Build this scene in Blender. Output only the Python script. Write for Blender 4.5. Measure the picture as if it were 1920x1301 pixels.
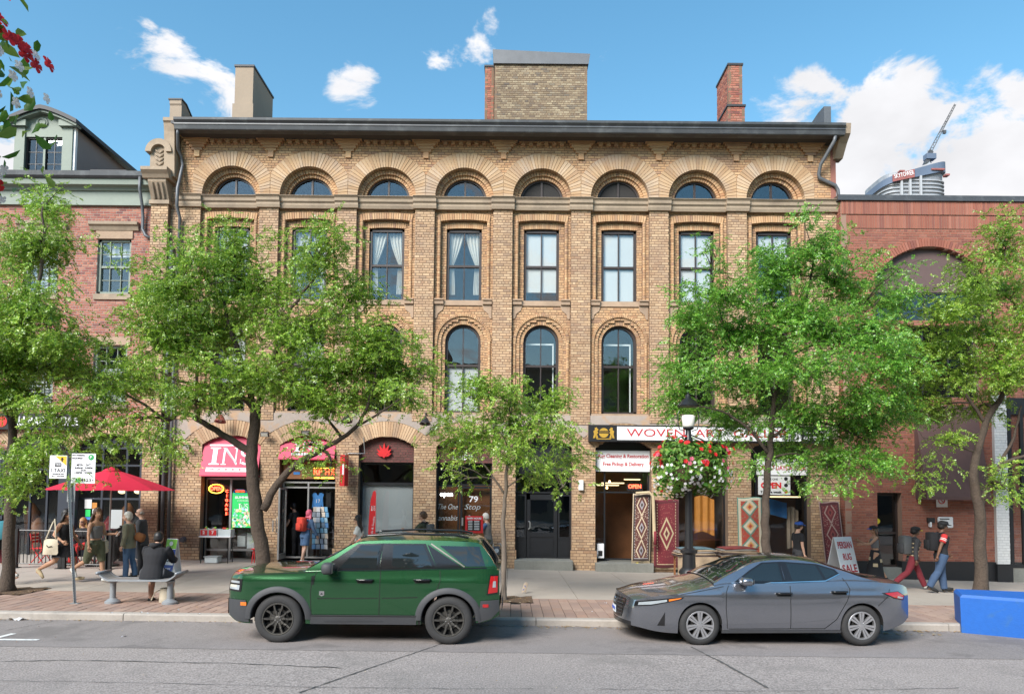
import bpy, bmesh, math, random
import numpy as np
from mathutils import Matrix, Vector
R = math.radians
random.seed(7); rng = np.random.default_rng(7)
scene = bpy.context.scene
C = scene.collection
for o in list(bpy.data.objects): bpy.data.objects.remove(o)

# ------------------------------------------------------------ camera
FPX, CAMH = 1350.0, 2.42                     # focal length in photo pixels, eye height in metres
PITCH, ROLL, SHIFT = R(3.0), R(0.5), 194.0
cam_d = bpy.data.cameras.new('camera'); cam = bpy.data.objects.new('camera', cam_d); C.objects.link(cam)
CAMR = Matrix.Rotation(math.pi/2 + PITCH, 3, 'X') @ Matrix.Rotation(ROLL, 3, 'Z')
cam.matrix_world = Matrix.Translation((0, 0, CAMH)) @ CAMR.to_4x4()
cam_d.sensor_width = 36; cam_d.lens = FPX/1920*36; cam_d.shift_y = SHIFT/1920
cam_d.clip_start = .1; cam_d.clip_end = 4000
scene.camera = cam

# ------------------------------------------------------------ sky, sun, exposure
SUN_DIR = Vector((-.44, -.66, .60)).normalized()            # towards the sun
SUN_EL = math.asin(SUN_DIR.z); SUN_AZ = math.atan2(SUN_DIR.x, SUN_DIR.y)
sun_d = bpy.data.lights.new('sun', 'SUN'); sun_d.energy = 3.3; sun_d.angle = R(30); sun_d.color = (1, .95, .88)
sun = bpy.data.objects.new('sun', sun_d); C.objects.link(sun)
sun.rotation_euler = SUN_DIR.to_track_quat('Z', 'Y').to_euler(); sun.location = SUN_DIR*60
world = bpy.data.worlds.new('World'); scene.world = world; world.use_nodes = True
def build_sky():
    nt = world.node_tree; N = nt.nodes; L = nt.links; N.clear()
    def nd(t, **k):
        n = N.new(t)
        for a, b in k.items(): setattr(n, a, b)
        return n
    def mth(op, a, b=None, clamp=False):
        n = nd('ShaderNodeMath', operation=op, use_clamp=clamp)
        for i, v in enumerate((a, b)):
            if v is None: continue
            if isinstance(v, (int, float)): n.inputs[i].default_value = v
            else: L.new(v, n.inputs[i])
        return n.outputs[0]
    sky = nd('ShaderNodeTexSky', sky_type='NISHITA', sun_disc=False, sun_elevation=SUN_EL, sun_rotation=SUN_AZ,
             air_density=1.25, dust_density=.25, ozone_density=1.3)
    tc = nd('ShaderNodeTexCoord')
    dirn = tc.outputs['Generated']
    n1 = nd('ShaderNodeTexNoise'); n1.inputs['Scale'].default_value = 8.5; n1.inputs['Detail'].default_value = 9
    n1.inputs['Roughness'].default_value = .6; n1.inputs['Distortion'].default_value = .35
    mp = nd('ShaderNodeMapping'); mp.inputs['Scale'].default_value = (1, 1, 1.7); mp.inputs['Rotation'].default_value = (0, R(-14), 0)
    L.new(dirn, mp.inputs['Vector']); L.new(mp.outputs[0], n1.inputs['Vector'])
    # where cloud banks stand, as directions (right/forward/up) with an angular radius and a weight
    banks = [((-.55, 1, .62), 3.0, .34), ((-.49, 1, .59), 3.2, .36), ((-.43, 1, .565), 3.0, .34), ((-.39, 1, .53), 2.4, .26), ((-.235, 1, .565), 3.0, .23),
             ((-.09, 1, .66), 4.5, .2), ((.42, 1, .535), 5, .3), ((.54, 1, .5), 7, .37), ((.66, 1, .46), 8, .40), ((.78, 1, .44), 9, .39),
             ((.52, 1, .40), 8, .38), ((-.72, 1, .40), 8, .34), ((.0, 1, .30), 6, .2), ((-1, -.4, .8), 22, .22), ((.9, -.8, .6), 25, .2),
             ((0, -1, .55), 26, .24), ((-.4, -.6, 1.1), 20, .2), ((1.2, .3, .5), 20, .25)]
    acc = None
    for v, r, w in banks:
        c = Vector(v).normalized()
        vm = nd('ShaderNodeVectorMath', operation='DOT_PRODUCT'); L.new(dirn, vm.inputs[0]); vm.inputs[1].default_value = c
        mr = nd('ShaderNodeMapRange', interpolation_type='SMOOTHSTEP')
        mr.inputs[1].default_value = math.cos(R(r)); mr.inputs[2].default_value = math.cos(R(r*.12)); mr.inputs[4].default_value = w
        L.new(vm.outputs['Value'], mr.inputs[0])
        acc = mr.outputs[0] if acc is None else mth('MAXIMUM', acc, mr.outputs[0])
    dens = mth('ADD', n1.outputs[0], acc)
    mr = nd('ShaderNodeMapRange', interpolation_type='SMOOTHSTEP'); mr.inputs[1].default_value = .70; mr.inputs[2].default_value = .82
    L.new(dens, mr.inputs[0])
    # soft grey undersides inside the clouds
    n2 = nd('ShaderNodeTexNoise'); n2.inputs['Scale'].default_value = 9; n2.inputs['Detail'].default_value = 5
    L.new(mp.outputs[0], n2.inputs['Vector'])
    cr = nd('ShaderNodeMapRange'); cr.inputs[1].default_value = .3; cr.inputs[2].default_value = .7; cr.inputs[3].default_value = CLOUD*.8; cr.inputs[4].default_value = CLOUD
    L.new(n2.outputs[0], cr.inputs[0])
    cc = nd('ShaderNodeCombineColor'); L.new(cr.outputs[0], cc.inputs[0]); L.new(cr.outputs[0], cc.inputs[1])
    L.new(mth('MULTIPLY', cr.outputs[0], 1.03), cc.inputs[2])
    mix = nd('ShaderNodeMix', data_type='RGBA'); L.new(mr.outputs[0], mix.inputs[0])
    hs = nd('ShaderNodeHueSaturation'); hs.inputs['Saturation'].default_value = 1.25; hs.inputs['Hue'].default_value = .485; L.new(sky.outputs[0], hs.inputs['Color'])
    L.new(hs.outputs[0], mix.inputs[6]); L.new(cc.outputs[0], mix.inputs[7])
    bg = nd('ShaderNodeBackground'); bg.inputs[1].default_value = SKYS; L.new(mix.outputs[2], bg.inputs[0])
    out = nd('ShaderNodeOutputWorld'); L.new(bg.outputs[0], out.inputs[0])
SKYS, CLOUD = .105, 4.6
build_sky()
vs = scene.view_settings; vs.view_transform = 'Standard'; vs.look = 'None'; vs.gamma = 1; vs.exposure = 1.12; vs.use_curve_mapping = False
scene.render.engine = 'CYCLES'; cy = scene.cycles
cy.use_denoising = True; cy.max_bounces = 8; cy.transparent_max_bounces = 16; cy.diffuse_bounces = 3; cy.glossy_bounces = 4
cy.caustics_reflective = False; cy.caustics_refractive = False; cy.sample_clamp_indirect = 6

# ------------------------------------------------------------ photo pixel -> place
def ray(px, py):
    d = CAMR @ Vector(((px-960)/FPX, -(py-650.5)/FPX + SHIFT/FPX, -1)); return d
def P(px, py, Y):
    d = ray(px, py); t = Y/d.y; return Vector((d.x*t, Y, CAMH + d.z*t))
KERB_Y, YF = 12.85, 22.5
def G(X, Y):                                    # ground height: the street falls gently to the right
    if Y < KERB_Y: return -.004*X
    t = min(1, (Y-KERB_Y)/(YF-KERB_Y)); s = -.004*(1-t) - .0175*t
    return s*X + .12*(1-t) - .045*t
def GP(px, py):                                  # where the ground is seen at a photo pixel
    Y = 15.0
    for _ in range(40):
        d = ray(px, py); X = d.x/d.y*Y; z = G(X, Y); t = (z-CAMH)/d.z; Y = .5*Y + .5*max(3, min(40, t*d.y))
    X = d.x/d.y*Y; return Vector((X, Y, G(X, Y)))
def fx(px, py=640, Y=YF): return P(px, py, Y).x
def fz(py, px=960, Y=YF): return P(px, py, Y).z

# ------------------------------------------------------------ object helpers
WL = {}
def empty(name, loc=(0, 0, 0), label=None, cat=None, group=None, rz=0):
    o = bpy.data.objects.new(name, None); C.objects.link(o); o.location = loc; o.rotation_euler = (0, 0, rz)
    o.empty_display_size = .1; WL[o.name] = Vector(loc); tag(o, label, cat, group); return o
def tag(o, label=None, cat=None, group=None, kind=None):
    if label: o['label'] = label
    if cat: o['category'] = cat
    if group: o['group'] = group
    if kind: o['kind'] = kind
    return o
def link(name, me, parent=None, local=False, mats=None):
    o = bpy.data.objects.new(name, me); C.objects.link(o)
    if mats is not None:
        for m in (mats if isinstance(mats, (list, tuple)) else [mats]): me.materials.append(MATS[m] if isinstance(m, str) else m)
    if parent is not None:
        o.parent = parent
        if not local: o.location = -WL.get(parent.name, Vector())
    WL[o.name] = Vector()
    return o
def rot_to(a, b):
    return Vector(a).rotation_difference(Vector(b)).to_matrix()
class MB:
    def __init__(s): s.v = []; s.f = []; s.m = []; s.mi = 0
    def add(s, vs, fs, M=None):
        n = len(s.v)
        s.v += [tuple(M @ Vector(v)) for v in vs] if M is not None else [tuple(v) for v in vs]
        s.f += [tuple(i+n for i in f) for f in fs]; s.m += [s.mi]*len(fs); return s
    def box(s, x0, x1, y0, y1, z0, z1, M=None):
        return s.add([(x0,y0,z0),(x1,y0,z0),(x1,y1,z0),(x0,y1,z0),(x0,y0,z1),(x1,y0,z1),(x1,y1,z1),(x0,y1,z1)],
                     [(0,3,2,1),(4,5,6,7),(0,1,5,4),(1,2,6,5),(2,3,7,6),(3,0,4,7)], M)
    def cbox(s, x0, x1, y0, y1, z0, z1, c=.01, M=None):          # box with chamfered edges
        vs = []; 
        for zz, k in ((z0, c), (z0+c, 0), (z1-c, 0), (z1, c)):
            for (x, y) in ((x0+c, y0+k), (x1-c, y0+k), (x1-k, y0+c), (x1-k, y1-c), (x1-c, y1-k), (x0+c, y1-k), (x0+k, y1-c), (x0+k, y0+c)): vs.append((x, y, zz))
        fs = [tuple(range(7, -1, -1)), tuple(range(24, 32))]
        for r in range(3):
            for i in range(8): j = (i+1) % 8; fs.append((r*8+i, r*8+j, r*8+8+j, r*8+8+i))
        return s.add(vs, fs, M)
    def prism(s, poly, y0, y1, M=None):                          # poly of (x,z), counter-clockwise seen from the front (-y)
        n = len(poly); vs = [(x, y0, z) for x, z in poly] + [(x, y1, z) for x, z in poly]
        fs = [tuple(range(n)), tuple(range(2*n-1, n-1, -1))] + [(i, n+i, n+(i+1) % n, (i+1) % n) for i in range(n)]
        return s.add(vs, fs, M)
    def extrude_x(s, poly, x0, x1, M=None):                      # poly of (y,z)
        n = len(poly); vs = [(x0, y, z) for y, z in poly] + [(x1, y, z) for y, z in poly]
        fs = [tuple(range(n)), tuple(range(2*n-1, n-1, -1))] + [(i, n+i, n+(i+1) % n, (i+1) % n) for i in range(n)]
        return s.add(vs, fs, M)
    def poly_z(s, poly, z0, z1, M=None):
        n = len(poly); vs = [(x, y, z0) for x, y in poly] + [(x, y, z1) for x, y in poly]
        fs = [tuple(range(n-1, -1, -1)), tuple(range(n, 2*n))] + [(i, (i+1) % n, n+(i+1) % n, n+i) for i in range(n)]
        return s.add(vs, fs, M)
    def tube(s, pts, rad, n=8, caps=True, M=None, flat=None):
        pts = [Vector(p) for p in pts]; k = len(pts)
        if not isinstance(rad, (list, tuple)): rad = [rad]*k
        vs = []; fs = []; up = None
        for i, p in enumerate(pts):
            t = (pts[min(i+1, k-1)] - pts[max(i-1, 0)]).normalized()
            if up is None:
                up = Vector((0, 0, 1)) if abs(t.z) < .9 else Vector((1, 0, 0))
            a = t.cross(up)
            if a.length < 1e-5: a = t.orthogonal()
            a.normalize(); b = a.cross(t).normalized(); up = b
            for j in range(n):
                an = 2*math.pi*j/n
                r = rad[i]; ra, rb = (r if isinstance(r, tuple) else (r, r))
                vs.append(p + a*(math.cos(an)*ra) + b*(math.sin(an)*rb))
        for i in range(k-1):
            for j in range(n):
                q = (j+1) % n; fs.append((i*n+j, i*n+q, (i+1)*n+q, (i+1)*n+j))
        if caps: fs.append(tuple(range(n-1, -1, -1))); fs.append(tuple((k-1)*n+j for j in range(n)))
        return s.add(vs, fs, M)
    def lathe(s, prof, n=16, M=None, cx=0, cy=0, caps=True):
        vs = []; fs = []
        for r, z in prof:
            for j in range(n): an = 2*math.pi*j/n; vs.append((cx+math.cos(an)*r, cy+math.sin(an)*r, z))
        for i in range(len(prof)-1):
            for j in range(n): q = (j+1) % n; fs.append((i*n+j, i*n+q, (i+1)*n+q, (i+1)*n+j))
        if caps: fs.append(tuple(range(n-1, -1, -1))); fs.append(tuple((len(prof)-1)*n+j for j in range(n)))
        return s.add(vs, fs, M)
    def ell(s, c, r, nu=10, nv=7, M=None):
        vs = []; fs = []
        for i in range(nv+1):
            t = math.pi*i/nv
            for j in range(nu): a = 2*math.pi*j/nu; vs.append((c[0]+r[0]*math.sin(t)*math.cos(a), c[1]+r[1]*math.sin(t)*math.sin(a), c[2]+r[2]*math.cos(t)))
        for i in range(nv):
            for j in range(nu): q = (j+1) % nu; fs.append((i*nu+j, (i+1)*nu+j, (i+1)*nu+q, i*nu+q))
        return s.add(vs, fs, M)
    def grid(s, fn, nu, nv, M=None):                             # fn(u,v) -> point, u,v in 0..1
        vs = [fn(i/nu, j/nv) for j in range(nv+1) for i in range(nu+1)]
        fs = [(j*(nu+1)+i, j*(nu+1)+i+1, (j+1)*(nu+1)+i+1, (j+1)*(nu+1)+i) for j in range(nv) for i in range(nu)]
        return s.add(vs, fs, M)
    def mesh(s, name, smooth=False):
        me = bpy.data.meshes.new(name); me.from_pydata(s.v, [], s.f)
        if any(s.m): me.polygons.foreach_set('material_index', s.m)
        if smooth: me.polygons.foreach_set('use_smooth', [True]*len(s.f))
        me.update(); return me
    def build(s, name, mats, parent=None, local=False, smooth=False, kind=None, fix=True, auto=None):
        me = s.mesh(name, smooth or auto is not None)
        if fix:
            bm = bmesh.new(); bm.from_mesh(me)
            if fix == 'merge' or auto is not None: bmesh.ops.remove_doubles(bm, verts=bm.verts, dist=1e-5)
            bmesh.ops.recalc_face_normals(bm, faces=bm.faces)
            if auto is not None:
                for e in bm.edges:
                    if len(e.link_faces) == 2 and e.calc_face_angle(0) > R(auto): e.smooth = False
            bm.to_mesh(me); bm.free()
        o = link(name, me, parent, local, mats)
        if kind: o['kind'] = kind
        return o
def fastmesh(name, V, Q):
    """numpy verts (n,3) and quads (m,4) -> mesh"""
    me = bpy.data.meshes.new(name); n, m = len(V), len(Q)
    me.vertices.add(n); me.vertices.foreach_set('co', np.asarray(V, np.float32).ravel())
    me.loops.add(m*4); me.loops.foreach_set('vertex_index', np.asarray(Q, np.int32).ravel())
    me.polygons.add(m); me.polygons.foreach_set('loop_start', np.arange(0, m*4, 4, dtype=np.int32))
    me.update(calc_edges=True); me.validate(); return me
def copy_tree(o, parent=None):
    c = o.copy(); C.objects.link(c); c.parent = parent
    if parent is None: WL[c.name] = Vector(c.location)
    for ch in [x for x in o.children]: copy_tree(ch, c)
    return c
def text_mb(txt, size, cx, cz, y, mb=None, width=None, depth=.006, bold=0, shear=0, align='CENTER', M=None):
    cu = bpy.data.curves.new('t', 'FONT'); cu.body = txt; cu.size = size; cu.align_x = align; cu.align_y = 'CENTER'
    cu.extrude = depth/2; cu.offset = bold; cu.shear = shear; cu.resolution_u = 3
    o = bpy.data.objects.new('t', cu); me = bpy.data.meshes.new_from_object(o)
    bpy.data.objects.remove(o); bpy.data.curves.remove(cu)
    V = [v.co.copy() for v in me.vertices]; F = [tuple(p.vertices) for p in me.polygons]; bpy.data.meshes.remove(me)
    k = 1
    if width and V:
        xs = [v.x for v in V]; k = width/max(1e-4, max(xs)-min(xs)); mid = (max(xs)+min(xs))/2
        for v in V: v.x = (v.x-mid)*k
    mb = mb or MB(); mb.add([(cx+v.x, y-v.z, cz+v.y) for v in V], F, M); return mb

# ------------------------------------------------------------ materials
MATS = {}
def mat(name, rgb, rough=.6, metal=0, spec=.5, noise=None, island=0, bump=None, emit=0, emit_rgb=None, coat=0, hue=0, ramp=None, stain=None, obj=0, sheen=0, trans=0):
    m = bpy.data.materials.new(name); m.use_nodes = True; MATS[name] = m
    nt = m.node_tree; N = nt.nodes; L = nt.links; b = N['Principled BSDF']
    b.inputs['Base Color'].default_value = (*rgb, 1); b.inputs['Roughness'].default_value = rough; b.inputs['Metallic'].default_value = metal
    b.inputs['Specular IOR Level'].default_value = spec
    if coat: b.inputs['Coat Weight'].default_value = coat; b.inputs['Coat Roughness'].default_value = .03
    if sheen: b.inputs['Sheen Weight'].default_value = sheen
    tc = N.new('ShaderNodeTexCoord'); co = tc.outputs['Object']
    def tex(scale, detail=5, rgh=.55, dist=0):
        n = N.new('ShaderNodeTexNoise'); n.inputs['Scale'].default_value = scale; n.inputs['Detail'].default_value = detail
        n.inputs['Roughness'].default_value = rgh; n.inputs['Distortion'].default_value = dist; L.new(co, n.inputs['Vector']); return n.outputs[0]
    def mth(op, a, b2):
        n = N.new('ShaderNodeMath'); n.operation = op
        for i, v in enumerate((a, b2)):
            if isinstance(v, (int, float)): n.inputs[i].default_value = v
            else: L.new(v, n.inputs[i])
        return n.outputs[0]
    col = None; rnd = None
    if island or ramp or obj:
        g = N.new('ShaderNodeNewGeometry'); oi = N.new('ShaderNodeObjectInfo')
        rnd = mth('FRACT', mth('ADD', g.outputs['Random Per Island'], oi.outputs['Random']), 0)
        if obj and not island and not ramp: rnd = oi.outputs['Random']
    if ramp:
        r = N.new('ShaderNodeValToRGB'); L.new(rnd, r.inputs[0]); el = r.color_ramp.elements
        for i, c in enumerate(ramp):
            e = el[i] if i < 2 else el.new(.5); 
        for i, c in enumerate(ramp): el[i].position = i/(len(ramp)-1); el[i].color = (*c, 1)
        col = r.outputs[0]
    val = None
    def addv(x):
        nonlocal val
        val = x if val is None else mth('ADD', val, x)
    if noise:
        for (sc, am) in (noise if isinstance(noise[0], tuple) else [noise]): addv(mth('MULTIPLY', mth('SUBTRACT', tex(sc), .5), am*4))
    if island or obj: addv(mth('MULTIPLY', mth('SUBTRACT', rnd, .5), (island or obj)*2))
    if val is not None:
        h = N.new('ShaderNodeHueSaturation'); L.new(mth('ADD', val, 1), h.inputs['Value'])
        if hue and rnd is not None: L.new(mth('ADD', mth('MULTIPLY', mth('SUBTRACT', mth('FRACT', mth('MULTIPLY', rnd, 7.3), 0), .5), hue), .5), h.inputs['Hue'])
        if col is not None: L.new(col, h.inputs['Color'])
        else: h.inputs['Color'].default_value = (*rgb, 1)
        col = h.outputs[0]
    if stain:                                    # (scale, low, high, rgb): patches of another colour
        sc, lo, hi, c2 = stain[:4]
        mr = N.new('ShaderNodeMapRange'); mr.inputs[1].default_value = lo; mr.inputs[2].default_value = hi; L.new(tex(sc, 7, .62, .4), mr.inputs[0])
        mx = N.new('ShaderNodeMix'); mx.data_type = 'RGBA'; L.new(mth('MULTIPLY', mr.outputs[0], stain[4] if len(stain) > 4 else .8), mx.inputs[0])
        if col is not None: L.new(col, mx.inputs[6])
        else: mx.inputs[6].default_value = (*rgb, 1)
        mx.inputs[7].default_value = (*c2, 1); col = mx.outputs[2]
    if col is not None: L.new(col, b.inputs['Base Color'])
    if bump:
        bp = N.new('ShaderNodeBump'); bp.inputs['Strength'].default_value = bump[1]; bp.inputs['Distance'].default_value = bump[2] if len(bump) > 2 else .01
        L.new(tex(bump[0], 6, .6), bp.inputs['Height']); L.new(bp.outputs[0], b.inputs['Normal'])
    if emit:
        b.inputs['Emission Color'].default_value = (*(emit_rgb or rgb), 1); b.inputs['Emission Strength'].default_value = emit
    if trans:
        t = N.new('ShaderNodeBsdfTranslucent'); ms = N.new('ShaderNodeMixShader'); ms.inputs[0].default_value = trans
        if col is not None: L.new(col, t.inputs[0])
        else: t.inputs[0].default_value = (*rgb, 1)
        L.new(b.outputs[0], ms.inputs[1]); L.new(t.outputs[0], ms.inputs[2]); L.new(ms.outputs[0], N['Material Output'].inputs[0])
    return m
def glass_mat(name, tint=(.93, .95, .95), refl=.05, rough=.01):
    m = bpy.data.materials.new(name); m.use_nodes = True; MATS[name] = m; nt = m.node_tree; N = nt.nodes; L = nt.links
    N.remove(N['Principled BSDF'])
    t = N.new('ShaderNodeBsdfTransparent'); t.inputs[0].default_value = (*tint, 1)
    g = N.new('ShaderNodeBsdfGlossy'); g.inputs['Roughness'].default_value = rough; g.inputs[0].default_value = (.95, .97, 1, 1)
    lw = N.new('ShaderNodeLayerWeight'); lw.inputs[0].default_value = .5
    pw = N.new('ShaderNodeMath'); pw.operation = 'POWER'; pw.inputs[1].default_value = 4.0; L.new(lw.outputs['Facing'], pw.inputs[0])
    ml = N.new('ShaderNodeMath'); ml.operation = 'MULTIPLY_ADD'; ml.inputs[1].default_value = 1-refl; ml.inputs[2].default_value = refl
    L.new(pw.outputs[0], ml.inputs[0])
    # old panes are a little wavy
    tc = N.new('ShaderNodeTexCoord'); nz = N.new('ShaderNodeTexNoise'); nz.inputs['Scale'].default_value = 1.6; L.new(tc.outputs['Object'], nz.inputs[0])
    bp = N.new('ShaderNodeBump'); bp.inputs['Strength'].default_value = .12; bp.inputs['Distance'].default_value = .02; L.new(nz.outputs[0], bp.inputs['Height'])
    L.new(bp.outputs[0], g.inputs['Normal'])
    ms = N.new('ShaderNodeMixShader'); L.new(ml.outputs[0], ms.inputs[0]); L.new(t.outputs[0], ms.inputs[1]); L.new(g.outputs[0], ms.inputs[2])
    L.new(ms.outputs[0], N['Material Output'].inputs[0]); return m
Y1, Y2 = (.46, .29, .155), (.36, .215, .115)
mat('buff_brick', Y1, .85, ramp=[(.38,.21,.11),(.52,.32,.17),(.46,.265,.135),(.57,.375,.21),(.41,.22,.115),(.50,.325,.18),(.31,.18,.115)], noise=[(.35,.10),(2.2,.07)], bump=(60,.5,.004), stain=(.8,.5,.72,(.24,.15,.105),.65))
mat('pier_brick', Y1, .85, ramp=[(.38,.24,.14),(.50,.335,.20),(.43,.275,.165),(.55,.385,.24),(.36,.215,.125),(.47,.325,.205),(.31,.205,.135)], noise=[(.35,.12),(2.2,.08)], bump=(60,.5,.004), stain=(.8,.5,.72,(.26,.17,.13),.55))
mat('arch_brick', Y1, .85, ramp=[(.42,.265,.145),(.48,.33,.20),(.37,.225,.12),(.50,.365,.245),(.44,.285,.155)], noise=[(.6,.12),(3,.08)], bump=(60,.5,.004), stain=(.9,.5,.7,(.34,.27,.225),.7))
mat('buff_mortar', (.18,.12,.08), .95, noise=[(1.2,.12),(9,.08)], bump=(90,.5,.004))
mat('red_brick', (.3,.1,.07), .85, ramp=[(.30,.095,.065),(.38,.14,.09),(.24,.07,.055),(.42,.19,.13),(.17,.06,.055),(.34,.11,.075),(.36,.16,.115)], noise=[(.5,.1),(3,.06)], bump=(60,.5,.004))
mat('red_mortar', (.42,.36,.31), .95, noise=[(1.2,.12),(9,.08)])
mat('modern_brick', (.3,.1,.07), .82, ramp=[(.27,.088,.056),(.31,.115,.075),(.23,.075,.05),(.29,.105,.068),(.20,.07,.053),(.33,.13,.09)], noise=[(.4,.06),(3,.04)], bump=(60,.4,.003))
mat('modern_mortar', (.27,.17,.125), .95, noise=[(1.2,.12)])
mat('dark_brick', (.2,.16,.11), .88, ramp=[(.19,.14,.09),(.28,.22,.145),(.15,.115,.085),(.24,.18,.12),(.34,.28,.19),(.12,.10,.085)], noise=[(.8,.15)], bump=(60,.5,.004))
mat('stone', (.34,.26,.185), .8, noise=[(1.5,.14),(14,.08)], bump=(30,.5,.008), stain=(1.1,.5,.75,(.13,.10,.08),.65))
mat('sand_stone', (.37,.26,.18), .85, noise=[(1.5,.14),(14,.08)], bump=(30,.5,.008), stain=(1.4,.5,.72,(.2,.14,.10),.6))
mat('parge', (.36,.30,.26), .9, noise=[(1.2,.12),(8,.07)], bump=(25,.5,.008), stain=(1.6,.52,.62,(.44,.28,.17),.9))
mat('step_stone', (.20,.20,.18), .85, noise=[(2,.16),(20,.1)], bump=(30,.4,.006))
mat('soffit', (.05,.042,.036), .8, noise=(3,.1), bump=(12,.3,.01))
mat('gutter', (.07,.072,.078), .42, metal=.2, noise=(2,.1), stain=(2.5,.5,.7,(.16,.165,.17),.6))
mat('black_metal', (.02,.02,.022), .42, noise=(4,.12))
mat('black_paint', (.016,.017,.02), .35, noise=(2,.1))
mat('navy_paint', (.022,.028,.042), .45, noise=(2,.1))
mat('frame_brown', (.035,.024,.022), .5, noise=(5,.1))
mat('alu', (.42,.42,.42), .38, metal=.75, noise=(5,.06))
mat('pipe_grey', (.12,.125,.135), .5, metal=.3, noise=(3,.12))
mat('green_trim', (.20,.235,.195), .6, noise=[(2,.06),(12,.05)])
mat('cladding', (.27,.22,.20), .7, noise=(2,.05))
mat('stucco', (.31,.245,.185), .9, noise=[(1,.06),(10,.04)], bump=(50,.3,.004))
mat('roof_dark', (.035,.035,.04), .6, noise=(2,.1))
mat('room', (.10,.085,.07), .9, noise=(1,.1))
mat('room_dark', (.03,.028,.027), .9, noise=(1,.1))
mat('curtain', (.78,.74,.66), .9, noise=(3,.05), trans=.25)
mat('blind', (.64,.64,.63), .8, noise=(1,.03))
mat('white_paint', (.78,.78,.76), .5, noise=[(2,.04),(12,.03)])
glass_mat('glass', refl=.075); glass_mat('glass_dark', (.6,.64,.66), .07); glass_mat('shop_glass', (.95,.96,.96), .05); glass_mat('car_glass', (.16,.19,.19), .10)
# ============================================================ ground, road, pavement
mat('asphalt', (.31,.27,.25), .92, noise=[(.25,.06),(1.3,.05),(14,.10),(42,.6)], bump=(70,.9,.012), stain=(.55,.52,.66,(.20,.18,.165),.65))
mat('crack', (.10,.095,.09), .95, noise=(20,.15))
mat('road_paint', (.72,.72,.70), .7, noise=(12,.1), stain=(18,.55,.62,(.25,.25,.25),.7))
mat('kerb', (.38,.34,.30), .9, noise=[(1.2,.1),(25,.08)], bump=(60,.4,.006), stain=(1.4,.5,.75,(.15,.14,.13),.6))
mat('slab', (.36,.315,.27), .9, noise=[(.9,.06),(30,.05)], bump=(90,.3,.004), stain=(.8,.54,.75,(.25,.215,.18),.6), obj=.06)
mat('joint', (.09,.08,.07), .95, noise=(10,.1))
mat('paver', (.3,.2,.16), .9, ramp=[(.33,.215,.165),(.29,.19,.15),(.37,.255,.20),(.31,.21,.17),(.26,.18,.15),(.35,.22,.165)], noise=[(.6,.1),(20,.08)], bump=(70,.4,.004), stain=(.9,.52,.72,(.22,.18,.15),.6))
mat('soil', (.12,.075,.045), .95, noise=[(9,.3),(60,.2)], bump=(40,1,.03))
mat('earth', (.12,.11,.10), .95, noise=(.05,.1))
def sheet(name, xs, ys, zf, m, parent=None, kind='structure'):
    mb = MB(); nx, ny = len(xs), len(ys)
    mb.add([(x, y, zf(x, y)) for y in ys for x in xs], [(j*nx+i, j*nx+i+1, (j+1)*nx+i+1, (j+1)*nx+i) for j in range(ny-1) for i in range(nx-1)])
    o = mb.build(name, m, parent, fix=False); tag(o, kind=kind if parent is None else None); return o
lin = lambda a, b, n: [a+(b-a)*i/n for i in range(n+1)]
ground = sheet('ground', lin(-1500, 1500, 2), lin(-1500, 1500, 2), lambda x, y: -1.4, 'earth'); 
road = sheet('road', lin(-60, 60, 24), lin(3.4, KERB_Y+.02, 12), lambda x, y: -.004*x, 'asphalt')
mat('lane_asphalt', (.235,.208,.197), .9, noise=[(.3,.08),(1.6,.08),(20,.08),(60,.35)], bump=(90,.6,.008), stain=(.8,.52,.62,(.15,.133,.125),.7))
sheet('parking_lane', lin(-60, 60, 24), lin(10.75, KERB_Y+.01, 4), lambda x, y: -.004*x+.004+(.02*0), 'lane_asphalt')
# cracks and joints sealed across the road
def ribbon(pts, w, wob, seed, dz=.009):
    r = random.Random(seed); mb = MB(); n = 40; vs = []
    for i in range(n+1):
        t = i/n*(len(pts)-1); k = min(int(t), len(pts)-2); a = Vector(pts[k]).lerp(Vector(pts[k+1]), t-k)
        d = (Vector(pts[k+1])-Vector(pts[k])).normalized(); nrm = Vector((-d.y, d.x, 0)); a = a + nrm*r.uniform(-wob, wob); ww = w*r.uniform(.35, 1.2)
        for s in (-1, 1): q = a+nrm*ww*s; vs.append((q.x, q.y, G(q.x, min(q.y, KERB_Y-.01))+dz))
    mb.add(vs, [(2*i, 2*i+1, 2*i+3, 2*i+2) for i in range(n)]); return mb
def gpts(*pp): return [tuple(GP(*p)) for p in pp]
ribbon(gpts((846,1201),(700,1250),(560,1299)), .013, .006, 1).build('crack', 'crack', road)
ribbon(gpts((1296,1213),(1350,1240),(1440,1290)), .02, .008, 2).build('crack', 'crack', road)
ribbon(gpts((0,1276),(300,1281),(640,1290),(1000,1292)), .006, .02, 3).build('crack', 'crack', road)
ribbon(gpts((0,1240),(120,1238),(420,1243),(640,1252)), .014, .02, 4).build('crack', 'crack', road)
ribbon(gpts((1120,1292),(1420,1296),(1800,1290)), .006, .02, 5).build('crack', 'crack', road)
ribbon(gpts((10,1182),(100,1165)), .008, .01, 6).build('crack', 'crack', road)
mk = MB()
for a, b in (((-30,1199),(72,1200)), ((-10,1197),(26,1188))):
    p, q = GP(*a), GP(*b); d = (q-p).normalized(); n = Vector((-d.y, d.x, 0))*.05
    mk.add([(v.x, v.y, G(v.x, v.y)+.010) for v in (p-n, q-n, q+n, p+n)], [(0,1,2,3)])
o = mk.build('road_marking', 'road_paint'); tag(o, kind='structure')
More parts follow.
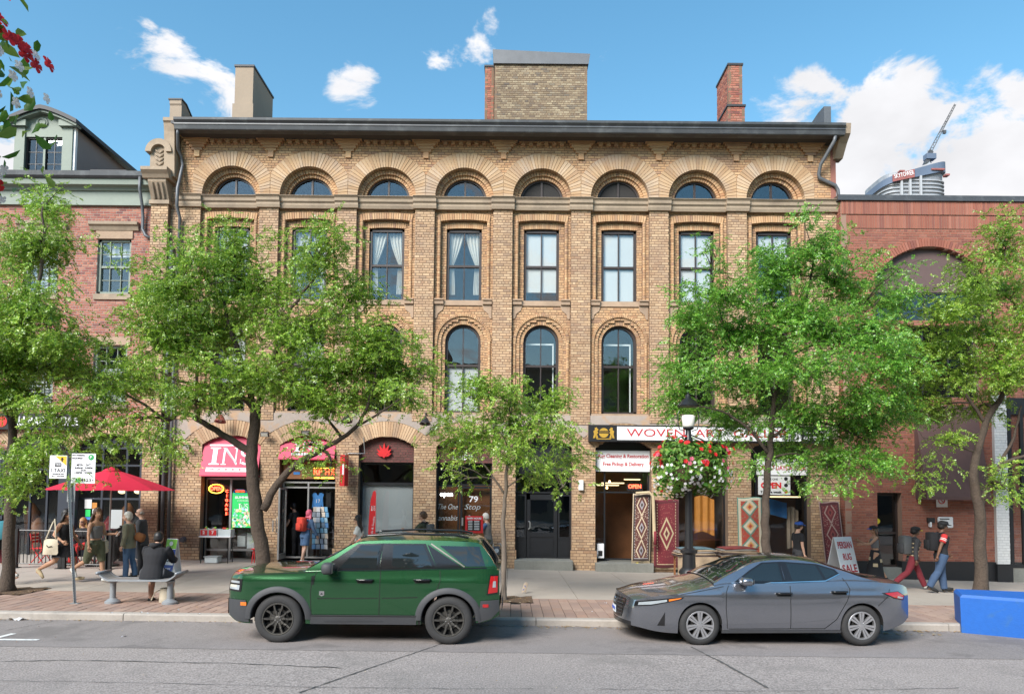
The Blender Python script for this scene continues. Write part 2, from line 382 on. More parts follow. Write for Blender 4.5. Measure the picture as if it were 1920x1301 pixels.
# kerb stones
kerb = empty('kerb', (0, KERB_Y, 0)); kerb['kind'] = 'structure'
x = -36.0; r_ = random.Random(3)
while x < 36:
    l = 2.43; mb = MB(); j = r_.uniform(-.006, .006)
    prof = lambda X: [(KERB_Y+j, -.3+G(X,5)), (KERB_Y+j, .10+G(X,5)), (KERB_Y+.025+j, .125+G(X,5)), (KERB_Y+.16, .128+G(X,5)), (KERB_Y+.16, -.3)]
    a, b = prof(x+.006), prof(x+l-.006)
    mb.add([(x+.006, y, z) for y, z in a]+[(x+l-.006, y, z) for y, z in b], [tuple(range(5)), (9,8,7,6,5)]+[(i, 5+i, 5+(i+1) % 5, (i+1) % 5) for i in range(5)])
    mb.build('kerb_stone', 'kerb', kerb); x += l
pavement = sheet('pavement', lin(-40, 40, 40), lin(KERB_Y+.15, YF+1, 12), lambda x, y: G(x, y)-.012, 'joint')
PAVE_Y = 15.55
TREES_AT = [(14, 1108), (502, 1114), (943, 1124), (1441, 1118), (1838, 1112)]   # trunk feet in the photo
PIT = []
for p in TREES_AT:
    g = GP(*p); PIT.append((g.x, g.y))
def in_pit(x, y, e=0): return any(abs(x-a) < .62+e and abs(y-b-.02) < .5+e for a, b in PIT)
# concrete slabs
xs = lin(-40.2, 40, 52); rows = [(PAVE_Y, 18.7), (18.7, 21.7), (21.7, YF+.6)]
for (ya, yb) in rows:
    for i in range(len(xs)-1):
        x0, x1 = xs[i]+.006, xs[i+1]-.006
        if x1 < -20 or x0 > 20: continue
        mb = MB(); c = [(x0, ya+.006), (x1, ya+.006), (x1, yb-.006), (x0, yb-.006)]
        holes = [q for q in PIT if x0-.62 < q[0] < x1+.62 and ya-.5 < q[1] < yb+.5]
        mb.add([(a, b, G(a, b)-.05) for a, b in c]+[(a, b, G(a, b)) for a, b in c], [(4,5,6,7),(0,1,5,4),(1,2,6,5),(2,3,7,6),(3,0,4,7)])
        mb.build('slab', 'slab', pavement, fix=False)
# brick pavers along the kerb: the largest in view one by one, the rest as one part
cells = []; pw, pl = .2, .4; nx = int(40/pw)
for i in range(-nx//2-5, nx//2+6):
    x0 = i*pw; y = KERB_Y+.165 - (pl/2 if i % 2 else 0)
    while y < PAVE_Y-.01:
        a, b = max(y, KERB_Y+.165), min(y+pl, PAVE_Y)
        if b-a > .03 and not in_pit(x0+pw/2, (a+b)/2): cells.append((x0, a, b))
        y += pl
def vis_paver(c):
    p = Vector((c[0], (c[1]+c[2])/2, 0)); u = p.x/p.y*FPX+960
    hid = (430 < u < 925 and p.y < 14.6) or (1150 < u < 1700 and p.y < 14.3) or not (0 < u < 1920)
    return (1 if hid or c[2]-c[1] < .39 else 0, p.y)
cells.sort(key=vis_paver)
base_me = None; rest = MB(); rp = random.Random(5)
for k, (x0, a, b) in enumerate(cells):
    dz = rp.uniform(0, .004); e = .004
    if k < 290:
        if base_me is None:
            base_me = MB().cbox(-.5, .5, -.5, .5, -.04, 0, .0).mesh('paver')
            mm = MB(); mm.add([(-.5,-.5,-.04),(.5,-.5,-.04),(.5,.5,-.04),(-.5,.5,-.04),(-.49,-.492,0),(.49,-.492,0),(.49,.492,0),(-.49,.492,0)], [(4,5,6,7),(0,1,5,4),(1,2,6,5),(2,3,7,6),(3,0,4,7)])
            base_me = mm.mesh('paver'); base_me.materials.append(MATS['paver'])
        o = bpy.data.objects.new('paver', base_me); C.objects.link(o); o.parent = pavement
        o.location = (x0+pw/2, (a+b)/2, G(x0+pw/2, (a+b)/2)+dz); o.scale = (pw-2*e, b-a-2*e, 1)
    else:
        c = [(x0+e, a+e), (x0+pw-e, a+e), (x0+pw-e, b-e), (x0+e, b-e)]
        rest.add([(p, q, G(p, q)-.02) for p, q in c]+[(p, q, G(p, q)+dz) for p, q in c], [(4,5,6,7),(0,1,5,4),(1,2,6,5),(2,3,7,6),(3,0,4,7)])
rest.build('paver_field', 'paver', pavement, fix=False, kind='stuff')
for (a, b) in PIT:
    s = sheet('tree_pit', lin(a-.62, a+.62, 10), lin(b-.48, b+.52, 8), lambda x, y: G(x, y)+.012+.02*math.sin(x*17+y*9)*math.sin(y*23), 'soil', pavement)
# pavement on the camera's side of the street
sheet('near_pavement', lin(-60, 60, 12), lin(-7, 3.4, 3), lambda x, y: .12-.004*x, 'slab')
# leaf litter and scraps in the gutter
mat('litter', (.3,.2,.1), .9, ramp=[(.32,.17,.07),(.42,.27,.10),(.2,.12,.06),(.5,.42,.3),(.25,.2,.08)])
lv, lf = [], []; rl = np.random.default_rng(4); k = 0
def litter(n, xa, xb, ya, yb, s0=.012, s1=.035):
    global k
    for _ in range(n):
        X = rl.uniform(xa, xb); Yy = rl.uniform(ya, yb); a = rl.uniform(0, 6.3); s = rl.uniform(s0, s1); z = G(X, Yy)+.011
        c, d = math.cos(a)*s, math.sin(a)*s
        lv.extend([(X-c, Yy-d, z), (X+d*.5, Yy-c*.5, z+.006), (X+c, Yy+d, z+.003), (X-d*.5, Yy+c*.5, z+.01)]); lf.append((k, k+1, k+2, k+3)); k += 4
litter(420, -11, 13, KERB_Y-.14, KERB_Y-.01); litter(160, 4.6, 7.4, KERB_Y-.45, KERB_Y-.02, .015, .045); litter(60, -.5, 2.5, KERB_Y-.3, KERB_Y-.02)
litter(130, -11, 13, KERB_Y+.2, PAVE_Y, .008, .02); litter(60, -9, 9, 8.5, 12.5, .006, .018)
for a, b in PIT: litter(70, a-.6, a+.6, b-.45, b+.45)
o = link('leaf_litter', fastmesh('leaf_litter', lv, lf), None, mats='litter'); tag(o, 'dry brown leaf scraps lying along the kerb and in the tree pits', 'leaf litter', kind='stuff')
# ============================================================ brickwork tools
CRS, BL = .082, .212
def h_rect(x0, x1, z0, z1): return lambda z: [(x0, x1)] if z0 < z < z1 else []
def h_arch(cx, r, z0, zs):
    def f(z):
        if z <= z0 or z >= zs+r: return []
        w = r if z <= zs else math.sqrt(r*r-(z-zs)**2); return [(cx-w, cx+w)]
    return f
def h_seg(cx, hw, z0, zs, rise):
    Rr = (hw*hw+rise*rise)/(2*rise); zc = zs+rise-Rr
    def f(z):
        if z <= z0 or z >= zs+rise: return []
        w = hw if z <= zs else math.sqrt(max(0, Rr*Rr-(z-zc)**2)); return [(cx-w, cx+w)]
    return f
def minus(iv, cuts):
    for a, b in cuts:
        out = []
        for p, q in iv:
            if b <= p or a >= q: out.append((p, q)); continue
            if a > p: out.append((p, a))
            if b < q: out.append((b, q))
        iv = out
    return iv
def brick(B, x0, x1, z0, z1, yf, d=.014):
    j = random.uniform(-.002, .003)
    B.add([(x0,yf+d,z0),(x1,yf+d,z0),(x1,yf+d,z1),(x0,yf+d,z1),(x0+.003,yf+j,z0+.003),(x1-.003,yf+j,z0+.003),(x1-.003,yf+j,z1-.003),(x0+.003,yf+j,z1-.003)],
          [(4,5,6,7),(0,1,5,4),(1,2,6,5),(2,3,7,6),(3,0,4,7)])
def wall(B, Mo, x0, x1, z0, z1, yf, depth, holes=(), bl=BL, crs=CRS):
    n = max(1, round((z1-z0)/crs)); h = (z1-z0)/n
    for i in range(n):
        za, zb = z0+i*h, z0+(i+1)*h; zm = (za+zb)/2
        iv = [(x0, x1)]
        for f in holes: iv = minus(iv, f(zm))
        gi = int(round(za/crs))
        for a, b in iv:
            if b-a < .01: continue
            Mo.box(a, b, yf+.009, yf+depth, za, zb)
            if B is None: continue
            hdr = gi % 6 == 0; L_ = bl/2 if hdr else bl
            off = (gi % 2)*bl/2 + (bl/4 if hdr else 0)
            k = math.floor((a-off)/L_); x = off+k*L_
            while x < b-.001:
                p, q = max(x, a), min(x+L_, b)
                if q-p > .02: brick(B, p+(.006 if p > a else 0), q-(.006 if q < b else 0), za+.0065, zb-.0065, yf)
                x += L_
def vouss(B, cx, zc, r0, r1, a0, a1, y0, y1, g=.007, clip=None):
    """one wedge brick of an arch; clip = half width the outer end may not pass"""
    vs = []
    for y in (y0, y1):
        for r in (r0, r1):
            for a, s in ((a0, 1), (a1, -1)):
                rr = r
                if clip and r == r1 and abs(math.cos(a)) > 1e-6: rr = max(r0+.03, min(r1, clip/abs(math.cos(a))))
                aa = a + s*g/rr
                vs.append((cx+rr*math.cos(aa), y, zc+rr*math.sin(aa)))
    B.add(vs, [(0,1,3,2),(4,6,7,5),(0,4,5,1),(1,5,7,3),(3,7,6,2),(2,6,4,0)])
def ring(B, cx, zc, r0, r1, a0, a1, n, y0, y1, clip=None):
    for i in range(n): vouss(B, cx, zc, r0, r1, a0+(a1-a0)*i/n, a0+(a1-a0)*(i+1)/n, y0+random.uniform(-.004, .003), y1, clip=clip)
def ring_solid(Mo, cx, zc, r0, r1, a0, a1, y0, y1, n=24):
    for i in range(n):
        p, q = a0+(a1-a0)*i/n, a0+(a1-a0)*(i+1)/n
        Mo.add([(cx+r*math.cos(a), y, zc+r*math.sin(a)) for y in (y0, y1) for r in (r0, r1) for a in (p, q)],
               [(0,1,3,2),(4,6,7,5),(0,4,5,1),(1,5,7,3),(3,7,6,2),(2,6,4,0)])
def seg_geo(hw, zs, rise):
    Rr = (hw*hw+rise*rise)/(2*rise); return Rr, zs+rise-Rr, math.asin(hw/Rr)
def bead(B, x, z0, z1, y, r=.05):
    n = max(1, round((z1-z0)/CRS)); h = (z1-z0)/n
    for i in range(n):
        zz = z0+i*h; rr = r+random.uniform(-.003, .003)
        B.lathe([(rr, zz+.005), (rr, zz+h-.005)], 7, cx=x, cy=y)

# ============================================================ the yellow brick block
main = empty('commercial_building', (fx(950), YF, fz(1060)), 'four storey buff brick building with a row of round attic arches', 'building')
YP, YB, YI, YW, YT, YG = 22.36, 22.50, 22.62, 22.80, 22.42, 22.40
XB = [P(869.5+146*(i-3), 490, YF).x for i in range(8)]; PITCHX = XB[1]-XB[0]
XP = [XB[0]-PITCHX/2 + i*PITCHX for i in range(9)]
XL, XR = fx(334, 500), fx(1566, 500)
B, PB, Mo = MB(), MB(), MB()
zA, zB_, zC0, zC1 = fz(797), fz(777), P(960, 393, 22.33).z, P(960, 369.5, 22.19).z       # ground arches top, second floor sill, cornice
zS3, zTop = fz(566), fz(266)
zspA = fz(371)
# ground storey
gz0, gzs, grise, ghw = -1.2, fz(838), .30, .865
HW_G = [.91, .875, .86, .87, .875, .87, .84, .92]
XG = [P(x, 900, YG).x for x in (432, 576, 723.5, 870, 1019.5, 1169, 1314, 1464)]
holes = [h_seg(XG[i], HW_G[i], gz0, gzs, grise) for i in range(8)]
wall(PB, Mo, XL, XR, gz0, zA+.16, YG, .42, holes)
for i in range(8):
    Rr, zc, al = seg_geo(HW_G[i], gzs, grise)
    ring(PB, XG[i], zc, Rr-.004, Rr+.46, math.pi/2-al*1.0, math.pi/2+al*1.0, 27, YG-.012, YG+.3)
    # cement skim left in the spandrels
mbp = MB()
pg = MB()
for i in range(9):
    xa = XL if i == 0 else XG[i-1]+.0; xb = XR if i == 8 else XG[i]
    zt = zB_-.02; n = 14; poly = [(xa, zt)]
    up = []
    for k in range(n+1):
        x = xa+(xb-xa)*k/n
        zl = []
        for j in (i-1, i):
            if 0 <= j < 8:
                Rr, zc, al = seg_geo(HW_G[j], gzs, grise); dx = abs(x-XG[j])
                if dx < Rr+.46: zl.append(zc+math.sqrt((Rr+.47)**2-dx*dx))
        e = [z for z in zl]
        lim = fz(818) - .25*(1-min(1, abs(x-(XP[i]))/.5))+random.uniform(-.06, .06)
        z = max(e+[lim]) if e else lim
        up.append((x, min(z, zt-.03)))
    pg.prism(up + [(xb, zt), (xa, zt)], YG-.016-.003*(i % 2), YG+.01)
pg.build('cement_render', 'parge', main)
# pier bases: two proud courses
for i in range(9):
    a = XL if i == 0 else XG[i-1]+HW_G[i-1]; b = XR if i == 8 else XG[i]-HW_G[i]
    wall(PB, Mo, a-.04 if i else a, b+.04 if i < 8 else b, -1.2, fz(1030), YG-.07, .12, crs=.09)
# second and third storeys
for i in range(8):
    c = XB[i]; h = PITCHX/2
    z2s, r2 = fz(641), .56
    wall(B, Mo, c-h, c+h, zB_-.03, zS3, YB, .34, [h_arch(c, .68, zB_-.05, z2s)])
    ring(B, c, z2s, r2, .80, 0, math.pi, 34, YB+.055, YB+.36); ring_solid(Mo, c, z2s, r2+.01, .80, 0, math.pi, YB+.065, YB+.36)
    ring(B, c, z2s, .80, .885, 0, math.pi, 44, YB-.05, YB+.1)
    for s in (-1, 1):
        wall(B, Mo, min(c+s*r2, c+s*.70), max(c+s*r2, c+s*.70), zB_-.03, z2s, YB+.055, .3)
        bead(B, c+s*.84, zB_+.05, z2s, YB-.005, .048)
    # third storey: bay plane, inner panel
    hI = .73; zI = fz(413)
    wall(B, Mo, c-h, c+h, zS3, zC0+.02, YB, .3, [h_rect(c-hI, c+hI, zS3-.1, zI)])
    wall(B, Mo, c-hI, c+hI, zS3, zI, YI, .3, [h_rect(c-.56, c+.56, zS3-.1, fz(428))])
    Rr, zc, al = seg_geo(hI, zI-.05, .05)
    ring(B, c, zc, Rr-.005, Rr+.2, math.pi/2-al*1.12, math.pi/2+al*1.12, 22, YB-.035, YB+.28)
    Rr, zc, al = seg_geo(.6, fz(428)-.01, .035)
    ring(B, c, zc, Rr, Rr+.17, math.pi/2-al, math.pi/2+al, 18, YI-.012, YI+.2)
    for s in (-1, 1): bead(B, c+s*(hI+.055), zS3+.05, zI-.02, YB-.0, .05)
# piers
for i in range(9):
    a, b = XP[i]-.305, XP[i]+.305
    if i == 0: a = XL
    if i == 8: b = XR
    wall(PB, Mo, a, b, fz(792 if i not in (5,) else 796), zC0, YP, .2)
# attic: a flat wall with a row of round arches
RA0, RA1 = .925, 1.40
wall(B, Mo, XL, XR, zC0+.02, zTop, YT, .5, [h_arch(XB[i], 1.02, zspA-.3, zspA) for i in range(8)])
for k, c in enumerate((B, Mo)): pass
brickwork = B.build('brickwork', 'buff_brick', main, fix=False, kind='stuff')
PB.build('pier_brickwork', 'pier_brick', main, fix=False, kind='stuff')
ar = MB()
for i in range(8):
    c = XB[i]; n = 37
    for k in range(n):
        m1 = MB(); vouss(m1, c, zspA, RA0, RA1, math.pi*k/n, math.pi*(k+1)/n, YT-.016+random.uniform(-.005, .004), YT+.34, clip=PITCHX/2-.006)
        m1.build('brick', 'arch_brick', main, fix=False)
    ring_solid(Mo, c, zspA, RA0+.012, 1.38, 0, math.pi, YT+.004, YT+.33)
    # inner orders of the arch, stepping back to the window
    for (r0, r1, y0, y1) in ((.80, .93, YT+.19, YT+.36), (.70, .81, YT+.27, YT+.44)):
        ring(ar, c, zspA-.02, r0, r1, 0, math.pi, 30, y0, y1)
ar.build('inner_arch_brickwork', 'buff_brick', main, fix=False, kind='stuff')
Mo.build('mortar_wall', 'buff_mortar', main, fix=False)
# ends and back of the building
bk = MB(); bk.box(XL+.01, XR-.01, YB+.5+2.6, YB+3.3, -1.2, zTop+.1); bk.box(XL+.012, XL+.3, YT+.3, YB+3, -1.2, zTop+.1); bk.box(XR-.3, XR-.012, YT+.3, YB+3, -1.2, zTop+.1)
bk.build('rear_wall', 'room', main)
fl = MB()
for z in (fz(795)-.1, zS3-.25, zC0+.05, zTop-.05): fl.box(XL+.3, XR-.3, YB+.45, YB+3.1, z, z+.22)
for i in range(9):
    if i not in (0, 8): fl.box(XP[i]-.05, XP[i]+.05, YB+.4, YB+3.1, -1, zTop)
fl.build('floor_slab', 'room', main)

# stone band under the attic, with capitals
prof = lambda d, s=1: [(YT+.05, zC0), (YP-.02-d, zC0), (YP-.05-d, zC0+.09), (YP-.05-d, zC0+.15), (YP-.10-d, zC0+.2), (YP-.11-d, zC0+.29), (YP-.17-d, zC0+.36), (YP-.17-d, zC1), (YT+.05, zC1)]
for i in range(8): MB().extrude_x(prof(-.03), XP[i]+.36, XP[i+1]-.36).build('stone_band', 'stone', main)
for i in range(9):
    a, b = XP[i]-.365, XP[i]+.365
    if i == 0: a = XL-.03
    if i == 8: b = XR+.03
    MB().extrude_x([(y, z-.0) for y, z in prof(.055)], a, b).build('capital', 'stone', main)
# sills with end blocks and scrolled brackets between second and third storeys
for i in range(8):
    c = XB[i]; z = zS3
    MB().box(c-.90, c+.90, YB-.03, YB+.4, z-.13, z+.03).build('sill', 'sand_stone', main)
    for s in (-1, 1):
        x0, x1 = sorted((c+s*.62, c+s*.905))
        MB().extrude_x([(YB-.02, z-.12), (YB-.09, z-.1), (YB-.10, z+.0), (YB-.14, z+.02), (YB-.14, z+.06), (YB-.02, z+.06)], x0, x1).build('sill_block', 'sand_stone', main)
        p = [(0, 0), (.30, 0), (.30, -.40), (.27, -.42), (.22, -.38), (.20, -.27), (.12, -.20), (.05, -.15), (.02, -.05)]
        mb = MB(); mb.prism([(c+s*(.60+u), z-.131+w) for u, w in p], YB-.025, YB+.02); mb.build('bracket', 'sand_stone', main)
    z = zB_
    MB().extrude_x([(YB+.3, z-.1), (YB-.02, z-.1), (YB-.05, z-.04), (YB-.09, z-.02), (YB-.09, z+.04), (YB+.3, z+.06)], c-.90, c+.90).build('sill', 'sand_stone', main)
# corbel table under the eaves
for i in range(9):
    c = XP[i]+(.12 if i == 0 else -.12 if i == 8 else 0); mb = MB(); zt = zTop-.0
    for k, (w, d) in enumerate(((.44, .17), (.38, .14), (.31, .115), (.24, .09), (.17, .065))): mb.box(c-w, c+w, YT-d, YT+.02, zt-.085*(k+1)+.004, zt-.085*k)
    mb.box(c-.085, c+.085, YT-.055, YT+.02, zt-.62, zt-.425); mb.build('corbel', 'buff_brick', main)
dme = None
for i in range(8):
    for k in range(6):
        x = XP[i]+.62+(PITCHX-1.24)*k/5
        if dme is None: dme = MB().box(-.062, .062, -.115, .02, -.19, 0).box(-.125, .125, -.1, .018, -.082, -.004).mesh('dentil'); dme.materials.append(MATS['buff_brick'])
        o = bpy.data.objects.new('dentil', dme); C.objects.link(o); o.parent = main; o.location = Vector((x, YT, zTop-.004))-WL[main.name]
MB().box(XL, XR, YT-.125, YT+.1, zTop, zTop+.09).build('corbel_course', 'buff_brick', main)
# eaves: soffit, gutter, roof
zs_ = fz(269, 960, YT); ye = 21.70
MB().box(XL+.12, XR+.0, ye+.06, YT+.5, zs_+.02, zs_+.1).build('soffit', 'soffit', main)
zg = P(960, 246, ye).z
gm = MB().extrude_x([(ye+.05, zg-.02), (ye+.03, zg), (ye, zg+.12), (ye-.02, zg+.13), (ye-.02, zg+.17), (ye+.02, zg+.19), (ye-.05, zg+.26), (ye-.06, zg+.33), (ye+.02, zg+.33), (ye+.3, zg+.3), (ye+.3, zg-.02)], XL+.1, XR+.02)
gm.build('gutter', 'gutter', main)
MB().extrude_x([(ye+.1, zg+.2), (ye+.1, zg+.3), (30, zg+3.0), (30, zg+2.8)], XL-.05, XR+.05).build('roof', 'roof_dark', main)
for px in (395, 505, 705, 865): 
    a = fx(px, 228, 22.0); MB().box(a, a+1.15, 22.0, 22.6, zg+.36, zg+.44).build('roof_hatch', 'roof_dark', main)
# downpipes
def pipe(name, pts, r, parent, m='pipe_grey', straps=()):
    o = MB().tube(pts, r, 8).build(name, m, parent, smooth=True)
    for q in straps: MB().lathe([(r+.012, q[2]-.02), (r+.012, q[2]+.02)], 8, cx=q[0], cy=q[1]).build('strap', m, o)
    return o
xl = XL+.12
pipe('downpipe', [(xl+.06, ye+.1, zg+.02), (xl+.05, ye+.12, zg-.12), (xl-.06, 22.1, zg-.45), (xl-.05, YT-.12, zg-.62), (xl, YT-.1, zg-.9), (xl, YP-.33, zC1+.1), (xl, YP-.33, zC0-.1), (xl, YP-.1, zC0-.4), (xl-.04, YP-.1, 6), (xl-.05, YG-.1, 0)], .052, main, straps=[(xl-.02, YP-.1, 8.5), (xl-.03, YP-.1, 5.2), (xl-.05, YG-.1, 2.4)])
xr = XR-.45
pipe('downpipe', [(xr+.2, ye+.1, zg+.02), (xr+.18, ye+.12, zg-.15), (xr-.1, 22.2, zg-.75), (xr-.12, YT-.12, zg-1.0), (xr-.1, YT-.1, zg-1.12), (xr+.42, YT-.08, zg-1.35), (xr+.5, YT-.08, zg-1.5), (xr+.52, YT-.08, zC1+.12), (xr+.72, YT-.05, zC1-.1)], .058, main)
# attic parapets, chimneys, stair house
zr = zg+.25
MB().extrude_x([(22.45, zr-.9), (22.45, 14.55), (22.42, 14.6), (22.42, 14.72), (22.75, 14.72), (23.2, 14.5), (25.5, 15.25), (30, 16.6), (30, zr)], fx(320, 200), fx(342, 200)).build('parapet', 'stucco', main)
MB().extrude_x([(22.4, 14.72), (22.4, 14.77), (22.76, 14.77), (23.2, 14.55), (25.5, 15.3), (30, 16.65), (30, 16.6), (25.5, 15.25), (23.2, 14.5), (22.75, 14.72)], fx(319, 200)-.02, fx(342, 200)+.03).build('parapet_cap', 'roof_dark', main)
MB().extrude_x([(22.1, zr-1.6), (22.0, zr-.2), (21.95, zr+.05), (21.9, zr+.1), (21.9, zr+.2), (22.6, zr+.2), (22.6, zr-1.6)], fx(322, 250), fx(341, 250)).build('eaves_bracket', 'stone', main)
MB().extrude_x([(22.3, zr-.75), (22.0, zr-.4), (21.75, zr-.2), (21.7, zr+.1), (22.6, zr+.1), (22.6, zr-.75)], fx(1558, 250), fx(1574, 250)).build('eaves_bracket', 'stone', main)
def chimney(name, x0, x1, y0, y1, z0, z1, m, cap='roof_dark', step=None):
    if m in ('red_brick', 'dark_brick'):
        b_, m_ = MB(), MB(); wall(b_, m_, x0, x1, z0, z1, y0, .15)
        # side faces, turned a quarter
        for s, xs_ in ((1, x1), (-1, x0)):
            b2, m2 = MB(), MB(); wall(b2, m2, y0, y1, z0, z1, 0, .1)
            f = lambda v: (xs_-s*(v[1]), v[0], v[2])
            b_.add([f(v) for v in b2.v], b2.f if s < 0 else [q[::-1] for q in b2.f]); m_.add([f(v) for v in m2.v], m2.f)
        m_.box(x0+.02, x1-.02, y0+.12, y1-.01, z0, z1-.01)
        o = m_.build(name, 'buff_mortar' if m == 'dark_brick' else 'buff_mortar', main, fix=False); b_.build('brickwork', m, o, fix=False, kind='stuff')
    else:
        o = MB().box(x0, x1, y0, y1, z0, z1).build(name, m, main)
    MB().box(x0-.03, x1+.03, y0-.03, y1+.03, z1, z1+.07).build('cap', cap, o); return o
def YS(y): return FPX/y
c1 = chimney('chimney', fx(440, 180, 24), fx(474, 180, 24), 24, 26.0, zr, P(455, 126, 24).z, 'stucco')
MB().box(fx(440, 180, 24)-.05, fx(474, 180, 24)+.04, 23.95, 26.03, zr, P(455, 196, 24).z).build('chimney_base', 'stucco', c1)
x0, x1 = fx(1366, 180, 24.2), fx(1392, 180, 24.2)
c2 = chimney('chimney', x0, x1, 24.2, 25.6, zr, P(1380, 123, 24.2).z, 'red_brick')
q = chimney('chimney', x0-.05, x1+.06, 24.14, 25.65, zr, P(1380, 202, 24.2).z, 'red_brick')
st = chimney('stair_house', fx(927, 180, 26), fx(1101, 180, 26), 26, 28.5, zr, P(1010, 120, 26).z, 'dark_brick')
MB().prism([(fx(926, 180, 26)-.02, P(1010, 122, 26).z), (fx(1103, 180, 26), P(1010, 122, 26).z), (fx(1104, 180, 26)+.04, P(1010, 103, 26).z), (fx(926, 180, 26)-.06, P(1010, 96, 26).z)], 25.92, 28.6).build('metal_fascia', 'pipe_grey', st)
chimney('chimney', fx(909, 180, 27), fx(926, 180, 27), 27, 29, zr, P(915, 126, 27).z, 'red_brick')
MB().extrude_x([(22.3, zr-.2), (22.3, P(1550, 203, 22.4).z), (22.75, P(1550, 203, 22.4).z+.02), (23.6, 14.55), (29, 15.6), (29, zr)], fx(1540, 220), fx(1553, 220)).build('parapet', 'pipe_grey', main)
MB().box(XR-.14, XR+.02, YT-.02, YT+.6, zC1, zTop).build('return_brickwork', 'red_brick', main)

# ------------------------------------------------------------ windows
def sash(cx, z0, z1, hw, y, arched=0, parent=main, bars=1, m='frame_brown', glass='glass', split=.5, bw=.035):
    """frame with two sashes; panes are pieces of their own"""
    fr = MB(); zs = z1-hw if arched else z1
    t = .075
    for s in (-1, 1): fr.box(cx+s*hw-(t if s > 0 else 0), cx+s*hw+(0 if s > 0 else t), y-.06, y+.08, z0, zs)
    fr.box(cx-hw, cx+hw, y-.06, y+.08, z0, z0+.07)
    if arched: ring_solid(fr, cx, zs, hw-t, hw, 0, math.pi, y-.06, y+.08, 20)
    else: fr.box(cx-hw, cx+hw, y-.06, y+.08, z1-t, z1)
    zm = z0+(zs-z0 if not arched else (z1-z0))*split
    fr.box(cx-hw+t*.5, cx+hw-t*.5, y-.045, y+.05, zm-.035, zm+.035)
    for k in range(bars):
        xb = cx-hw+2*hw*(k+1)/(bars+1); fr.box(xb-bw/2, xb+bw/2, y-.035, y+.04, z0+.03, z1-.03)
    w = fr.build('window', m, parent)
    xs_ = [cx-hw+t*.8]+[cx-hw+2*hw*(k+1)/(bars+1) for k in range(bars)]+[cx+hw-t*.8]
    for k in range(len(xs_)-1):
        a, b = xs_[k]+.012, xs_[k+1]-.012
        MB().box(a, b, y+.012, y+.018, z0+.06, zm-.03).build('pane', glass, w)
        if not arched: MB().box(a, b, y-.008, y-.002, zm+.03, z1-.06).build('pane', glass, w)
        else:
            n = 8; top = [(a+(b-a)*j/n, zs+math.sqrt(max(0, (hw-t*.8)**2-(a+(b-a)*j/n-cx)**2))) for j in range(n+1)]
            MB().prism([(a, zm+.03), (b, zm+.03)]+top[::-1], y-.008, y-.002).build('pane', glass, w)
    return w
def curtain(w, cx, hw, z0, z1, y, tie=.5, m='curtain'):
    for s in (-1, 1):
        def f(u, v):
            z = z1+(z0-z1)*v; k = 1-(1-.32)*min(1, v/tie)**1.3 if v < tie else .32+.1*math.sin((v-tie)*3)
            x = cx+s*(hw-.03-u*(hw*.92)*k); return (x, y+.03*math.sin(u*26), z)
        MB().grid(f, 24, 14).build('curtain', m, w, smooth=True, fix=False)
def blind(w, cx, hw, z0, z1, y, m='blind'): MB().box(cx-hw+.04, cx+hw-.04, y, y+.01, z0, z1).build('blind', m, w)
r_ = random.Random(11)
for i in range(8):
    c = XB[i]
    w = sash(c, zS3+.02, fz(429), .555, YI+.13)
    if i in (0, 1, 2, 3): curtain(w, c, .52, zS3+.3, fz(434), YI+.23)
    if i in (4, 5, 6): blind(w, c, .53, zS3+(.38 if i == 4 else .03), fz(434), YI+.17)
    if i == 7: blind(w, c, .53, zS3+1.5, fz(434), YI+.17)
    w = sash(c, zB_+.05, fz(641)+.555, .555, YB+.24, arched=1, split=.54)
    if i == 3: blind(w, c, .52, zB_+.1, zB_+1.55, YB+.29)
    if i in (0, 1): blind(w, c, .52, zB_+1.0, fz(641)+.2, YB+.5)
    if i in (4, 5):
        MB().box(c+.38, c+.42, YB+.4, YB+.44, zB_+.1, fz(641)).box(c-.5, c+.42, YB+.4, YB+.43, fz(641)-.02, fz(641)+.03).build('inner_sash', 'white_paint', w)
    # attic lunette
    fr = MB(); zl = zspA; y = YT+.42; rr = .70
    ring_solid(fr, c, zl, rr-.07, rr, 0, math.pi, y-.05, y+.06, 22); fr.box(c-rr, c+rr, y-.05, y+.06, zl-.03, zl+.05); fr.box(c-.03, c+.03, y-.04, y+.04, zl, zl+rr-.04)
    w = fr.build('window', 'frame_brown', main)
    for s in (-1, 1):
        n = 9; pts = [(c+s*.025, zl+.04)]+[(c+s*(rr-.06)*math.cos(a), zl+.04+(rr-.1)*math.sin(a)) for a in [math.pi/2*j/n for j in range(n+1)]]
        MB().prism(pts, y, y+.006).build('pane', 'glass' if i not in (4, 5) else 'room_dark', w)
# ============================================================ shop fronts of the buff brick block
mat('pink_awning', (.55,.05,.11), .6, noise=(2,.05)); mat('grey_letter', (.62,.66,.68), .5, noise=(4,.03))
mat('red_sign', (.62,.025,.03), .4, noise=(3,.04)); mat('red_text', (.45,.02,.03), .5, noise=(3,.02)); mat('sign_white', (.76,.76,.78), .45, noise=(2,.03))
mat('sign_black', (.015,.015,.017), .4, noise=(3,.05)); mat('gold', (.55,.33,.05), .4, metal=.3, noise=(6,.1))
mat('neon_red', (.9,.05,.02), .4, emit=4, emit_rgb=(1,.07,.03), noise=(3,.02)); mat('neon_yellow', (.9,.6,.05), .4, emit=3, emit_rgb=(1,.55,.05), noise=(3,.02)); mat('neon_white', (.9,.9,.9), .4, emit=2.2, noise=(3,.02))
mat('lamp_warm', (1,.75,.4), .4, emit=5, emit_rgb=(1,.62,.25), noise=(3,.02)); mat('lamp_white', (1,.85,.6), .4, emit=1.1, emit_rgb=(1,.74,.4), noise=(3,.02)); mat('lamp_off', (.6,.58,.5), .4, noise=(3,.02))
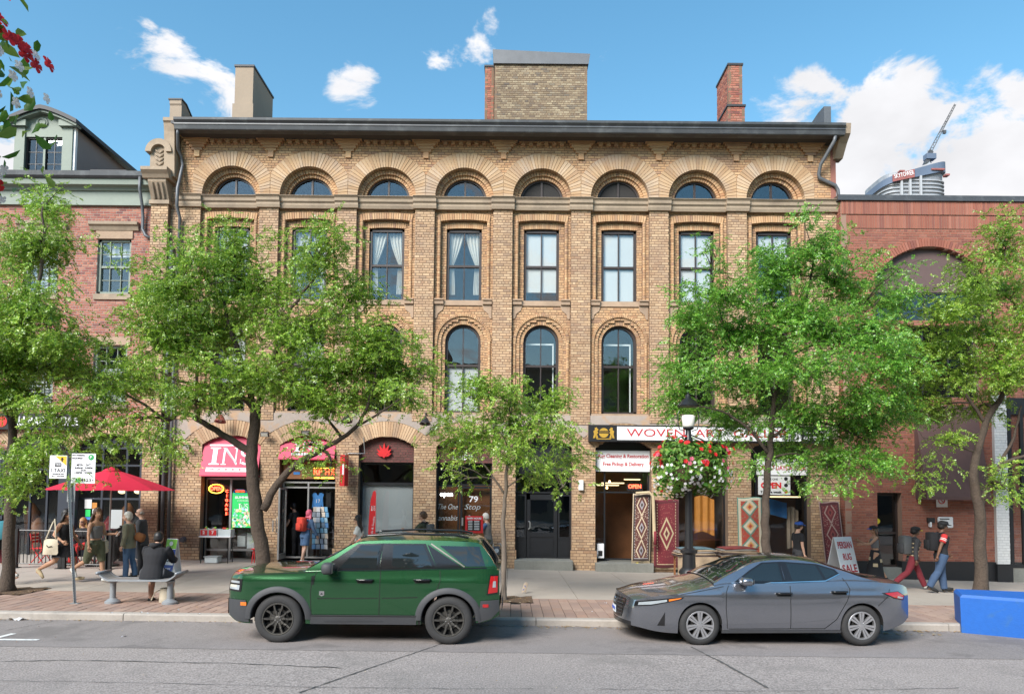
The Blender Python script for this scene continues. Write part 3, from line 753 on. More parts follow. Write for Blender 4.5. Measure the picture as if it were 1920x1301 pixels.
mat('glowing_green', (.02,.42,.10), .4, noise=(3,.1), emit=.25, emit_rgb=(.02,.45,.10)); mat('poster_mix', (.2,.5,.6), .4, ramp=[(.75,.85,.9),(.2,.55,.65),(.85,.8,.2),(.35,.7,.75),(.9,.4,.1),(.8,.9,.9),(.1,.5,.2)], emit=.0)  # the printed green has a faint glow added to its colour, no lamp
mat('wood_warm', (.22,.09,.035), .5, noise=[(3,.2),(20,.1)]); mat('frost', (.36,.39,.40), .55, noise=(1,.04)); mat('brown_glass', (.17,.07,.03), .25, noise=(1.4,.25))
mat('blue_cloth', (.05,.22,.55), .8, noise=(5,.1)); mat('card_mix', (.3,.4,.5), .5, ramp=[(.6,.65,.7),(.1,.25,.5),(.2,.45,.65),(.7,.6,.5),(.75,.75,.75),(.12,.2,.3)])
mat('maroon_brick', (.13,.045,.04), .8, ramp=[(.13,.045,.04),(.16,.06,.05),(.10,.04,.035),(.15,.05,.045)], bump=(60,.4,.004)); mat('dark_mortar', (.10,.07,.06), .9, noise=(3,.1))
mat('plastic_clear', (.55,.6,.62), .3, noise=(5,.1)); mat('orange_light', (.5,.2,.03), .6, noise=(3,.2))
YS_ = 22.70
SG = fz(1047)
def gx(px): return fx(px, 950, YS_)
def gz_(py): return fz(py, 960, YS_)
def frame(parent, name, x0, x1, z0, z1, y, t, m, muls=(), trans=(), glass='shop_glass', d=.08, skip=()):
    mb = MB(); mb.box(x0, x0+t, y, y+d, z0, z1).box(x1-t, x1, y, y+d, z0, z1).box(x0+t, x1-t, y, y+d, z1-t, z1).box(x0+t, x1-t, y, y+d, z0, z0+t)
    xs_ = [x0]+list(muls)+[x1]; zs_ = [z0]+list(trans)+[z1]
    for q in muls: mb.box(q-t/2, q+t/2, y+.004, y+d-.004, z0+t, z1-t)
    for q in trans: mb.box(x0+t, x1-t, y+.008, y+d-.008, q-t/2, q+t/2)
    o = mb.build(name, m, parent)
    for i in range(len(xs_)-1):
        for j in range(len(zs_)-1):
            if (i, j) in skip: continue
            MB().box(xs_[i]+t*.4, xs_[i+1]-t*.4, y+d*.45, y+d*.45+.008, zs_[j]+t*.4, zs_[j+1]-t*.4).build('pane', glass, o)
    return o
def arch_poly(i, zlow, y=None, inset=0, n=14):
    Rr, zc, al = seg_geo(HW_G[i]-inset, gzs, grise)
    return [(XG[i]-HW_G[i]+inset, zlow), (XG[i]+HW_G[i]-inset, zlow)]+[(XG[i]+Rr*math.sin(al-2*al*k/n), zc+Rr*math.cos(al-2*al*k/n)-inset*.3) for k in range(n+1)]
# interior of each shop: side wall and floor come from the block; warm goods behind the glass
def serif_letter(ch, w, h):
    """outline letters with slab serifs, as (x,z) polygons"""
    a = .13*h
    if ch == 'I': return [[(0,0),(w,0),(w,a*.5),(w*.72,a*.7),(w*.72,h-a*.7),(w,h-a*.5),(w,h),(0,h),(0,h-a*.5),(w*.28,h-a*.7),(w*.28,a*.7),(0,a*.5)]]
    if ch == 'N': return [[(0,0),(w*.3,0),(w*.3,a*.4),(w*.2,a*.6),(w*.2,h),(w*.09,h),(w*.09,a*.6),(0,a*.4)], [(0,h),(w*.22,h),(w*.86,0),(w*.93,0),(w*.93,h*.12),(w*.24,h*.98)], [(w*.80,h*.12),(w*.88,0),(w*.88,h-a*.6),(w,h-a*.4),(w,h),(w*.7,h),(w*.7,h-a*.4),(w*.80,h-a*.6)]]
    pts = []
    for r, rev in ((1.0, 0), (.58, 1)):
        q = []
        for k in range(25):
            t = k/24; 
            if t < .5: an = R(35)+t*2*R(235); cx_, cz_, rr = .5, .73, .27
            else: an = R(90)-(t-.5)*2*R(235); cx_, cz_, rr = .5, .27, .27
            rw = r if True else 1
            if t < .5: q.append((w*(cx_+.46*rw*math.cos(an)), h*(cz_+rr*rw*math.sin(an))))
            else: q.append((w*(cx_+.46*(2-rw if False else (1.58-rw))*math.cos(an)), h*(cz_+rr*(1.58-rw)*math.sin(an))))
        pts += q[::-1] if rev else q
    n = 25; outer, inner = pts[:n], pts[n:][::-1]
    return [[outer[k], outer[k+1], inner[k+1], inner[k]] for k in range(n-1)]+[[(w*.86,h*.66),(w*.93,h*.66),(w*.93,h*.96),(w*.86,h*.9)], [(w*.07,h*.04),(w*.14,h*.1),(w*.14,h*.34),(w*.07,h*.34)]]
def letters_ins(mb, x, z, w, h, y, M=None, d=.012):
    for ch, ox, ww in (('I', 0, .24), ('N', .28, .40), ('S', .70, .32)):
        for poly in serif_letter(ch, ww*w, h): mb.prism([(x+ox*w+a, z+b) for a, b in poly], y, y+d, M)
    return mb
def awning(i, zlow, label, market):
    poly = arch_poly(i, zlow, inset=.015); zt = max(z for _, z in poly); c = XG[i]
    def yy(z): return YG+.18-(zt-z)/(zt-zlow)*.36
    t = empty('awning', (c, YG, zlow), label, 'awning', 'pink awnings filling shop arches')
    mb = MB(); n = len(poly); mb.add([(x, yy(z), z) for x, z in poly]+[(x, yy(z)+.05, z) for x, z in poly], [tuple(range(n)), tuple(range(2*n-1, n-1, -1))]+[(k, n+k, n+(k+1) % n, (k+1) % n) for k in range(n)])
    mb.box(poly[0][0], poly[1][0], yy(zlow)+.001, YS_, zlow-.03, zlow+.002)
    mb.build('canopy', 'pink_awning', t)
    ang = math.atan2(.36, zt-zlow)
    M = Matrix.Translation((c, yy(zlow)-.012, zlow)) @ Matrix.Rotation(-ang, 4, 'X')
    h = zt-zlow; lt = MB()
    if market:
        for ch, ox, ww in (('I', 0, .24), ('N', .28, .40), ('S', .70, .32)):
            l1 = MB()
            for poly in serif_letter(ch, ww*1.34, h*.45): l1.prism([(-.66+ox*1.34+a, h*.27+b) for a, b in poly], 0, .012, M)
            l1.build('letter', 'grey_letter', t)
    if market and 0:
        letters_ins(lt, -.66, h*.27, 1.34, h*.45, 0, M)
    if market:
        MB().box(-.70, .66, .002, .012, h*.76, h*.80, M).build('bar', 'grey_letter', t); MB().box(-.72, .72, .002, .012, h*.09, h*.20, M).build('band', 'grey_letter', t)
        text_mb('M  A  R  K  E  T', .12, 0, h*.145, -.002, width=1.2, M=M).build('lettering', 'pink_awning', t)
    else:
        letters_ins(lt, -.42, h*.34, .86, h*.40, 0, M); lt.box(-.48, .46, .002, .012, h*.79, h*.83, M); lt.box(-.48, .46, .002, .012, h*.17, h*.27, M); lt.build('lettering', 'grey_letter', t)
awning(0, gz_(896), 'pink awning with large INS MARKET lettering over the shop window', True)
awning(1, gz_(864), 'pink awning with smaller INS lettering above the open shop door', False)
# bay 0: market window
zf0 = gz_(1046)
w0 = frame(main, 'shop_window', XG[0]-HW_G[0], XG[0]+HW_G[0], -.2, gz_(900), YS_, .06, 'alu', muls=[gx(432)], trans=[zf0+.18], glass='shop_glass')
MB().box(XG[0]-HW_G[0]-.1, gx(386), YS_-.03, YS_+.01, -.2, gz_(896)).build('pilaster', 'black_paint', main)
def sign_text(txt, px, py, size, m, name, label, cat, y=YS_-.03, ring_=None, width=None, tilt=0, group=None):
    x, z = fx(px, py, y), fz(py, px, y)
    t = empty(name, (x, y, z), label, cat, group); text_mb(txt, size, x, z, y, width=width, bold=.004).build('lettering', m, t)
    if ring_:
        a, b, m2 = ring_; MB().tube([(x+a*math.cos(2*math.pi*k/20), y+.01, z+b*math.sin(2*math.pi*k/20)) for k in range(21)], .012, 6, caps=False).build('neon_ring', m2, t)
    return t
sign_text('OPEN', 405, 916, .17, 'neon_red', 'neon_sign', 'red neon OPEN inside a yellow oval in market window', 'neon sign', ring_=(.23, .14, 'neon_yellow'), width=.36)
x, z = fx(451, 922, YS_), fz(922, 451, YS_)
t = empty('neon_sign', (x, YS_-.03, z), 'small oval red and blue neon above green poster', 'neon sign')
MB().tube([(x+.2*math.cos(k*math.pi/10), YS_-.03, z+.08*math.sin(k*math.pi/10)) for k in range(21)], .01, 6, caps=False).build('neon_ring', 'blue_cloth', t); text_mb('LOTTO', .09, x, z+.02, YS_-.035, width=.26).build('lettering', 'neon_red', t)
x, z = fx(425.5, 940, YS_), fz(940, 425, YS_); t = empty('neon_sign', (x, YS_-.03, z-.4), 'tall vertical red lettering in the market window', 'neon sign')
for k, ch in enumerate('CIGARS'): text_mb(ch, .12, x, z+.32-.14*k, YS_-.03, bold=.004).build('letter', 'neon_red', t)
# green poster
x0, x1, z0, z1 = gx(436), gx(476), gz_(993), gz_(928); y = YS_-.03
t = empty('poster', (x0, y, z0), 'bright green summer drinks poster with ice and fruit in market window', 'poster')
MB().box(x0, x1, y, y+.02, z0, z1).build('panel', 'glowing_green', t)
mb = MB(); rr = random.Random(2)
for k in range(90):
    cx_, cz_ = rr.uniform(x0+.04, x1-.04), z0+.03+rr.random()**1.3*(z1-z0)*.52; s = rr.uniform(.025, .06); a = rr.uniform(0, 3)
    mb.prism([(max(x0+.005, min(x1-.005, cx_+s*math.cos(a+q*math.pi/2.5))), max(z0+.005, cz_+s*math.sin(a+q*math.pi/2.5))) for q in range(5)], y-.003-.0005*(k % 7), y-.001)
mb.build('ice_and_fruit', 'poster_mix', t)
letters_ins(MB(), x0+.2, z1-.52, .3, .18, y-.006).build('lettering', 'sign_white', t); text_mb('SUMMER', .1, (x0+x1)/2, z1-.15, y-.006, width=.5, bold=.004).build('lettering', 'sign_white', t)
text_mb('COOLERS', .06, (x0+x1)/2, z1-.25, y-.006, width=.35).build('lettering', 'sign_white', t)
# things standing behind the market glass
for k, (a, b, c_, d_) in enumerate(((438, 474, 1040, 998), (440, 455, 1030, 1010), (458, 472, 1034, 1004))):
    o = MB().cbox(gx(a), gx(b), YS_+.3+.1*(k == 0), YS_+.9, gz_(c_), gz_(d_), .01).build('stock_box', 'sign_black' if k == 0 else 'plastic_clear'); tag(o, ['black shelf unit low in the market window', 'pale storage box left on the market shelf', 'tall pale storage box right on the market shelf'][k], 'box')
# bay 1: open door of the market
c = XG[1]; xa, xb = c-HW_G[1], c+HW_G[1]
MB().box(xa, xb, YS_+.0, YS_+.1, gz_(872), gz_(860)).build('lintel', 'black_paint', main)
f1 = frame(main, 'shop_door', xa+.02, xb-.02, SG-.06, gz_(906), YS_+.02, .05, 'alu', muls=[gx(577)], trans=[gz_(917)], glass='shop_glass', skip=[(0, 0)])
dl = MB(); dx, dz0, dz1 = gx(538), SG-.05, gz_(918)
for (a, b, c_, d_) in ((22.0, 22.06, dz0, dz1), (22.64, 22.70, dz0, dz1)): dl.box(dx-.05, dx, a, b, c_, d_)
dl.box(dx-.05, dx, 22.06, 22.64, dz0, dz0+.16).box(dx-.05, dx, 22.06, 22.64, dz1-.06, dz1)
dl.box(dx-.22, dx-.19, 22.02, 22.05, dz0+.85, dz0+1.2)
dl = dl.build('door', 'alu', main); MB().box(dx-.03, dx-.022, 22.05, 22.65, dz0+.15, dz1-.05).build('pane', 'shop_glass', dl)
MB().tube([(dx-.05, 22.12, dz0+.8), (dx-.13, 22.12, dz0+.82), (dx-.13, 22.12, dz0+1.25), (dx-.05, 22.12, dz0+1.27)], .014, 6).build('handle', 'alu', dl)
t = empty('display_board', (fx(600, 888, YS_), YS_-.06, fz(899, 600, YS_)), 'running red letter display board above the market door', 'display board')
MB().box(xa+.03, xb-.01, YS_-.06, YS_+.05, gz_(901), gz_(868)).build('board', 'wood_warm', t)
text_mb('RP HE', .26, gx(607), gz_(888), YS_-.066, width=gx(626)-gx(588), bold=.003).build('lettering', 'neon_red', t)
MB().box(gx(588), gx(626), YS_-.07, YS_-.06, gz_(900), gz_(898)).box(gx(588), gx(626), YS_-.07, YS_-.06, gz_(881), gz_(880)).build('neon_bar', 'neon_yellow', t)
text_mb('TORONTO', .1, gx(555), gz_(880), YS_-.066, width=.5, bold=.003).build('lettering', 'glowing_green', t); MB().box(gx(550), gx(562), YS_-.068, YS_-.06, gz_(893), gz_(888)).build('emblem', 'blue_cloth', t)
# postcard rack and the blue jersey
t = empty('postcard_rack', (gx(604), 22.58, SG), 'tall wire rack of souvenir postcards by the market door', 'rack')
MB().tube([(gx(604), 22.58, SG), (gx(604), 22.58, gz_(950))], .015, 6).tube([(gx(604)-.2, 22.58, SG+.01), (gx(604)+.2, 22.58, SG+.01)], .02, 6).build('pole', 'black_metal', t)
cm = None
for r in range(8):
    for q in range(4):
        if cm is None: cm = MB().box(-.055, .055, -.004, .004, -.075, .075).mesh('postcard'); cm.materials.append(MATS['card_mix'])
        o = bpy.data.objects.new('postcard', cm.copy() if (r+q) % 1 else cm); C.objects.link(o); o.parent = t
        o.location = ((q-1.5)*.13+.02*math.sin(r*3+q), -.03-.05*(q % 2), .32+r*.165); o.rotation_euler = (.15, 0, (q-1.5)*-.25)
t = empty('sports_jersey', (gx(592), YS_+.18, gz_(950)), 'blue sports jersey hanging inside the market door glass', 'jersey')
x0, x1, z0, z1 = gx(582), gx(604), gz_(955), gz_(927); m_ = (x0+x1)/2
MB().prism([(x0, z0), (x1, z0), (x1-.03, z0+.3), (x1, z1-.05), (x1-.06, z1), (m_+.06, z1), (m_, z1-.1), (m_-.06, z1), (x0+.06, z1), (x0, z1-.05), (x0+.03, z0+.3)], YS_+.16, YS_+.22).build('shirt', 'blue_cloth', t)
text_mb('17', .16, m_, (z0+z1)/2-.03, YS_+.155).build('lettering', 'sign_white', t)
o = MB().cbox(gx(607), gx(618), YS_+.2, YS_+.3, gz_(955), gz_(925), .02).build('dark_jacket', 'sign_black'); tag(o, 'dark jacket hanging beside the blue jersey', 'jacket')
# bays 2 and 3: maroon brick above, black frames below
for i in (2, 3):
    b_, m_ = MB(), MB(); Rr, zc, al = seg_geo(HW_G[i], gzs, grise)
    wall(b_, m_, XG[i]-HW_G[i], XG[i]+HW_G[i], gz_(869), gzs+grise, YS_-.1, .12, [lambda z, i=i: [] if z < gzs else [(-99, XG[i]-math.sqrt(max(0, Rr*Rr-(z-zc)**2))), (XG[i]+math.sqrt(max(0, Rr*Rr-(z-zc)**2)), 99)]])
    o = m_.build('tympanum', 'dark_mortar', main, fix=False); b_.build('brickwork', 'maroon_brick', o, fix=False, kind='stuff')
w2 = frame(main, 'shop_window', XG[2]-HW_G[2], XG[2]+HW_G[2], SG+.1, gz_(869), YS_, .06, 'black_paint', trans=[gz_(908)], glass='shop_glass')
MB().box(XG[2]-.8, XG[2]+.8, YS_+.12, YS_+.14, SG+.2, gz_(909)).build('frosted_film', 'frost', w2)
MB().box(XG[2]-HW_G[2], XG[2]+HW_G[2], YS_-.1, YS_+.02, -1, SG+.1).build('stall_riser', 'black_paint', main)
# red leaf sign
x, z, y = fx(722, 843, YS_), fz(843, 722, YS_), YS_-.16
t = empty('leaf_sign', (x, y, z), 'red fan shaped leaf emblem on dark brick over frosted window', 'sign')
for k in range(7):
    a = R(-66+22*k); L_ = [.26,.33,.40,.44,.40,.33,.26][k]; M = Matrix.Translation((x, y, z-.22)) @ Matrix.Rotation(a, 4, 'Y')
    MB().prism([(-.018, 0), (.018, 0), (.05, L_*.5), (0, L_), (-.05, L_*.5)], -.012-.002*k, .03, M).build('leaflet', 'red_sign', t)
MB().prism([(x, z-.27), (x+.13, z-.12), (x-.13, z-.12)], y-.03, y+.03).build('leaf_base', 'red_sign', t)
t = empty('shop_sign', (fx(868, 856, YS_), YS_-.14, fz(856, 868, YS_)), 'white script shop name on the dark brick above door 79', 'sign')
text_mb('Cube', .34, fx(868, 856, YS_), fz(856, 868, YS_), YS_-.13, width=.62, shear=.35, bold=.004).build('lettering', 'sign_white', t)
x, z = fx(850, 842, YS_), fz(842, 850, YS_)
MB().tube([(x-.12, YS_-.13, z-.03), (x-.04, YS_-.13, z+.05), (x+.02, YS_-.13, z-.02), (x+.12, YS_-.13, z+.04)], .025, 6).build('red_flourish', 'red_sign', t)
xm = gx(861)
w3 = frame(main, 'shop_window', XG[3]-HW_G[3], xm, SG-.05, gz_(869), YS_, .05, 'black_paint', trans=[gz_(912)])
d3 = frame(main, 'shop_door', xm+.03, XG[3]+HW_G[3], SG-.05, gz_(912), YS_, .07, 'black_paint')
frame(main, 'fanlight', xm+.03, XG[3]+HW_G[3], gz_(911), gz_(869), YS_, .05, 'black_paint')
MB().box(XG[3]-HW_G[3]+.05, XG[3]+HW_G[3]-.05, YS_+.25, YS_+.27, SG, gz_(911)).build('brown_film', 'brown_glass', w3)
MB().box(gx(866), gx(869), YS_-.05, YS_-.03, SG+1.0, SG+1.25).build('handle', 'alu', d3)
sign_text('open', 837, 926, .21, 'neon_white', 'neon_sign', 'white lower case open light in the cannabis shop window', 'neon sign', y=YS_-.02, width=.4)
sign_text('79', 888, 936, .26, 'sign_white', 'door_number', 'white number 79 on the brown shop door', 'number', y=YS_-.02, width=.28)
t = empty('window_lettering', (gx(850), YS_-.01, SG+1.2), 'pale script One Stop Cannabis Store lettering across window and door', 'lettering')
text_mb('The One', .24, gx(840), gz_(951), YS_-.015, width=.62, shear=.3).build('lettering', 'frost', t); text_mb('Stop', .24, gx(886), gz_(951), YS_-.015, width=.5, shear=.3).build('lettering', 'frost', t)
text_mb('annabis', .24, gx(840), gz_(972), YS_-.015, width=.62, shear=.3).build('lettering', 'frost', t); text_mb('Store', .24, gx(890), gz_(972), YS_-.015, width=.5, shear=.3).build('lettering', 'frost', t)
# bay 4: black panelled door on a stone step
zd = gz_(1046); xa, xb = XG[4]-HW_G[4], XG[4]+HW_G[4]
MB().box(xa, xb, YS_+.02, YS_+.1, gz_(888), gzs+grise).build('tympanum', 'black_paint', main)
frame(main, 'fanlight', xa, xb, gz_(924), gz_(880), YS_, .05, 'black_paint', glass='glass_dark')
dm = MB(); da, db = gx(988), gx(1045)
dm.box(da, db, YS_+.05, YS_+.1, zd, gz_(926)); 
for (a, b, c_, d_) in ((da+.12, db-.12, zd+.1, zd+.62),): dm.box(a, b, YS_+.035, YS_+.05, c_, d_).box(a+.05, b-.05, YS_+.028, YS_+.036, c_+.05, d_-.05)
for (a, b) in ((da, da+.1), (db-.1, db)): dm.box(a, b, YS_+.03, YS_+.05, zd, gz_(926))
dm.box(da, db, YS_+.03, YS_+.05, gz_(936), gz_(926)).box(da, db, YS_+.031, YS_+.05, zd+.66, zd+.8)
d4 = dm.build('door', 'black_paint', main)
MB().box(da+.12, db-.12, YS_+.04, YS_+.046, zd+.8, gz_(937)).build('pane', 'glass_dark', d4)
MB().tube([(da+.06, YS_+.03, zd+.9), (da+.06, YS_-.05, zd+.92), (da+.1, YS_-.06, zd+.95), (da+.1, YS_-.06, zd+1.12), (da+.06, YS_-.03, zd+1.16)], .022, 6).build('handle', 'alu', d4)
frame(main, 'side_light', xa, da-.02, zd+.62, gz_(926), YS_, .05, 'black_paint', glass='glass_dark'); frame(main, 'side_light', db+.02, xb, zd+.62, gz_(926), YS_, .05, 'black_paint', glass='glass_dark')
MB().box(xa, da-.02, YS_+.01, YS_+.08, zd-.1, zd+.62).box(xa+.06, da-.08, YS_-.0, YS_+.012, zd+.1, zd+.5).build('panel', 'black_paint', main); MB().box(db+.02, xb, YS_+.01, YS_+.08, zd-.1, zd+.62).box(db+.07, xb-.06, YS_, YS_+.012, zd+.1, zd+.5).build('panel', 'black_paint', main)
MB().cbox(xa-.02, xb+.02, 22.05, YS_+.3, -1, zd, .015).build('step', 'step_stone', main)
# bay 5: rug shop door
xa, xb = XG[5]-HW_G[5], XG[5]+HW_G[5]
MB().cbox(xa-.02, xb+.0, 22.02, YS_+.5, -1, gz_(1050), .015).build('step', 'step_stone', main)
MB().box(xa, xb, YS_+.05, YS_+.12, gz_(846), gzs+grise).build('tympanum', 'sign_black', main)
f5 = frame(main, 'shop_door', xa, xb, gz_(1048), gz_(881), YS_+.05, .05, 'black_paint', muls=[gx(1134)], trans=[gz_(921)], skip=[(1, 0)])
t = empty('rug_cleaning_sign', (gx(1168), YS_-.1, gz_(863)), 'white board offering rug cleaning and free pickup in red letters', 'sign')
MB().box(xa+.01, xb-.01, YS_-.08, YS_-.02, gz_(882), gz_(843)).build('board', 'sign_white', t)
text_mb('Rug Cleaning & Restoration', .16, gx(1168), gz_(853.5), YS_-.084, width=1.58, bold=.003).build('lettering', 'red_text', t); text_mb('Free Pickup & Delivery', .16, gx(1168), gz_(868.5), YS_-.084, width=1.28, bold=.003).build('lettering', 'red_text', t)
t = sign_text('OPEN', 1190, 912, .17, 'neon_red', 'neon_sign', 'red lit OPEN sign in a dark box over rug shop door', 'neon sign', y=YS_+.0, width=.4)
MB().box(gx(1176), gx(1205), YS_+.012, YS_+.05, gz_(918), gz_(905)).build('box', 'sign_black', t)
# bays 6 and 7: rug shop windows
for i in (6, 7):
    xa, xb = XG[i]-HW_G[i], XG[i]+HW_G[i]
    MB().box(xa, xb, YS_+.05, YS_+.12, gz_(858), gzs+grise).build('tympanum', 'sign_black', main)
    frame(main, 'shop_window', xa, xb, gz_(1042), gz_(856), YS_, .06, 'black_paint', muls=[] if i == 6 else [gx(1418)], trans=[])
    MB().box(xa, xb, YS_-.12, YS_+.1, -1, gz_(1042)).build('stall_riser', 'step_stone', main)
t = empty('opening_days_sign', (gx(1466), YS_-.08, gz_(871)), 'white board reading open 7 days a week above rug shop window', 'sign')
MB().box(gx(1418), gx(1516), YS_-.08, YS_-.03, gz_(886), gz_(856)).build('board', 'sign_white', t); text_mb('OPEN 7 DAYS A WEEK', .2, gx(1466), gz_(873), YS_-.085, width=1.5, bold=.004).build('lettering', 'red_text', t)
t = empty('window_banner', (gx(1450), YS_-.05, gz_(905)), 'cream WE ARE OPEN banner with social icons in rug shop window', 'banner')
MB().box(gx(1421), gx(1481), YS_-.05, YS_-.03, gz_(923), gz_(888)).build('sheet', 'blind', t)
text_mb('WE ARE ONE', .09, gx(1443), gz_(894), YS_-.054, width=.5).build('lettering', 'sign_black', t); text_mb('OPEN', .24, gx(1445), gz_(906), YS_-.054, width=.64, bold=.012).build('lettering', 'red_sign', t); text_mb('7 days a week', .1, gx(1445), gz_(918), YS_-.054, width=.66, bold=.004).build('lettering', 'sign_black', t)
for k, py in enumerate((893, 905, 917)): MB().prism([(gx(1473)+.06*math.cos(a), gz_(py)+.06*math.sin(a)) for a in [2*math.pi*q/12 for q in range(12)]], YS_-.056, YS_-.05).build('icon', 'sign_black' if k < 2 else 'red_text', t)
# the rug shop's fascia
yf_ = 22.14
def bx_(px): return fx(px, 813, yf_)
def bz_(py): return fz(py, 1330, yf_)
t = empty('fascia_sign', (bx_(1330), yf_, bz_(830)), 'long white and black rug gallery fascia sign with gold lion crest', 'sign')
MB().box(bx_(1104), bx_(1560), yf_, YG-.02, bz_(829), bz_(798)).build('box', 'sign_black', t)
MB().box(bx_(1157), bx_(1502), yf_-.012, yf_, bz_(826), bz_(801)).build('panel', 'sign_white', t)
TM = text_mb('WOVEN  ART  GALLERY', .34, bx_(1335), bz_(813), yf_-.018, width=bx_(1496)-bx_(1176)); TM.build('lettering', 'red_text', t)
text_mb('416 942 6026', .16, bx_(1531), bz_(807.5), yf_-.006, width=.8, bold=.002).build('lettering', 'sign_white', t); text_mb('647 784 9229', .16, bx_(1531), bz_(820.5), yf_-.006, width=.8, bold=.002).build('lettering', 'sign_white', t)
cx_, cz_ = bx_(1132), bz_(813)
mb = MB().prism([(cx_+.15*math.cos(a), cz_+.15*math.sin(a)) for a in [2*math.pi*q/20 for q in range(20)]], yf_-.012, yf_)
for s in (-1, 1):
    lion = [(.17,-.16),(.24,-.17),(.23,-.06),(.27,-.16),(.33,-.17),(.30,-.04),(.32,.05),(.27,.09),(.28,.15),(.22,.17),(.19,.12),(.16,.10),(.2,.05),(.17,0),(.21,-.04)]
    mb.prism([(cx_+s*a, cz_+b) for a, b in lion][::s], yf_-.012, yf_)
mb.box(cx_-.22, cx_+.22, yf_-.012, yf_, cz_-.2, cz_-.175)
mb.build('crest', 'gold', t); MB().box(cx_-.17, cx_+.17, yf_-.016, yf_-.011, cz_-.015, cz_+.065).build('crest_band', 'sign_black', t); text_mb('WOVEN', .07, cx_, cz_+.025, yf_-.02, width=.28).build('lettering', 'gold', t)
# warm lights, goods and back wall in the rug shop
MB().box(XG[5]-1.1, XR-.4, YS_+2.2, YS_+2.3, -1, 4.2).build('shop_back_wall', 'wood_warm', main)
for k, (px, py) in enumerate(((1140, 908), (1150, 903), (1145, 915))):
    o = MB().lathe([(.015, 0), (.03, .015), (.035, .04), (.025, .07), (.01, .09)], 8, cx=gx(px), cy=YS_+.9); 
    for v in range(len(o.v)): o.v[v] = (o.v[v][0], o.v[v][1], o.v[v][2]+gz_(py))
    o = o.build('ceiling_spot', 'lamp_warm' if k < 2 else 'lamp_warm'); tag(o, 'small warm ceiling spot inside the rug shop door', 'lamp', 'ceiling spots in the rug shop')
for k, (a, b, py) in enumerate(((1120, 1160, 911), (1128, 1170, 907), (1170, 1200, 900), (1290, 1350, 890), (1440, 1500, 930))):
    o = MB().box(fx(a, py, 23.6), fx(b, py, 23.6), 23.55, 23.62, fz(py, 1200, 23.6), fz(py, 1200, 23.6)+.04).build('strip_light', 'lamp_white'); tag(o, 'long white strip light on the rug shop ceiling', 'lamp', 'strip lights in the rug shop')
for k, (a, b, c_, d_, m) in enumerate(((1312, 1350, 1000, 930, 'orange_light'), (1405, 1440, 1010, 940, 'brown_glass'), (1420, 1490, 965, 935, 'blue_cloth'), (1490, 1512, 1030, 950, 'stucco'))):
    o = MB().grid(lambda u, v: (gx(a)+(gx(b)-gx(a))*u, YS_+.7+.05*math.sin(u*17), gz_(c_)+(gz_(d_)-gz_(c_))*v+.08*math.sin(u*4)), 12, 6).build('hanging_textile', m, smooth=True, fix=False)
    tag(o, ['orange textile hung inside the rug shop window', 'brown textile hung beside the kilim window', 'blue cloth draped inside the right rug window', 'tan patterned textile hung at the window edge'][k], 'textile')
# ------------------------------------------------------------ fittings on the wall
def gooseneck(px, py, m, label):
    x, z = fx(px, py, 22.0), fz(py, px, 22.0); t = empty('wall_lamp', (x, YG, z+.1), label, 'lamp')
    MB().tube([(x, YG-.02, z+.2), (x, YG-.12, z+.3), (x, 22.1, z+.27), (x, 22.02, z+.14)], .016, 6).build('arm', 'black_metal', t)
    MB().lathe([(.03, .16), (.06, .13), (.09, .08), (.17, -.06), (.18, -.08), (.165, -.08), (.08, .07)], 14, M=Matrix.Translation((x, 22.02, z)) @ Matrix.Rotation(R(-14), 4, 'X')).build('shade', m, t, smooth=True)
    MB().ell((x, 22.02, z-.01), (.05, .05, .06)).build('bulb', 'lamp_off', t, smooth=True)
mat('copper_paint', (.22,.06,.04), .4, noise=(3,.1))
gooseneck(413, 786, 'copper_paint', 'rusty red gooseneck lamp over the INS MARKET awning'); gooseneck(650, 786, 'black_metal', 'black gooseneck lamp between market and frosted window'); gooseneck(797, 790, 'black_metal', 'black gooseneck lamp between the two dark brick tympana')
def flood(px, py, label):
    x, z = fx(px, py, 22.2), fz(py, px, 22.2); t = empty('flood_light', (x, 22.3, z), label, 'lamp')
    M = Matrix.Translation((x, 22.18, z)) @ Matrix.Rotation(R(30), 4, 'X')
    MB().cbox(-.13, .13, -.05, .05, -.07, .07, .012, M).build('housing', 'black_metal', t); MB().box(-.1, .1, -.056, -.05, -.05, .05, M).build('lens', 'lamp_off', t); MB().tube([(x, 22.22, z), (x, 22.41, z+.02)], .02, 6).build('bracket', 'black_metal', t)
flood(497, 814, 'black flood light on the wall between pink awnings'); flood(574, 812, 'black flood light above the smaller INS awning'); flood(350, 838, 'dark flood light beside the left downpipes')
t = empty('blade_sign', (fx(645, 880, 21.9), YG, fz(912, 645, 21.9)), 'narrow vertical red blade sign beside the market door', 'sign')
x = fx(645, 880, 22.0); MB().box(x-.07, x+.07, 21.78, 22.28, fz(911, 645, 22), fz(853, 645, 22)).build('box', 'red_sign', t); MB().tube([(x, 22.2, fz(853, 645, 22)-.1), (x, 22.2, fz(853, 645, 22)+.04), (x, 22.42, fz(853, 645, 22)+.04)], .015, 6).build('bracket', 'alu', t)
MB().box(x+.0, x+.05, 21.772, 21.78, fz(890, 645, 22), fz(870, 645, 22)).build('emblem', 'sign_white', t); MB().tube([(x+.02, YG-.03, fz(850, 660, YG)), (x+.55, YG-.03, fz(850, 660, YG)), (x+.5, YG-.03, fz(820, 660, YG))], .014, 6).build('conduit', 'alu', t)
o = MB().cbox(fx(1084, 905), fx(1093, 905), YG-.12, YG, fz(918), fz(899), .015).build('alarm_box', 'white_paint'); tag(o, 'small white alarm box on the pier beside the rug shop', 'alarm box')
t = empty('gas_meter', (fx(931, 1030, 22.2), 22.2, fz(1048)), 'grey gas meter with pipes at the foot of the pier', 'meter')
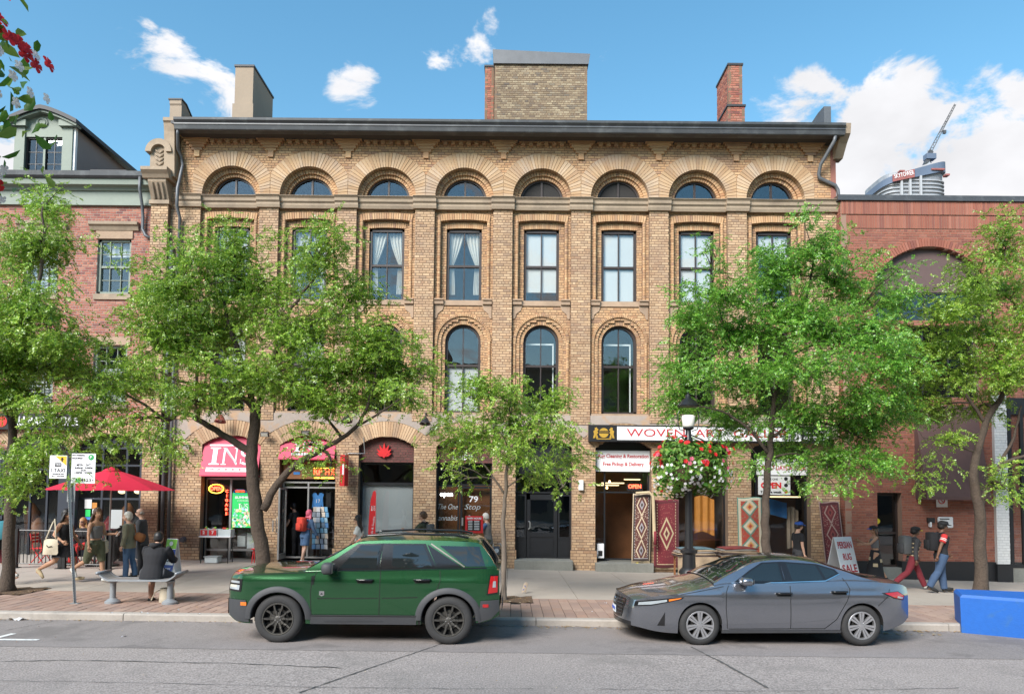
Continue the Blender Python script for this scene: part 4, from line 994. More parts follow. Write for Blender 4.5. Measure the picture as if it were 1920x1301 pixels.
x, z = fx(931, 1030, 22.2), fz(1036); MB().cbox(x-.12, x+.1, 22.1, 22.3, z-.05, z+.22, .03).build('case', 'pipe_grey', t); MB().tube([(x-.1, 22.2, z-.5), (x-.1, 22.2, z+.3), (x+.12, 22.2, z+.3), (x+.2, 22.2, z+.12), (x+.2, 22.2, z-.5)], .022, 6).build('pipe', 'alu', t); MB().lathe([(.07, -.02), (.07, .03)], 12, M=Matrix.Translation((x, 22.09, z+.1)) @ Matrix.Rotation(R(90), 4, 'X')).build('dial', 'sign_white', t)
t = empty('standpipe', (fx(347, 1018), YG, fz(1018)), 'round dark hose connection on the brick beside left door pier', 'standpipe')
x, z = fx(347, 1018), fz(1016); MB().lathe([(.09, 0), (.09, .04), (.06, .05), (.055, .11), (.07, .12), (.07, .15)], 14, M=Matrix.Translation((x, YG, z)) @ Matrix.Rotation(R(90), 4, 'X')).build('flange', 'pipe_grey', t)
# ============================================================ the red brick building on the left
YL = 22.40
left = empty('corner_cafe_building', (fx(140), YL, fz(1045)), 'old red brick building with sage green cornice and black shopfront', 'building')
lx0, lx1 = fx(-260, 500), fx(287, 500)
zfr0, zfr1, zgu = fz(387, 100), fz(346, 100), fz(333, 100)
LW = [(-87, 0), (46+31, 0), (213, 0)]
lz = dict(u0=fz(553, 210), u1=fz(450, 210), l0=fz(757, 210), l1=fz(648, 210))
LX = [fx(p, 500, YL) for p, _ in LW]; LHW = .53
b_, m_ = MB(), MB()
holes = [h_rect(x-LHW, x+LHW, lz['u0'], lz['u1']) for x in LX]+[h_rect(x-LHW, x+LHW, lz['l0'], lz['l1']) for x in LX]
LA = [(fx(-75, 840, YL), .95), (fx(70, 840, YL), .95), (fx(207, 840, YL), 1.18)]
zls, lr = fz(838, 100), .42
holes += [h_seg(x, w, -1.2, zls, lr) for x, w in LA]
wall(b_, m_, lx0, lx1, -1.2, zfr0+.05, YL, .35, holes, bl=.205, crs=.078)
# one by one: the bricks round the near window that show largest
keep = MB(); n_ind = 0; per = len(b_.f)//5; v = b_.v
zlo, zhi = fz(560, 210), fz(392, 210)
bm_cache = {}
rest = MB()
for k in range(per):
    q = v[k*8:k*8+8]; cx_ = (q[0][0]+q[1][0])/2; cz_ = (q[0][2]+q[3][2])/2
    if n_ind < 295 and fx(140, 480) < cx_ < fx(290, 480) and zlo < cz_ < zhi and q[1][0]-q[0][0] > .17:
        MB().add(q, [(4,5,6,7),(0,1,5,4),(1,2,6,5),(2,3,7,6),(3,0,4,7)]).build('brick', 'red_brick', left, fix=False); n_ind += 1
    else: rest.add(q, [(4,5,6,7),(0,1,5,4),(1,2,6,5),(2,3,7,6),(3,0,4,7)])
for x, w in LA:
    Rr, zc, al = seg_geo(w, zls, lr); ring(rest, x, zc, Rr-.004, Rr+.4, math.pi/2-al, math.pi/2+al, 30, YL-.014, YL+.3)
rest.build('brickwork', 'red_brick', left, fix=False, kind='stuff'); m_.build('mortar_wall', 'red_mortar', left, fix=False)
for k, (x, w) in enumerate(LA):
    mb = MB(); Rr, zc, al = seg_geo(w, zls, lr); ring(mb, x, zc, Rr-.006, Rr+.41, math.pi/2-al, math.pi/2+al, 30, YL-.02, YL-.012); mb.build('arch_brickwork', 'arch_brick', left, fix=False, kind='stuff')
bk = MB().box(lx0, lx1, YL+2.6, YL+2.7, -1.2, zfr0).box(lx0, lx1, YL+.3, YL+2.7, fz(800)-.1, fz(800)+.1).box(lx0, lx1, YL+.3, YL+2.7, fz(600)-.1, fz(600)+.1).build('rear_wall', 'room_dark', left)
MB().box(lx0, lx1+.1, YL-.06, YL+.4, zfr0, zfr1+.3).build('frieze', 'green_trim', left)
MB().box(lx0, lx1+.1, YL-.09, YL+.1, zfr0-.02, zfr0+.06).build('frieze_bead', 'green_trim', left)
zm = zfr0+(zfr1-zfr0)*.62
MB().extrude_x([(YL, zm-.02), (YL-.12, zm), (YL-.16, zm+.08), (YL-.30, zm+.12), (YL-.32, zgu-.2), (YL+.2, zgu-.2)], lx0, lx1+.06).build('cornice', 'green_trim', left)
MB().extrude_x([(YL-.36, zgu-.2), (YL-.42, zgu-.14), (YL-.44, zgu), (YL-.3, zgu), (YL+.1, zgu-.06), (YL+.1, zgu-.2)], lx0, lx1+.02).build('gutter', 'gutter', left)
MB().extrude_x([(YL-.32, zgu-.08), (YL-.32, zgu-.02), (29, zgu+1.9), (29, zgu+1.8)], lx0, lx1+.3).build('roof', 'roof_dark', left)
MB().box(fx(183, 325), fx(250, 325), YL-.3, YL+.2, zgu+.02, zgu+.09).build('roof_hatch', 'roof_dark', left)
x = fx(271, 500); pipe('downpipe', [(x, YL-.36, zgu-.1), (x, YL-.36, zfr1-.3), (x, YL-.16, zfr0-.1), (x, YL-.1, zfr0-.4), (x, YL-.1, fz(440)), (x+.1, YL-.1, fz(452)), (x+.32, YL-.1, fz(458))], .05, left)
for i, x in enumerate(LX):
    for (z0, z1, up) in ((lz['u0'], lz['u1'], 1), (lz['l0'], lz['l1'], 0)):
        w = sash(x, z0+.02, z1-.01, LHW-.01, YL+.14, parent=left, bars=2, m='green_trim', bw=.022)
        for (a, b) in ((z0+.09, (z0+z1)/2-.04), ((z0+z1)/2+.04, z1-.09)): MB().box(x-LHW+.06, x+LHW-.06, YL+.12, YL+.17, (a+b)/2-.011, (a+b)/2+.011).build('glazing_bar', 'green_trim', w)
        if i < 2: 
            for k in range(16): MB().box(x-LHW+.1, x+LHW-.1, YL+.28, YL+.31, z0+.15+k*(z1-z0-.25)/16, z0+.15+(k+.72)*(z1-z0-.25)/16).build('blind_slat', 'blind', w)
        else:
            blind(w, x, LHW-.05, z1-.5 if up else z0+.1, z1-.1 if up else z1-.7, YL+.3)
        MB().box(x-LHW-.06, x+LHW+.06, YL-.05, YL+.2, z0-.18, z0).build('sill', 'stone', left)
        if up:
            MB().box(x-LHW-.05, x+LHW+.05, YL-.03, YL+.15, z1, z1+.28).build('lintel', 'sand_stone', left)
            MB().extrude_x([(YL, z1+.25), (YL-.05, z1+.26), (YL-.10, z1+.38), (YL-.16, z1+.42), (YL-.17, z1+.5), (YL, z1+.52)], x-LHW-.24, x+LHW+.24).build('window_hood', 'stone', left)
        else: MB().box(x-LHW-.1, x+LHW+.1, YL-.04, YL+.15, z1, z1+.25).build('lintel', 'sand_stone', left)
# dormer
yd = 23.1
def dx_(p): return fx(p, 270, yd)
def dz_(p): return fz(p, 80, yd)
xa, xb, z0, z1 = dx_(26), dx_(140), dz_(345), dz_(232)
wa, wb = dx_(47), dx_(118); wz0, wz1 = dz_(330), dz_(257)
dm = MB().box(xa+.08, wa, yd, yd+.2, z0, z1).box(wb, xb-.08, yd, yd+.2, z0, z1).box(wa, wb, yd, yd+.2, wz1, z1+.25).box(wa, wb, yd, yd+.2, z0, wz0)
dm = dm.build('dormer', 'green_trim', left)
for a in (xa+.05, xb-.38): MB().box(a, a+.33, yd-.05, yd+.02, z0, z1-.12).build('pilaster', 'green_trim', dm)
for a in (xa-.12, xb-.46): MB().box(a, a+.58, yd-.16, yd+.1, z1-.14, z1+.06).build('entablature', 'green_trim', dm)
xm = dx_(78); zp = dz_(206)
n = 12; top = [(xa-.2+(xb-xa+.4)*k/n, z1+.02+(zp-z1)*(1-abs(2*k/n-1)**1.35)) for k in range(n+1)]
MB().prism([(xa, z1-.02), (xb, z1-.02)]+[(max(xa, min(xb, x)), z-.14) for x, z in top[::-1]], yd+.01, yd+.2).build('gable', 'green_trim', dm)
MB().prism(top+[(x, z-.13) for x, z in top[::-1]], yd-.3, yd+4.2).build('dormer_roof', 'roof_dark', dm)
MB().prism([(x+(.02 if x < xm else -.02), z-.135) for x, z in top]+[(x+(.05 if x < xm else -.05), z-.19) for x, z in top[::-1]], yd-.22, yd+.05).build('bargeboard', 'green_trim', dm)
MB().prism([(xm+.19*math.cos(a), (z1+.02)+.17*math.sin(a)) for a in [2*math.pi*k/18 for k in range(18)]], yd-.04, yd+.01).build('rosette', 'green_trim', dm)
MB().tube([(xm+.13*math.cos(a), yd-.05, z1+.02+.12*math.sin(a)) for a in [2*math.pi*k/16 for k in range(17)]], .022, 6, caps=False).build('rosette_rim', 'green_trim', dm)
MB().box(xb-.12, xb-.02, yd+.2, yd+4.2, zgu-.05, z1-.1).build('side_cladding', 'cladding', dm); MB().box(xa+.02, xa+.12, yd+.2, yd+4.2, zgu-.05, z1-.1).build('side_cladding', 'cladding', dm)
MB().box(xb-.13, xb+.02, yd+.0, yd+.12, zgu, z1-.1).build('corner_board', 'white_paint', dm)
fr = MB(); t_ = .05
for a in (wa, (wa+wb)/2-.04, wb-.05): fr.box(a, a+(.05 if a != (wa+wb)/2-.04 else .08), yd+.06, yd+.14, wz0, wz1)
fr.box(wa, wb, yd+.06, yd+.14, wz1-.05, wz1).box(wa, wb, yd+.06, yd+.14, wz0, wz0+.05)
w = fr.build('window', 'frame_brown', dm)
MB().box((wa+wb)/2-.035, (wa+wb)/2+.035, yd+.03, yd+.06, wz0, wz1).build('mullion', 'green_trim', dm)
MB().box(wa, wb, yd+.1, yd+.11, wz0, wz1).build('pane', 'glass_dark', dm)
for s in (0, 1):
    a = wa+.05 if s == 0 else (wa+wb)/2+.04; b = a+(wb-wa)/2-.09
    [MB().box(*q).build('glazing_bar', 'black_metal', dm) for q in (((a+b)/2-.01, (a+b)/2+.01, yd+.085, yd+.1, wz0, wz1), (a, b, yd+.086, yd+.1, wz0+.42, wz0+.44), (a, b, yd+.086, yd+.1, wz0+.82, wz0+.84))]
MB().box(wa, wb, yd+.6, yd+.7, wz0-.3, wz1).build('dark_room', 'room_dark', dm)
# party pier with console and small arched top
px0, px1 = fx(287, 500), fx(319, 500)
b2, m2 = MB(), MB(); wall(b2, m2, px0, px1, -1.2, fz(388, 300), YL-.16, .3); wall(b2, m2, px1, XL+.02, -1.2, fz(300, 300), YL+.02, .3)
pp = m2.build('party_pier', 'buff_mortar', left, fix=False); b2.build('brickwork', 'pier_brick', pp, fix=False, kind='stuff')
zb = fz(388, 300); 
MB().box(px0-.04, px1+.05, YL-.22, YL+.2, zb-.02, zb+.1).build('impost', 'stone', pp)
MB().extrude_x([(YL+.2, zb+.1), (YL-.16, zb+.1), (YL-.22, zb+.25), (YL-.36, zb+.5), (YL-.42, zb+.62), (YL-.42, zb+.72), (YL+.2, zb+.72)], px0+.0, px1+.02).build('console', 'stone', pp)
for k in range(3): 
    a = px0+.05+k*(px1-px0-.1)/3; MB().tube([(a+.08, YL-.19, zb+.14), (a+.08, YL-.27, zb+.3), (a+.08, YL-.41, zb+.58)], .05, 6).build('console_flute', 'stone', pp)
MB().extrude_x([(YL+.3, zb+.7), (YL-.46, zb+.7), (YL-.52, zb+.8), (YL-.62, zb+.9), (YL-.62, zb+1.0), (YL+.3, zb+1.02)], px0-.14, px1+.14).build('console_cap', 'stone', pp)
cx_ = (px0+px1)/2+.02; zc_ = zb+1.02; hw = .36
prof = [(cx_-hw+.06, zc_), (cx_+hw-.06, zc_), (cx_+hw-.06, zc_+.55)]+[(cx_+(hw-.06)*math.cos(a), zc_+.55+(hw-.06)*math.sin(a)) for a in [math.pi*k/12 for k in range(1, 12)]]+[(cx_-hw+.06, zc_+.55)]
MB().prism(prof, YL-.3, YL+.2).build('acroterion', 'stone', pp)
rg = MB(); ring_solid(rg, cx_, zc_+.55, hw-.13, hw+.05, 0, math.pi, YL-.42, YL+.22, 14); rg.build('arched_hood', 'stone', pp)
for k in range(4):
    for s in (-1, 1): MB().tube([(cx_, YL-.31, zc_+.14+k*.13), (cx_+s*.08, YL-.325, zc_+.2+k*.13), (cx_+s*.16, YL-.31, zc_+.30+k*.12)], [.012, .028, .01], 5).build('palm_leaf', 'stone', pp)
x = fx(322, 600); pipe('downpipe', [(x, YL-.08, fz(470)), (x, YL-.08, 0)], .06, left, straps=[(x, YL-.08, 6.5), (x, YL-.08, 3)])
# cafe shopfront
SY = YL+.2
def cx2(p): return fx(p, 950, SY)
for k, (x, w) in enumerate(LA):
    a, b = x-w, x+w
    f = frame(left, 'shop_window', a, b, fz(1035, 200) if k == 2 else -.3, zls+.02, SY, .06, 'navy_paint', muls=[a+(b-a)*.36, a+(b-a)*.68] if k == 2 else [a+(b-a)*.34, a+(b-a)*.62], trans=[fz(935, 200), fz(872, 200)] if k == 2 else [fz(880, 200)], glass='shop_glass')
    mb = MB(); Rr, zc, al = seg_geo(w, zls, lr); mb.prism([(a, zls), (b, zls)]+[(x+Rr*math.sin(al-2*al*j/10), zc+Rr*math.cos(al-2*al*j/10)) for j in range(11)], SY+.02, SY+.06); mb.build('arch_panel', 'navy_paint', left)
    if k == 2: MB().box(a, b, SY-.02, SY+.1, -1, fz(1034, 200)).build('stall_riser', 'navy_paint', left)
for (p, q) in ((268, 304), (118, 150), (-20, 16)):
    a, b = cx2(p), cx2(q); o = MB().box(a, b, YL-.07, YL+.1, -1, fz(846, 200)).build('pilaster', 'navy_paint', left)
    MB().box(a+.08, b-.08, YL-.085, YL-.06, fz(1000, 200), fz(862, 200)).box(a-.02, b+.02, YL-.1, YL-.05, -1, fz(1004, 200)).box(a-.03, b+.03, YL-.12, YL-.05, fz(852, 200), fz(846, 200)).build('panel_moulding', 'navy_paint', o)
t = empty('cafe_sign', (fx(75, 790), YL-.1, fz(805)), 'black bakery sign board with white letters and red badge', 'sign')
MB().box(fx(-30, 790, 22.2), fx(150, 790, 22.2), 22.2, YL-.02, fz(805, 75, 22.2), fz(775, 75, 22.2)).build('board', 'sign_black', t)
text_mb('AU PAIN DORÉ', .36, fx(84, 790, 22.2), fz(790, 84, 22.2), 22.19, width=fx(148, 790, 22.2)-fx(22, 790, 22.2), bold=.012).build('lettering', 'sign_white', t)
MB().prism([(fx(3, 790, 22.2)+.17*math.cos(a), fz(790, 3, 22.2)+.17*math.sin(a)) for a in [2*math.pi*k/18 for k in range(18)]], 22.188, 22.2).build('badge', 'red_sign', t)
o = text_mb('81', .26, fx(84, 851, SY-.02), fz(851, 84, SY-.02), SY-.03, bold=.004).build('door_number', 'sign_white'); tag(o, 'white street number on the cafe transom glass', 'number')
for k, (a, b, c_, d_, m) in enumerate(((159, 172, 953, 936, 'blind'), (173, 182, 953, 942, 'orange_light'), (161, 170, 968, 955, 'glowing_green'), (160, 172, 974, 969, 'blue_cloth'), (174, 189, 985, 954, 'sign_white'), (208, 230, 990, 955, 'frost'))):
    o = MB().box(cx2(a), cx2(b), SY-.012, SY-.002, fz(c_, 180, SY), fz(d_, 180, SY)).build('window_notice', m); tag(o, ['grey printed notice taped inside cafe window', 'orange sticker on the cafe window', 'round green sticker on the cafe window', 'small blue sticker below the green one', 'tall white menu sheet on the cafe window', 'wide pale menu board behind cafe umbrella'][k], 'notice')
for k, (px, py) in enumerate(((229, 921), (259, 921))):
    o = MB().ell((fx(px, py, 23.4), 23.4, fz(py, px, 23.4)), (.12, .12, .08)).build('pendant_lamp', 'lamp_white', smooth=True); tag(o, 'round white lamp glowing inside the cafe', 'lamp', 'lamps inside the cafe')
for k, (px, py, m) in enumerate(((205, 985, 'red_sign'), (240, 960, 'wood_warm'), (60, 960, 'brown_glass'), (70, 985, 'wood_warm'))):
    x, z = fx(px, py, 23.2), fz(py, px, 23.2); o = MB().lathe([(.18, z-1), (.2, z-.5), (.26, z), (.05, z+.3)], 9, cx=x, cy=23.2).build('display_stand', m, smooth=True); tag(o, ['red display stand inside the cafe window', 'brown display stand inside the cafe window', 'dark display stand beside the cafe door', 'brown display stand beside the cafe door'][k], 'display stand')

# ============================================================ the modern red brick building on the right
YR = 22.12
right = empty('modern_brick_building', (fx(1720), YR, fz(1085)), 'modern orange red brick building with a wide blind arch', 'building')
rx0, rx1 = fx(1580, 600, YR), fx(1866, 800, YR)
def rz(p): return fz(p, 1720, YR)
b_, m_ = MB(), MB()
ax, az, ar_ = fx(1745, 520, YR), rz(545), fx(1850, 520, YR)-fx(1745, 520, YR)
Rr, zc, al = seg_geo(ar_, az+.35, rz(462)-az-.35)
dr0, dr1 = fx(1646, 1000, YR), fx(1692, 1000, YR)
wh = [h_seg(ax, ar_, rz(600), az+.35, rz(462)-az-.35), h_rect(dr0, dr1, -2, rz(926)), h_rect(fx(1690, 700, YR), fx(1835, 700, YR), rz(745), rz(610))]
for seg in ((rx0, fx(2060, 600, YR), rz(1052), rz(430), wh),): wall(b_, m_, *seg[:4], YR, .35, seg[4], bl=.215, crs=.08)
# soldier courses at the parapet
nb = int((fx(2060, 400, YR)-rx0)/.075); n_ind = 0
for (za, zb2, d) in ((rz(429), rz(404), .0), (rz(404)+.012, rz(378), .025)):
    m_.box(rx0, fx(2060, 400, YR), YR-d+.009, YR+.35, za, zb2)
    for k in range(nb):
        xa = rx0+k*.075; q = MB(); brick(q, xa+.005, xa+.07, za+.004, zb2-.004, YR-d)
        if xa < fx(1925, 400, YR) and n_ind < 296: q.build('brick', 'modern_brick', right, fix=False); n_ind += 1
        else: b_.add(q.v, q.f)
ring(b_, ax, zc, Rr, Rr+.24, math.pi/2-al, math.pi/2+al, 52, YR-.016, YR+.2)
# return wall towards the buff block
b2, m2 = MB(), MB(); wall(b2, m2, YR, YR+3, rz(1085), rz(378), 0, .2, bl=.215)
b_.add([(rx0-.0+v[1]-.02, v[0], v[2]) for v in b2.v], b2.f); m_.add([(rx0+v[1]-.02, v[0], v[2]) for v in m2.v], m2.f)
b_.build('brickwork', 'modern_brick', right, fix=False, kind='stuff'); m_.build('mortar_wall', 'modern_mortar', right, fix=False)
mat('brown_panel', (.11,.07,.065), .7, noise=[(1,.08),(8,.05)]); mat('brown_awning', (.10,.055,.05), .8, noise=[(1,.1),(6,.08)])
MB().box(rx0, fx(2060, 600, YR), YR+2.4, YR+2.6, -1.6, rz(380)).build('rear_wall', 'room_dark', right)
MB().box(rx0-.12, fx(2070, 400, YR), YR-.08, YR+.5, rz(378), rz(368)).build('coping', 'gutter', right)
MB().prism([(fx(1570, 360, YR), rz(369)), (fx(1700, 360, YR), rz(369)), (fx(1700, 360, YR), rz(366)), (fx(1590, 355, YR), rz(355))], YR+.6, YR+3).build('roof_upstand', 'gutter', right)
MB().prism([(ax-ar_, az), (ax+ar_, az)]+[(ax+Rr*math.sin(al-2*al*k/16), zc+Rr*math.cos(al-2*al*k/16)) for k in range(17)], YR+.2, YR+.3).build('arch_panel', 'brown_panel', right)
frame(right, 'window', fx(1650, 700, YR), fx(1840, 700, YR), rz(600), az, YR+.22, .06, 'black_metal', muls=[fx(1700, 700, YR), fx(1745, 700, YR), fx(1792, 700, YR)], glass='glass_dark')
frame(right, 'window', fx(1690, 700, YR), fx(1835, 700, YR), rz(745), rz(610), YR+.22, .06, 'black_metal', muls=[fx(1738, 700, YR), fx(1786, 700, YR)], glass='glass_dark')
aw = MB().extrude_x([(YR-.0, rz(760)), (YR-.62, rz(930)), (YR-.62, rz(936)), (YR, rz(936))], fx(1715, 850, YR), fx(1832, 850, YR)); o = aw.build('shop_awning', 'brown_awning'); tag(o, 'brown sloped fabric awning under the orange brick wall', 'awning')
MB().box(fx(1690, 1065, YR), fx(1895, 1065, YR), YR-.05, YR+.3, -1.6, rz(1052)).build('plinth', 'black_paint', right); MB().box(rx0, dr0, YR-.04, YR+.3, -1.6, rz(1052)).build('plinth', 'black_paint', right)
d = frame(right, 'door', dr0, dr1, rz(1064), rz(926), YR+.25, .06, 'frame_brown', trans=[rz(1000)], glass='shop_glass'); MB().box(dr0, dr1, YR-.02, YR+.4, -1.6, rz(1064)).build('door_step', 'step_stone', right)
o = MB().prism([(fx(1652, 978, YR)+.09*math.cos(a), rz(978)+.09*math.sin(a)) for a in [2*math.pi*k/14 for k in range(14)]], YR+.235, YR+.245).build('door_sticker', 'neon_yellow'); tag(o, 'round yellow sticker on the glass door', 'sticker'); 
MATS['sticker'] = mat('sticker', (.75,.6,.03), .5, noise=(3,.05)); o.data.materials[0] = MATS['sticker']
t = empty('no_smoking_sign', (fx(1765, 940, YR), YR-.02, rz(950)), 'small white no smoking notice on brick wall', 'sign'); MB().box(fx(1755, 940, YR), fx(1776, 940, YR), YR-.02, YR, rz(950), rz(930)).build('plate', 'sign_white', t); MB().tube([(fx(1765, 940, YR)+.09*math.cos(a), YR-.024, rz(938)+.09*math.sin(a)) for a in [2*math.pi*k/14 for k in range(15)]], .013, 5, caps=False).build('ban_ring', 'red_sign', t); MB().tube([(fx(1765, 940, YR)-.06, YR-.024, rz(938)+.06), (fx(1765, 940, YR)+.06, YR-.024, rz(938)-.06)], .01, 5).build('ban_bar', 'red_sign', t)
t = empty('wall_plate', (fx(1772, 978, YR), YR-.06, rz(988)), 'white rectangular wall plate behind the walking men', 'sign'); MB().cbox(fx(1757, 978, YR), fx(1786, 978, YR), YR-.06, YR, rz(989), rz(968), .03).build('plate', 'sign_white', t); MB().box(fx(1760, 978, YR), fx(1778, 978, YR), YR-.064, YR-.06, rz(973), rz(971)).build('print', 'sign_black', t)
t = empty('hose_bib', (fx(1742, 975, YR), YR-.02, rz(985)), 'black box with white tag on the brick wall', 'wall box'); MB().cbox(fx(1737, 975, YR), fx(1750, 975, YR), YR-.1, YR, rz(979), rz(970), .01).build('box', 'black_metal', t); MB().box(fx(1740, 975, YR), fx(1743, 975, YR), YR-.11, YR-.02, rz(987), rz(978)).build('tag', 'sign_white', t)
# white brick pilaster and the dark shop beyond
mat('white_brick', (.66,.66,.65), .6, noise=(2,.05), island=.05); mat('white_mortar', (.5,.5,.5), .8, noise=(2,.05))
b2, m2 = MB(), MB(); wall(b2, m2, fx(1866, 900, YR-.1), fx(1890, 900, YR-.1), rz(1056), rz(740), YR-.12, .2); o = m2.build('white_pilaster', 'white_mortar', right, fix=False); b2.build('brickwork', 'white_brick', o, fix=False, kind='stuff')
MB().box(fx(1864, 1065, YR), fx(1893, 1065, YR), YR-.16, YR+.2, -1.6, rz(1055)).build('pilaster_base', 'black_paint', right)
shop = empty('dark_shop_front', (fx(1960, 900), YR-.1, rz(1085)), 'dark glazed shop beyond the white brick pilaster', 'building')
frame(shop, 'shop_window', fx(1893, 900, YR-.1), fx(2050, 900, YR-.1), rz(1062), rz(770), YR-.08, .1, 'black_paint', muls=[fx(1915, 900, YR), fx(1980, 900, YR)], trans=[rz(920)], glass='shop_glass')
MB().box(fx(1893, 900, YR-.1), fx(2050, 900, YR), YR-.05, YR+.02, rz(770), rz(745)).build('fascia', 'black_paint', shop); MB().box(fx(1893, 900, YR-.1), fx(2050, 900, YR), YR-.06, YR, -1.6, rz(1062)).build('stall_riser', 'step_stone', shop)
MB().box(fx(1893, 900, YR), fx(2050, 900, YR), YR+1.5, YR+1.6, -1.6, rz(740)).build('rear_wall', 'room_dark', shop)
rr = random.Random(9)
for k in range(16):
    px, py = rr.uniform(1892, 1925), rr.uniform(778, 826); o = MB().ell((fx(px, py, 22.9), 22.9, fz(py, px, 22.9)), (.022, .022, .028), 6, 4).build('fairy_light', 'lamp_warm', smooth=True); tag(o, 'tiny warm fairy light hanging in the dark shop', 'lamp', 'fairy lights in the dark shop')
x, z = fx(1873, 914, 21.9), fz(914, 1873, 21.9); t = empty('security_camera', (x, 22, z), 'black security camera on the white brick pilaster', 'camera'); MB().tube([(x-.22, 21.8, z), (x+.1, 21.8, z)], [.07, .06], 10).build('body', 'black_metal', t, smooth=True); MB().tube([(x, 21.8, z+.04), (x, 22.05, z+.1)], .02, 6).build('bracket', 'black_metal', t)

# ============================================================ far tower under construction, with its crane
YT_ = 620.0
tower = empty('unfinished_tower', (P(1722, 360, YT_).x, YT_, -1.4), 'distant tower under construction wrapped in blue netting, crane on top', 'tower')
mat('tower_net', (.10,.14,.21), .8, noise=(.05,.15)); mat('tower_floor', (.36,.38,.41), .7, noise=(.1,.05)); mat('tower_dark', (.22,.24,.27), .5, noise=(.2,.3)); mat('tower_orange', (.26,.09,.085), .8, noise=(.2,.2))
tx0, tx1 = P(1662, 340, YT_).x, P(1783, 340, YT_).x
def plan(g=0):
    w = tx1-tx0; p = []
    for k in range(40):
        a = 2*math.pi*k/40; e = .45; cx_, sy = math.cos(a), math.sin(a)
        p.append(((tx0+tx1)/2+(w/2+g)*math.copysign(abs(cx_)**e, cx_), YT_+26+(26+g)*math.copysign(abs(sy)**e, sy)))
    return p
def tz(p): return P(1722, p, YT_).z
MB().poly_z(plan(-1.2), -1.4, tz(322)).build('core', 'tower_dark', tower, local=False)
fh = 3.4; z = tz(338); k = 0
while z > tz(338)-fh*16:
    MB().poly_z(plan(0), z, z+.7).build('floor_edge', 'tower_floor', tower); z -= fh
for px in (1690, 1706, 1726): MB().box(P(px, 350, YT_).x-.9, P(px, 350, YT_).x+.9, YT_-1.2, YT_+1, tz(400), tz(330)).build('white_fin', 'tower_floor', tower)
pl = plan(1.0); n = len(pl); mb = MB()
slope = lambda x: (x-tx0)/(tx1-tx0)
mb.add([(x, y, tz(345)+slope(x)*(tz(318)-tz(345))) for x, y in pl]+[(x, y, tz(333)+slope(x)*(tz(298)-tz(333))) for x, y in pl], [tuple(range(n-1, -1, -1)), tuple(range(n, 2*n))]+[(i, (i+1) % n, n+(i+1) % n, n+i) for i in range(n)])
mb.build('netting', 'tower_net', tower)
xa, xb = P(1672, 335, YT_).x, P(1713, 335, YT_).x
MB().prism([(xa, tz(343)), (xb, tz(334)), (xb, tz(319)), (xa, tz(330))], YT_-2, YT_-1.2).build('name_board', 'tower_orange', tower)
M = Matrix.Translation((xa+1, YT_-2.3, tz(341))) @ Matrix.Rotation(-math.atan2(tz(334)-tz(343), xb-xa), 4, 'Y')
text_mb('SKYTOWER', 5.5, (xb-xa)/2, 3.3, 0, width=(xb-xa)*.92, depth=.2, M=M).build('lettering', 'sign_white', tower)
for px, py, w_ in ((1757, 318, 26), (1690, 322, 10), (1775, 328, 8)):
    x = P(px, py, YT_).x; MB().box(x-w_/4.5, x+w_/4.5, YT_-1.9, YT_+3, tz(py+2), tz(py-1)).build('safety_screen', 'tower_orange', tower)
crane = empty('tower_crane', (P(1742, 300, YT_).x, YT_+10, tz(300)), 'dark luffing crane standing on the unfinished tower', 'crane')
def PT(px, py, dy=10): return P(px, py, YT_+dy)
def lattice(a, b, w, name):
    a, b = Vector(a), Vector(b); mb = MB(); d = (b-a).normalized(); s = d.cross(Vector((0, 1, 0))).normalized()*w; n = int((b-a).length/(2.2*w))
    for q in (s, -s): mb.tube([a+q, b+q*.5], .38, 4)
    for k in range(n): mb.tube([a.lerp(b, k/n)+s*(1 if k % 2 else -1)*(1-.5*k/n), a.lerp(b, (k+1)/n)-s*(1 if k % 2 else -1)*(1-.5*k/n)], .24, 4)
    return mb.build(name, 'gutter', crane)
lattice(PT(1742, 306), PT(1742, 282), 1.8, 'mast'); lattice(PT(1744, 285), PT(1791, 196), 1.2, 'jib')
MB().box(PT(1734, 285).x, PT(1752, 285).x, YT_+7, YT_+13, tz(290), tz(280)).build('cab', 'tower_net', crane); MB().prism([(PT(1731, 292).x, tz(299)), (PT(1740, 292).x, tz(296)), (PT(1748, 280).x, tz(276)), (PT(1743, 275).x, tz(272))], YT_+8, YT_+12).build('counterweight', 'gutter', crane)
MB().tube([PT(1788, 205), PT(1762, 250)], .2, 4).build('hoist_rope', 'gutter', crane); MB().box(PT(1768, 238).x, PT(1773, 238).x, YT_+9, YT_+11, tz(240), tz(234)).build('hook_block', 'gutter', crane)

# ============================================================ the block across the street, seen in the glass
opp = empty('office_block', (0, -16, 0), 'brown brick office block across the street reflected in windows', 'building')
mat('opp_brick', (.24,.15,.105), .85, noise=[(.3,.1),(4,.1)]); mat('opp_glass', (.03,.04,.05), .08, spec=.8, noise=(1,.1))
for (a, b, h, m, dy) in ((-45, -6, 15.5, 'opp_brick', 0), (-6, 14, 12.5, 'stucco', .6), (14, 48, 16.5, 'red_brick', 0)):
    MB().box(a, b, -26, -16+dy, -1, h).build('wall', m if m != 'red_brick' else 'opp_brick', opp); MB().box(a-.1, b+.1, -16.2, -15.6+dy, h-.1, h+.4).build('cornice', 'stone', opp)
    x = a+1.2
    while x < b-2:
        for z in (.5, 4.4, 7.9, 11.4):
            if z+2.2 > h-.6: continue
            MB().box(x, x+1.6, -15.96+dy, -15.93+dy, z, z+2.3).build('window', 'opp_glass', opp); 
        x += 3.1
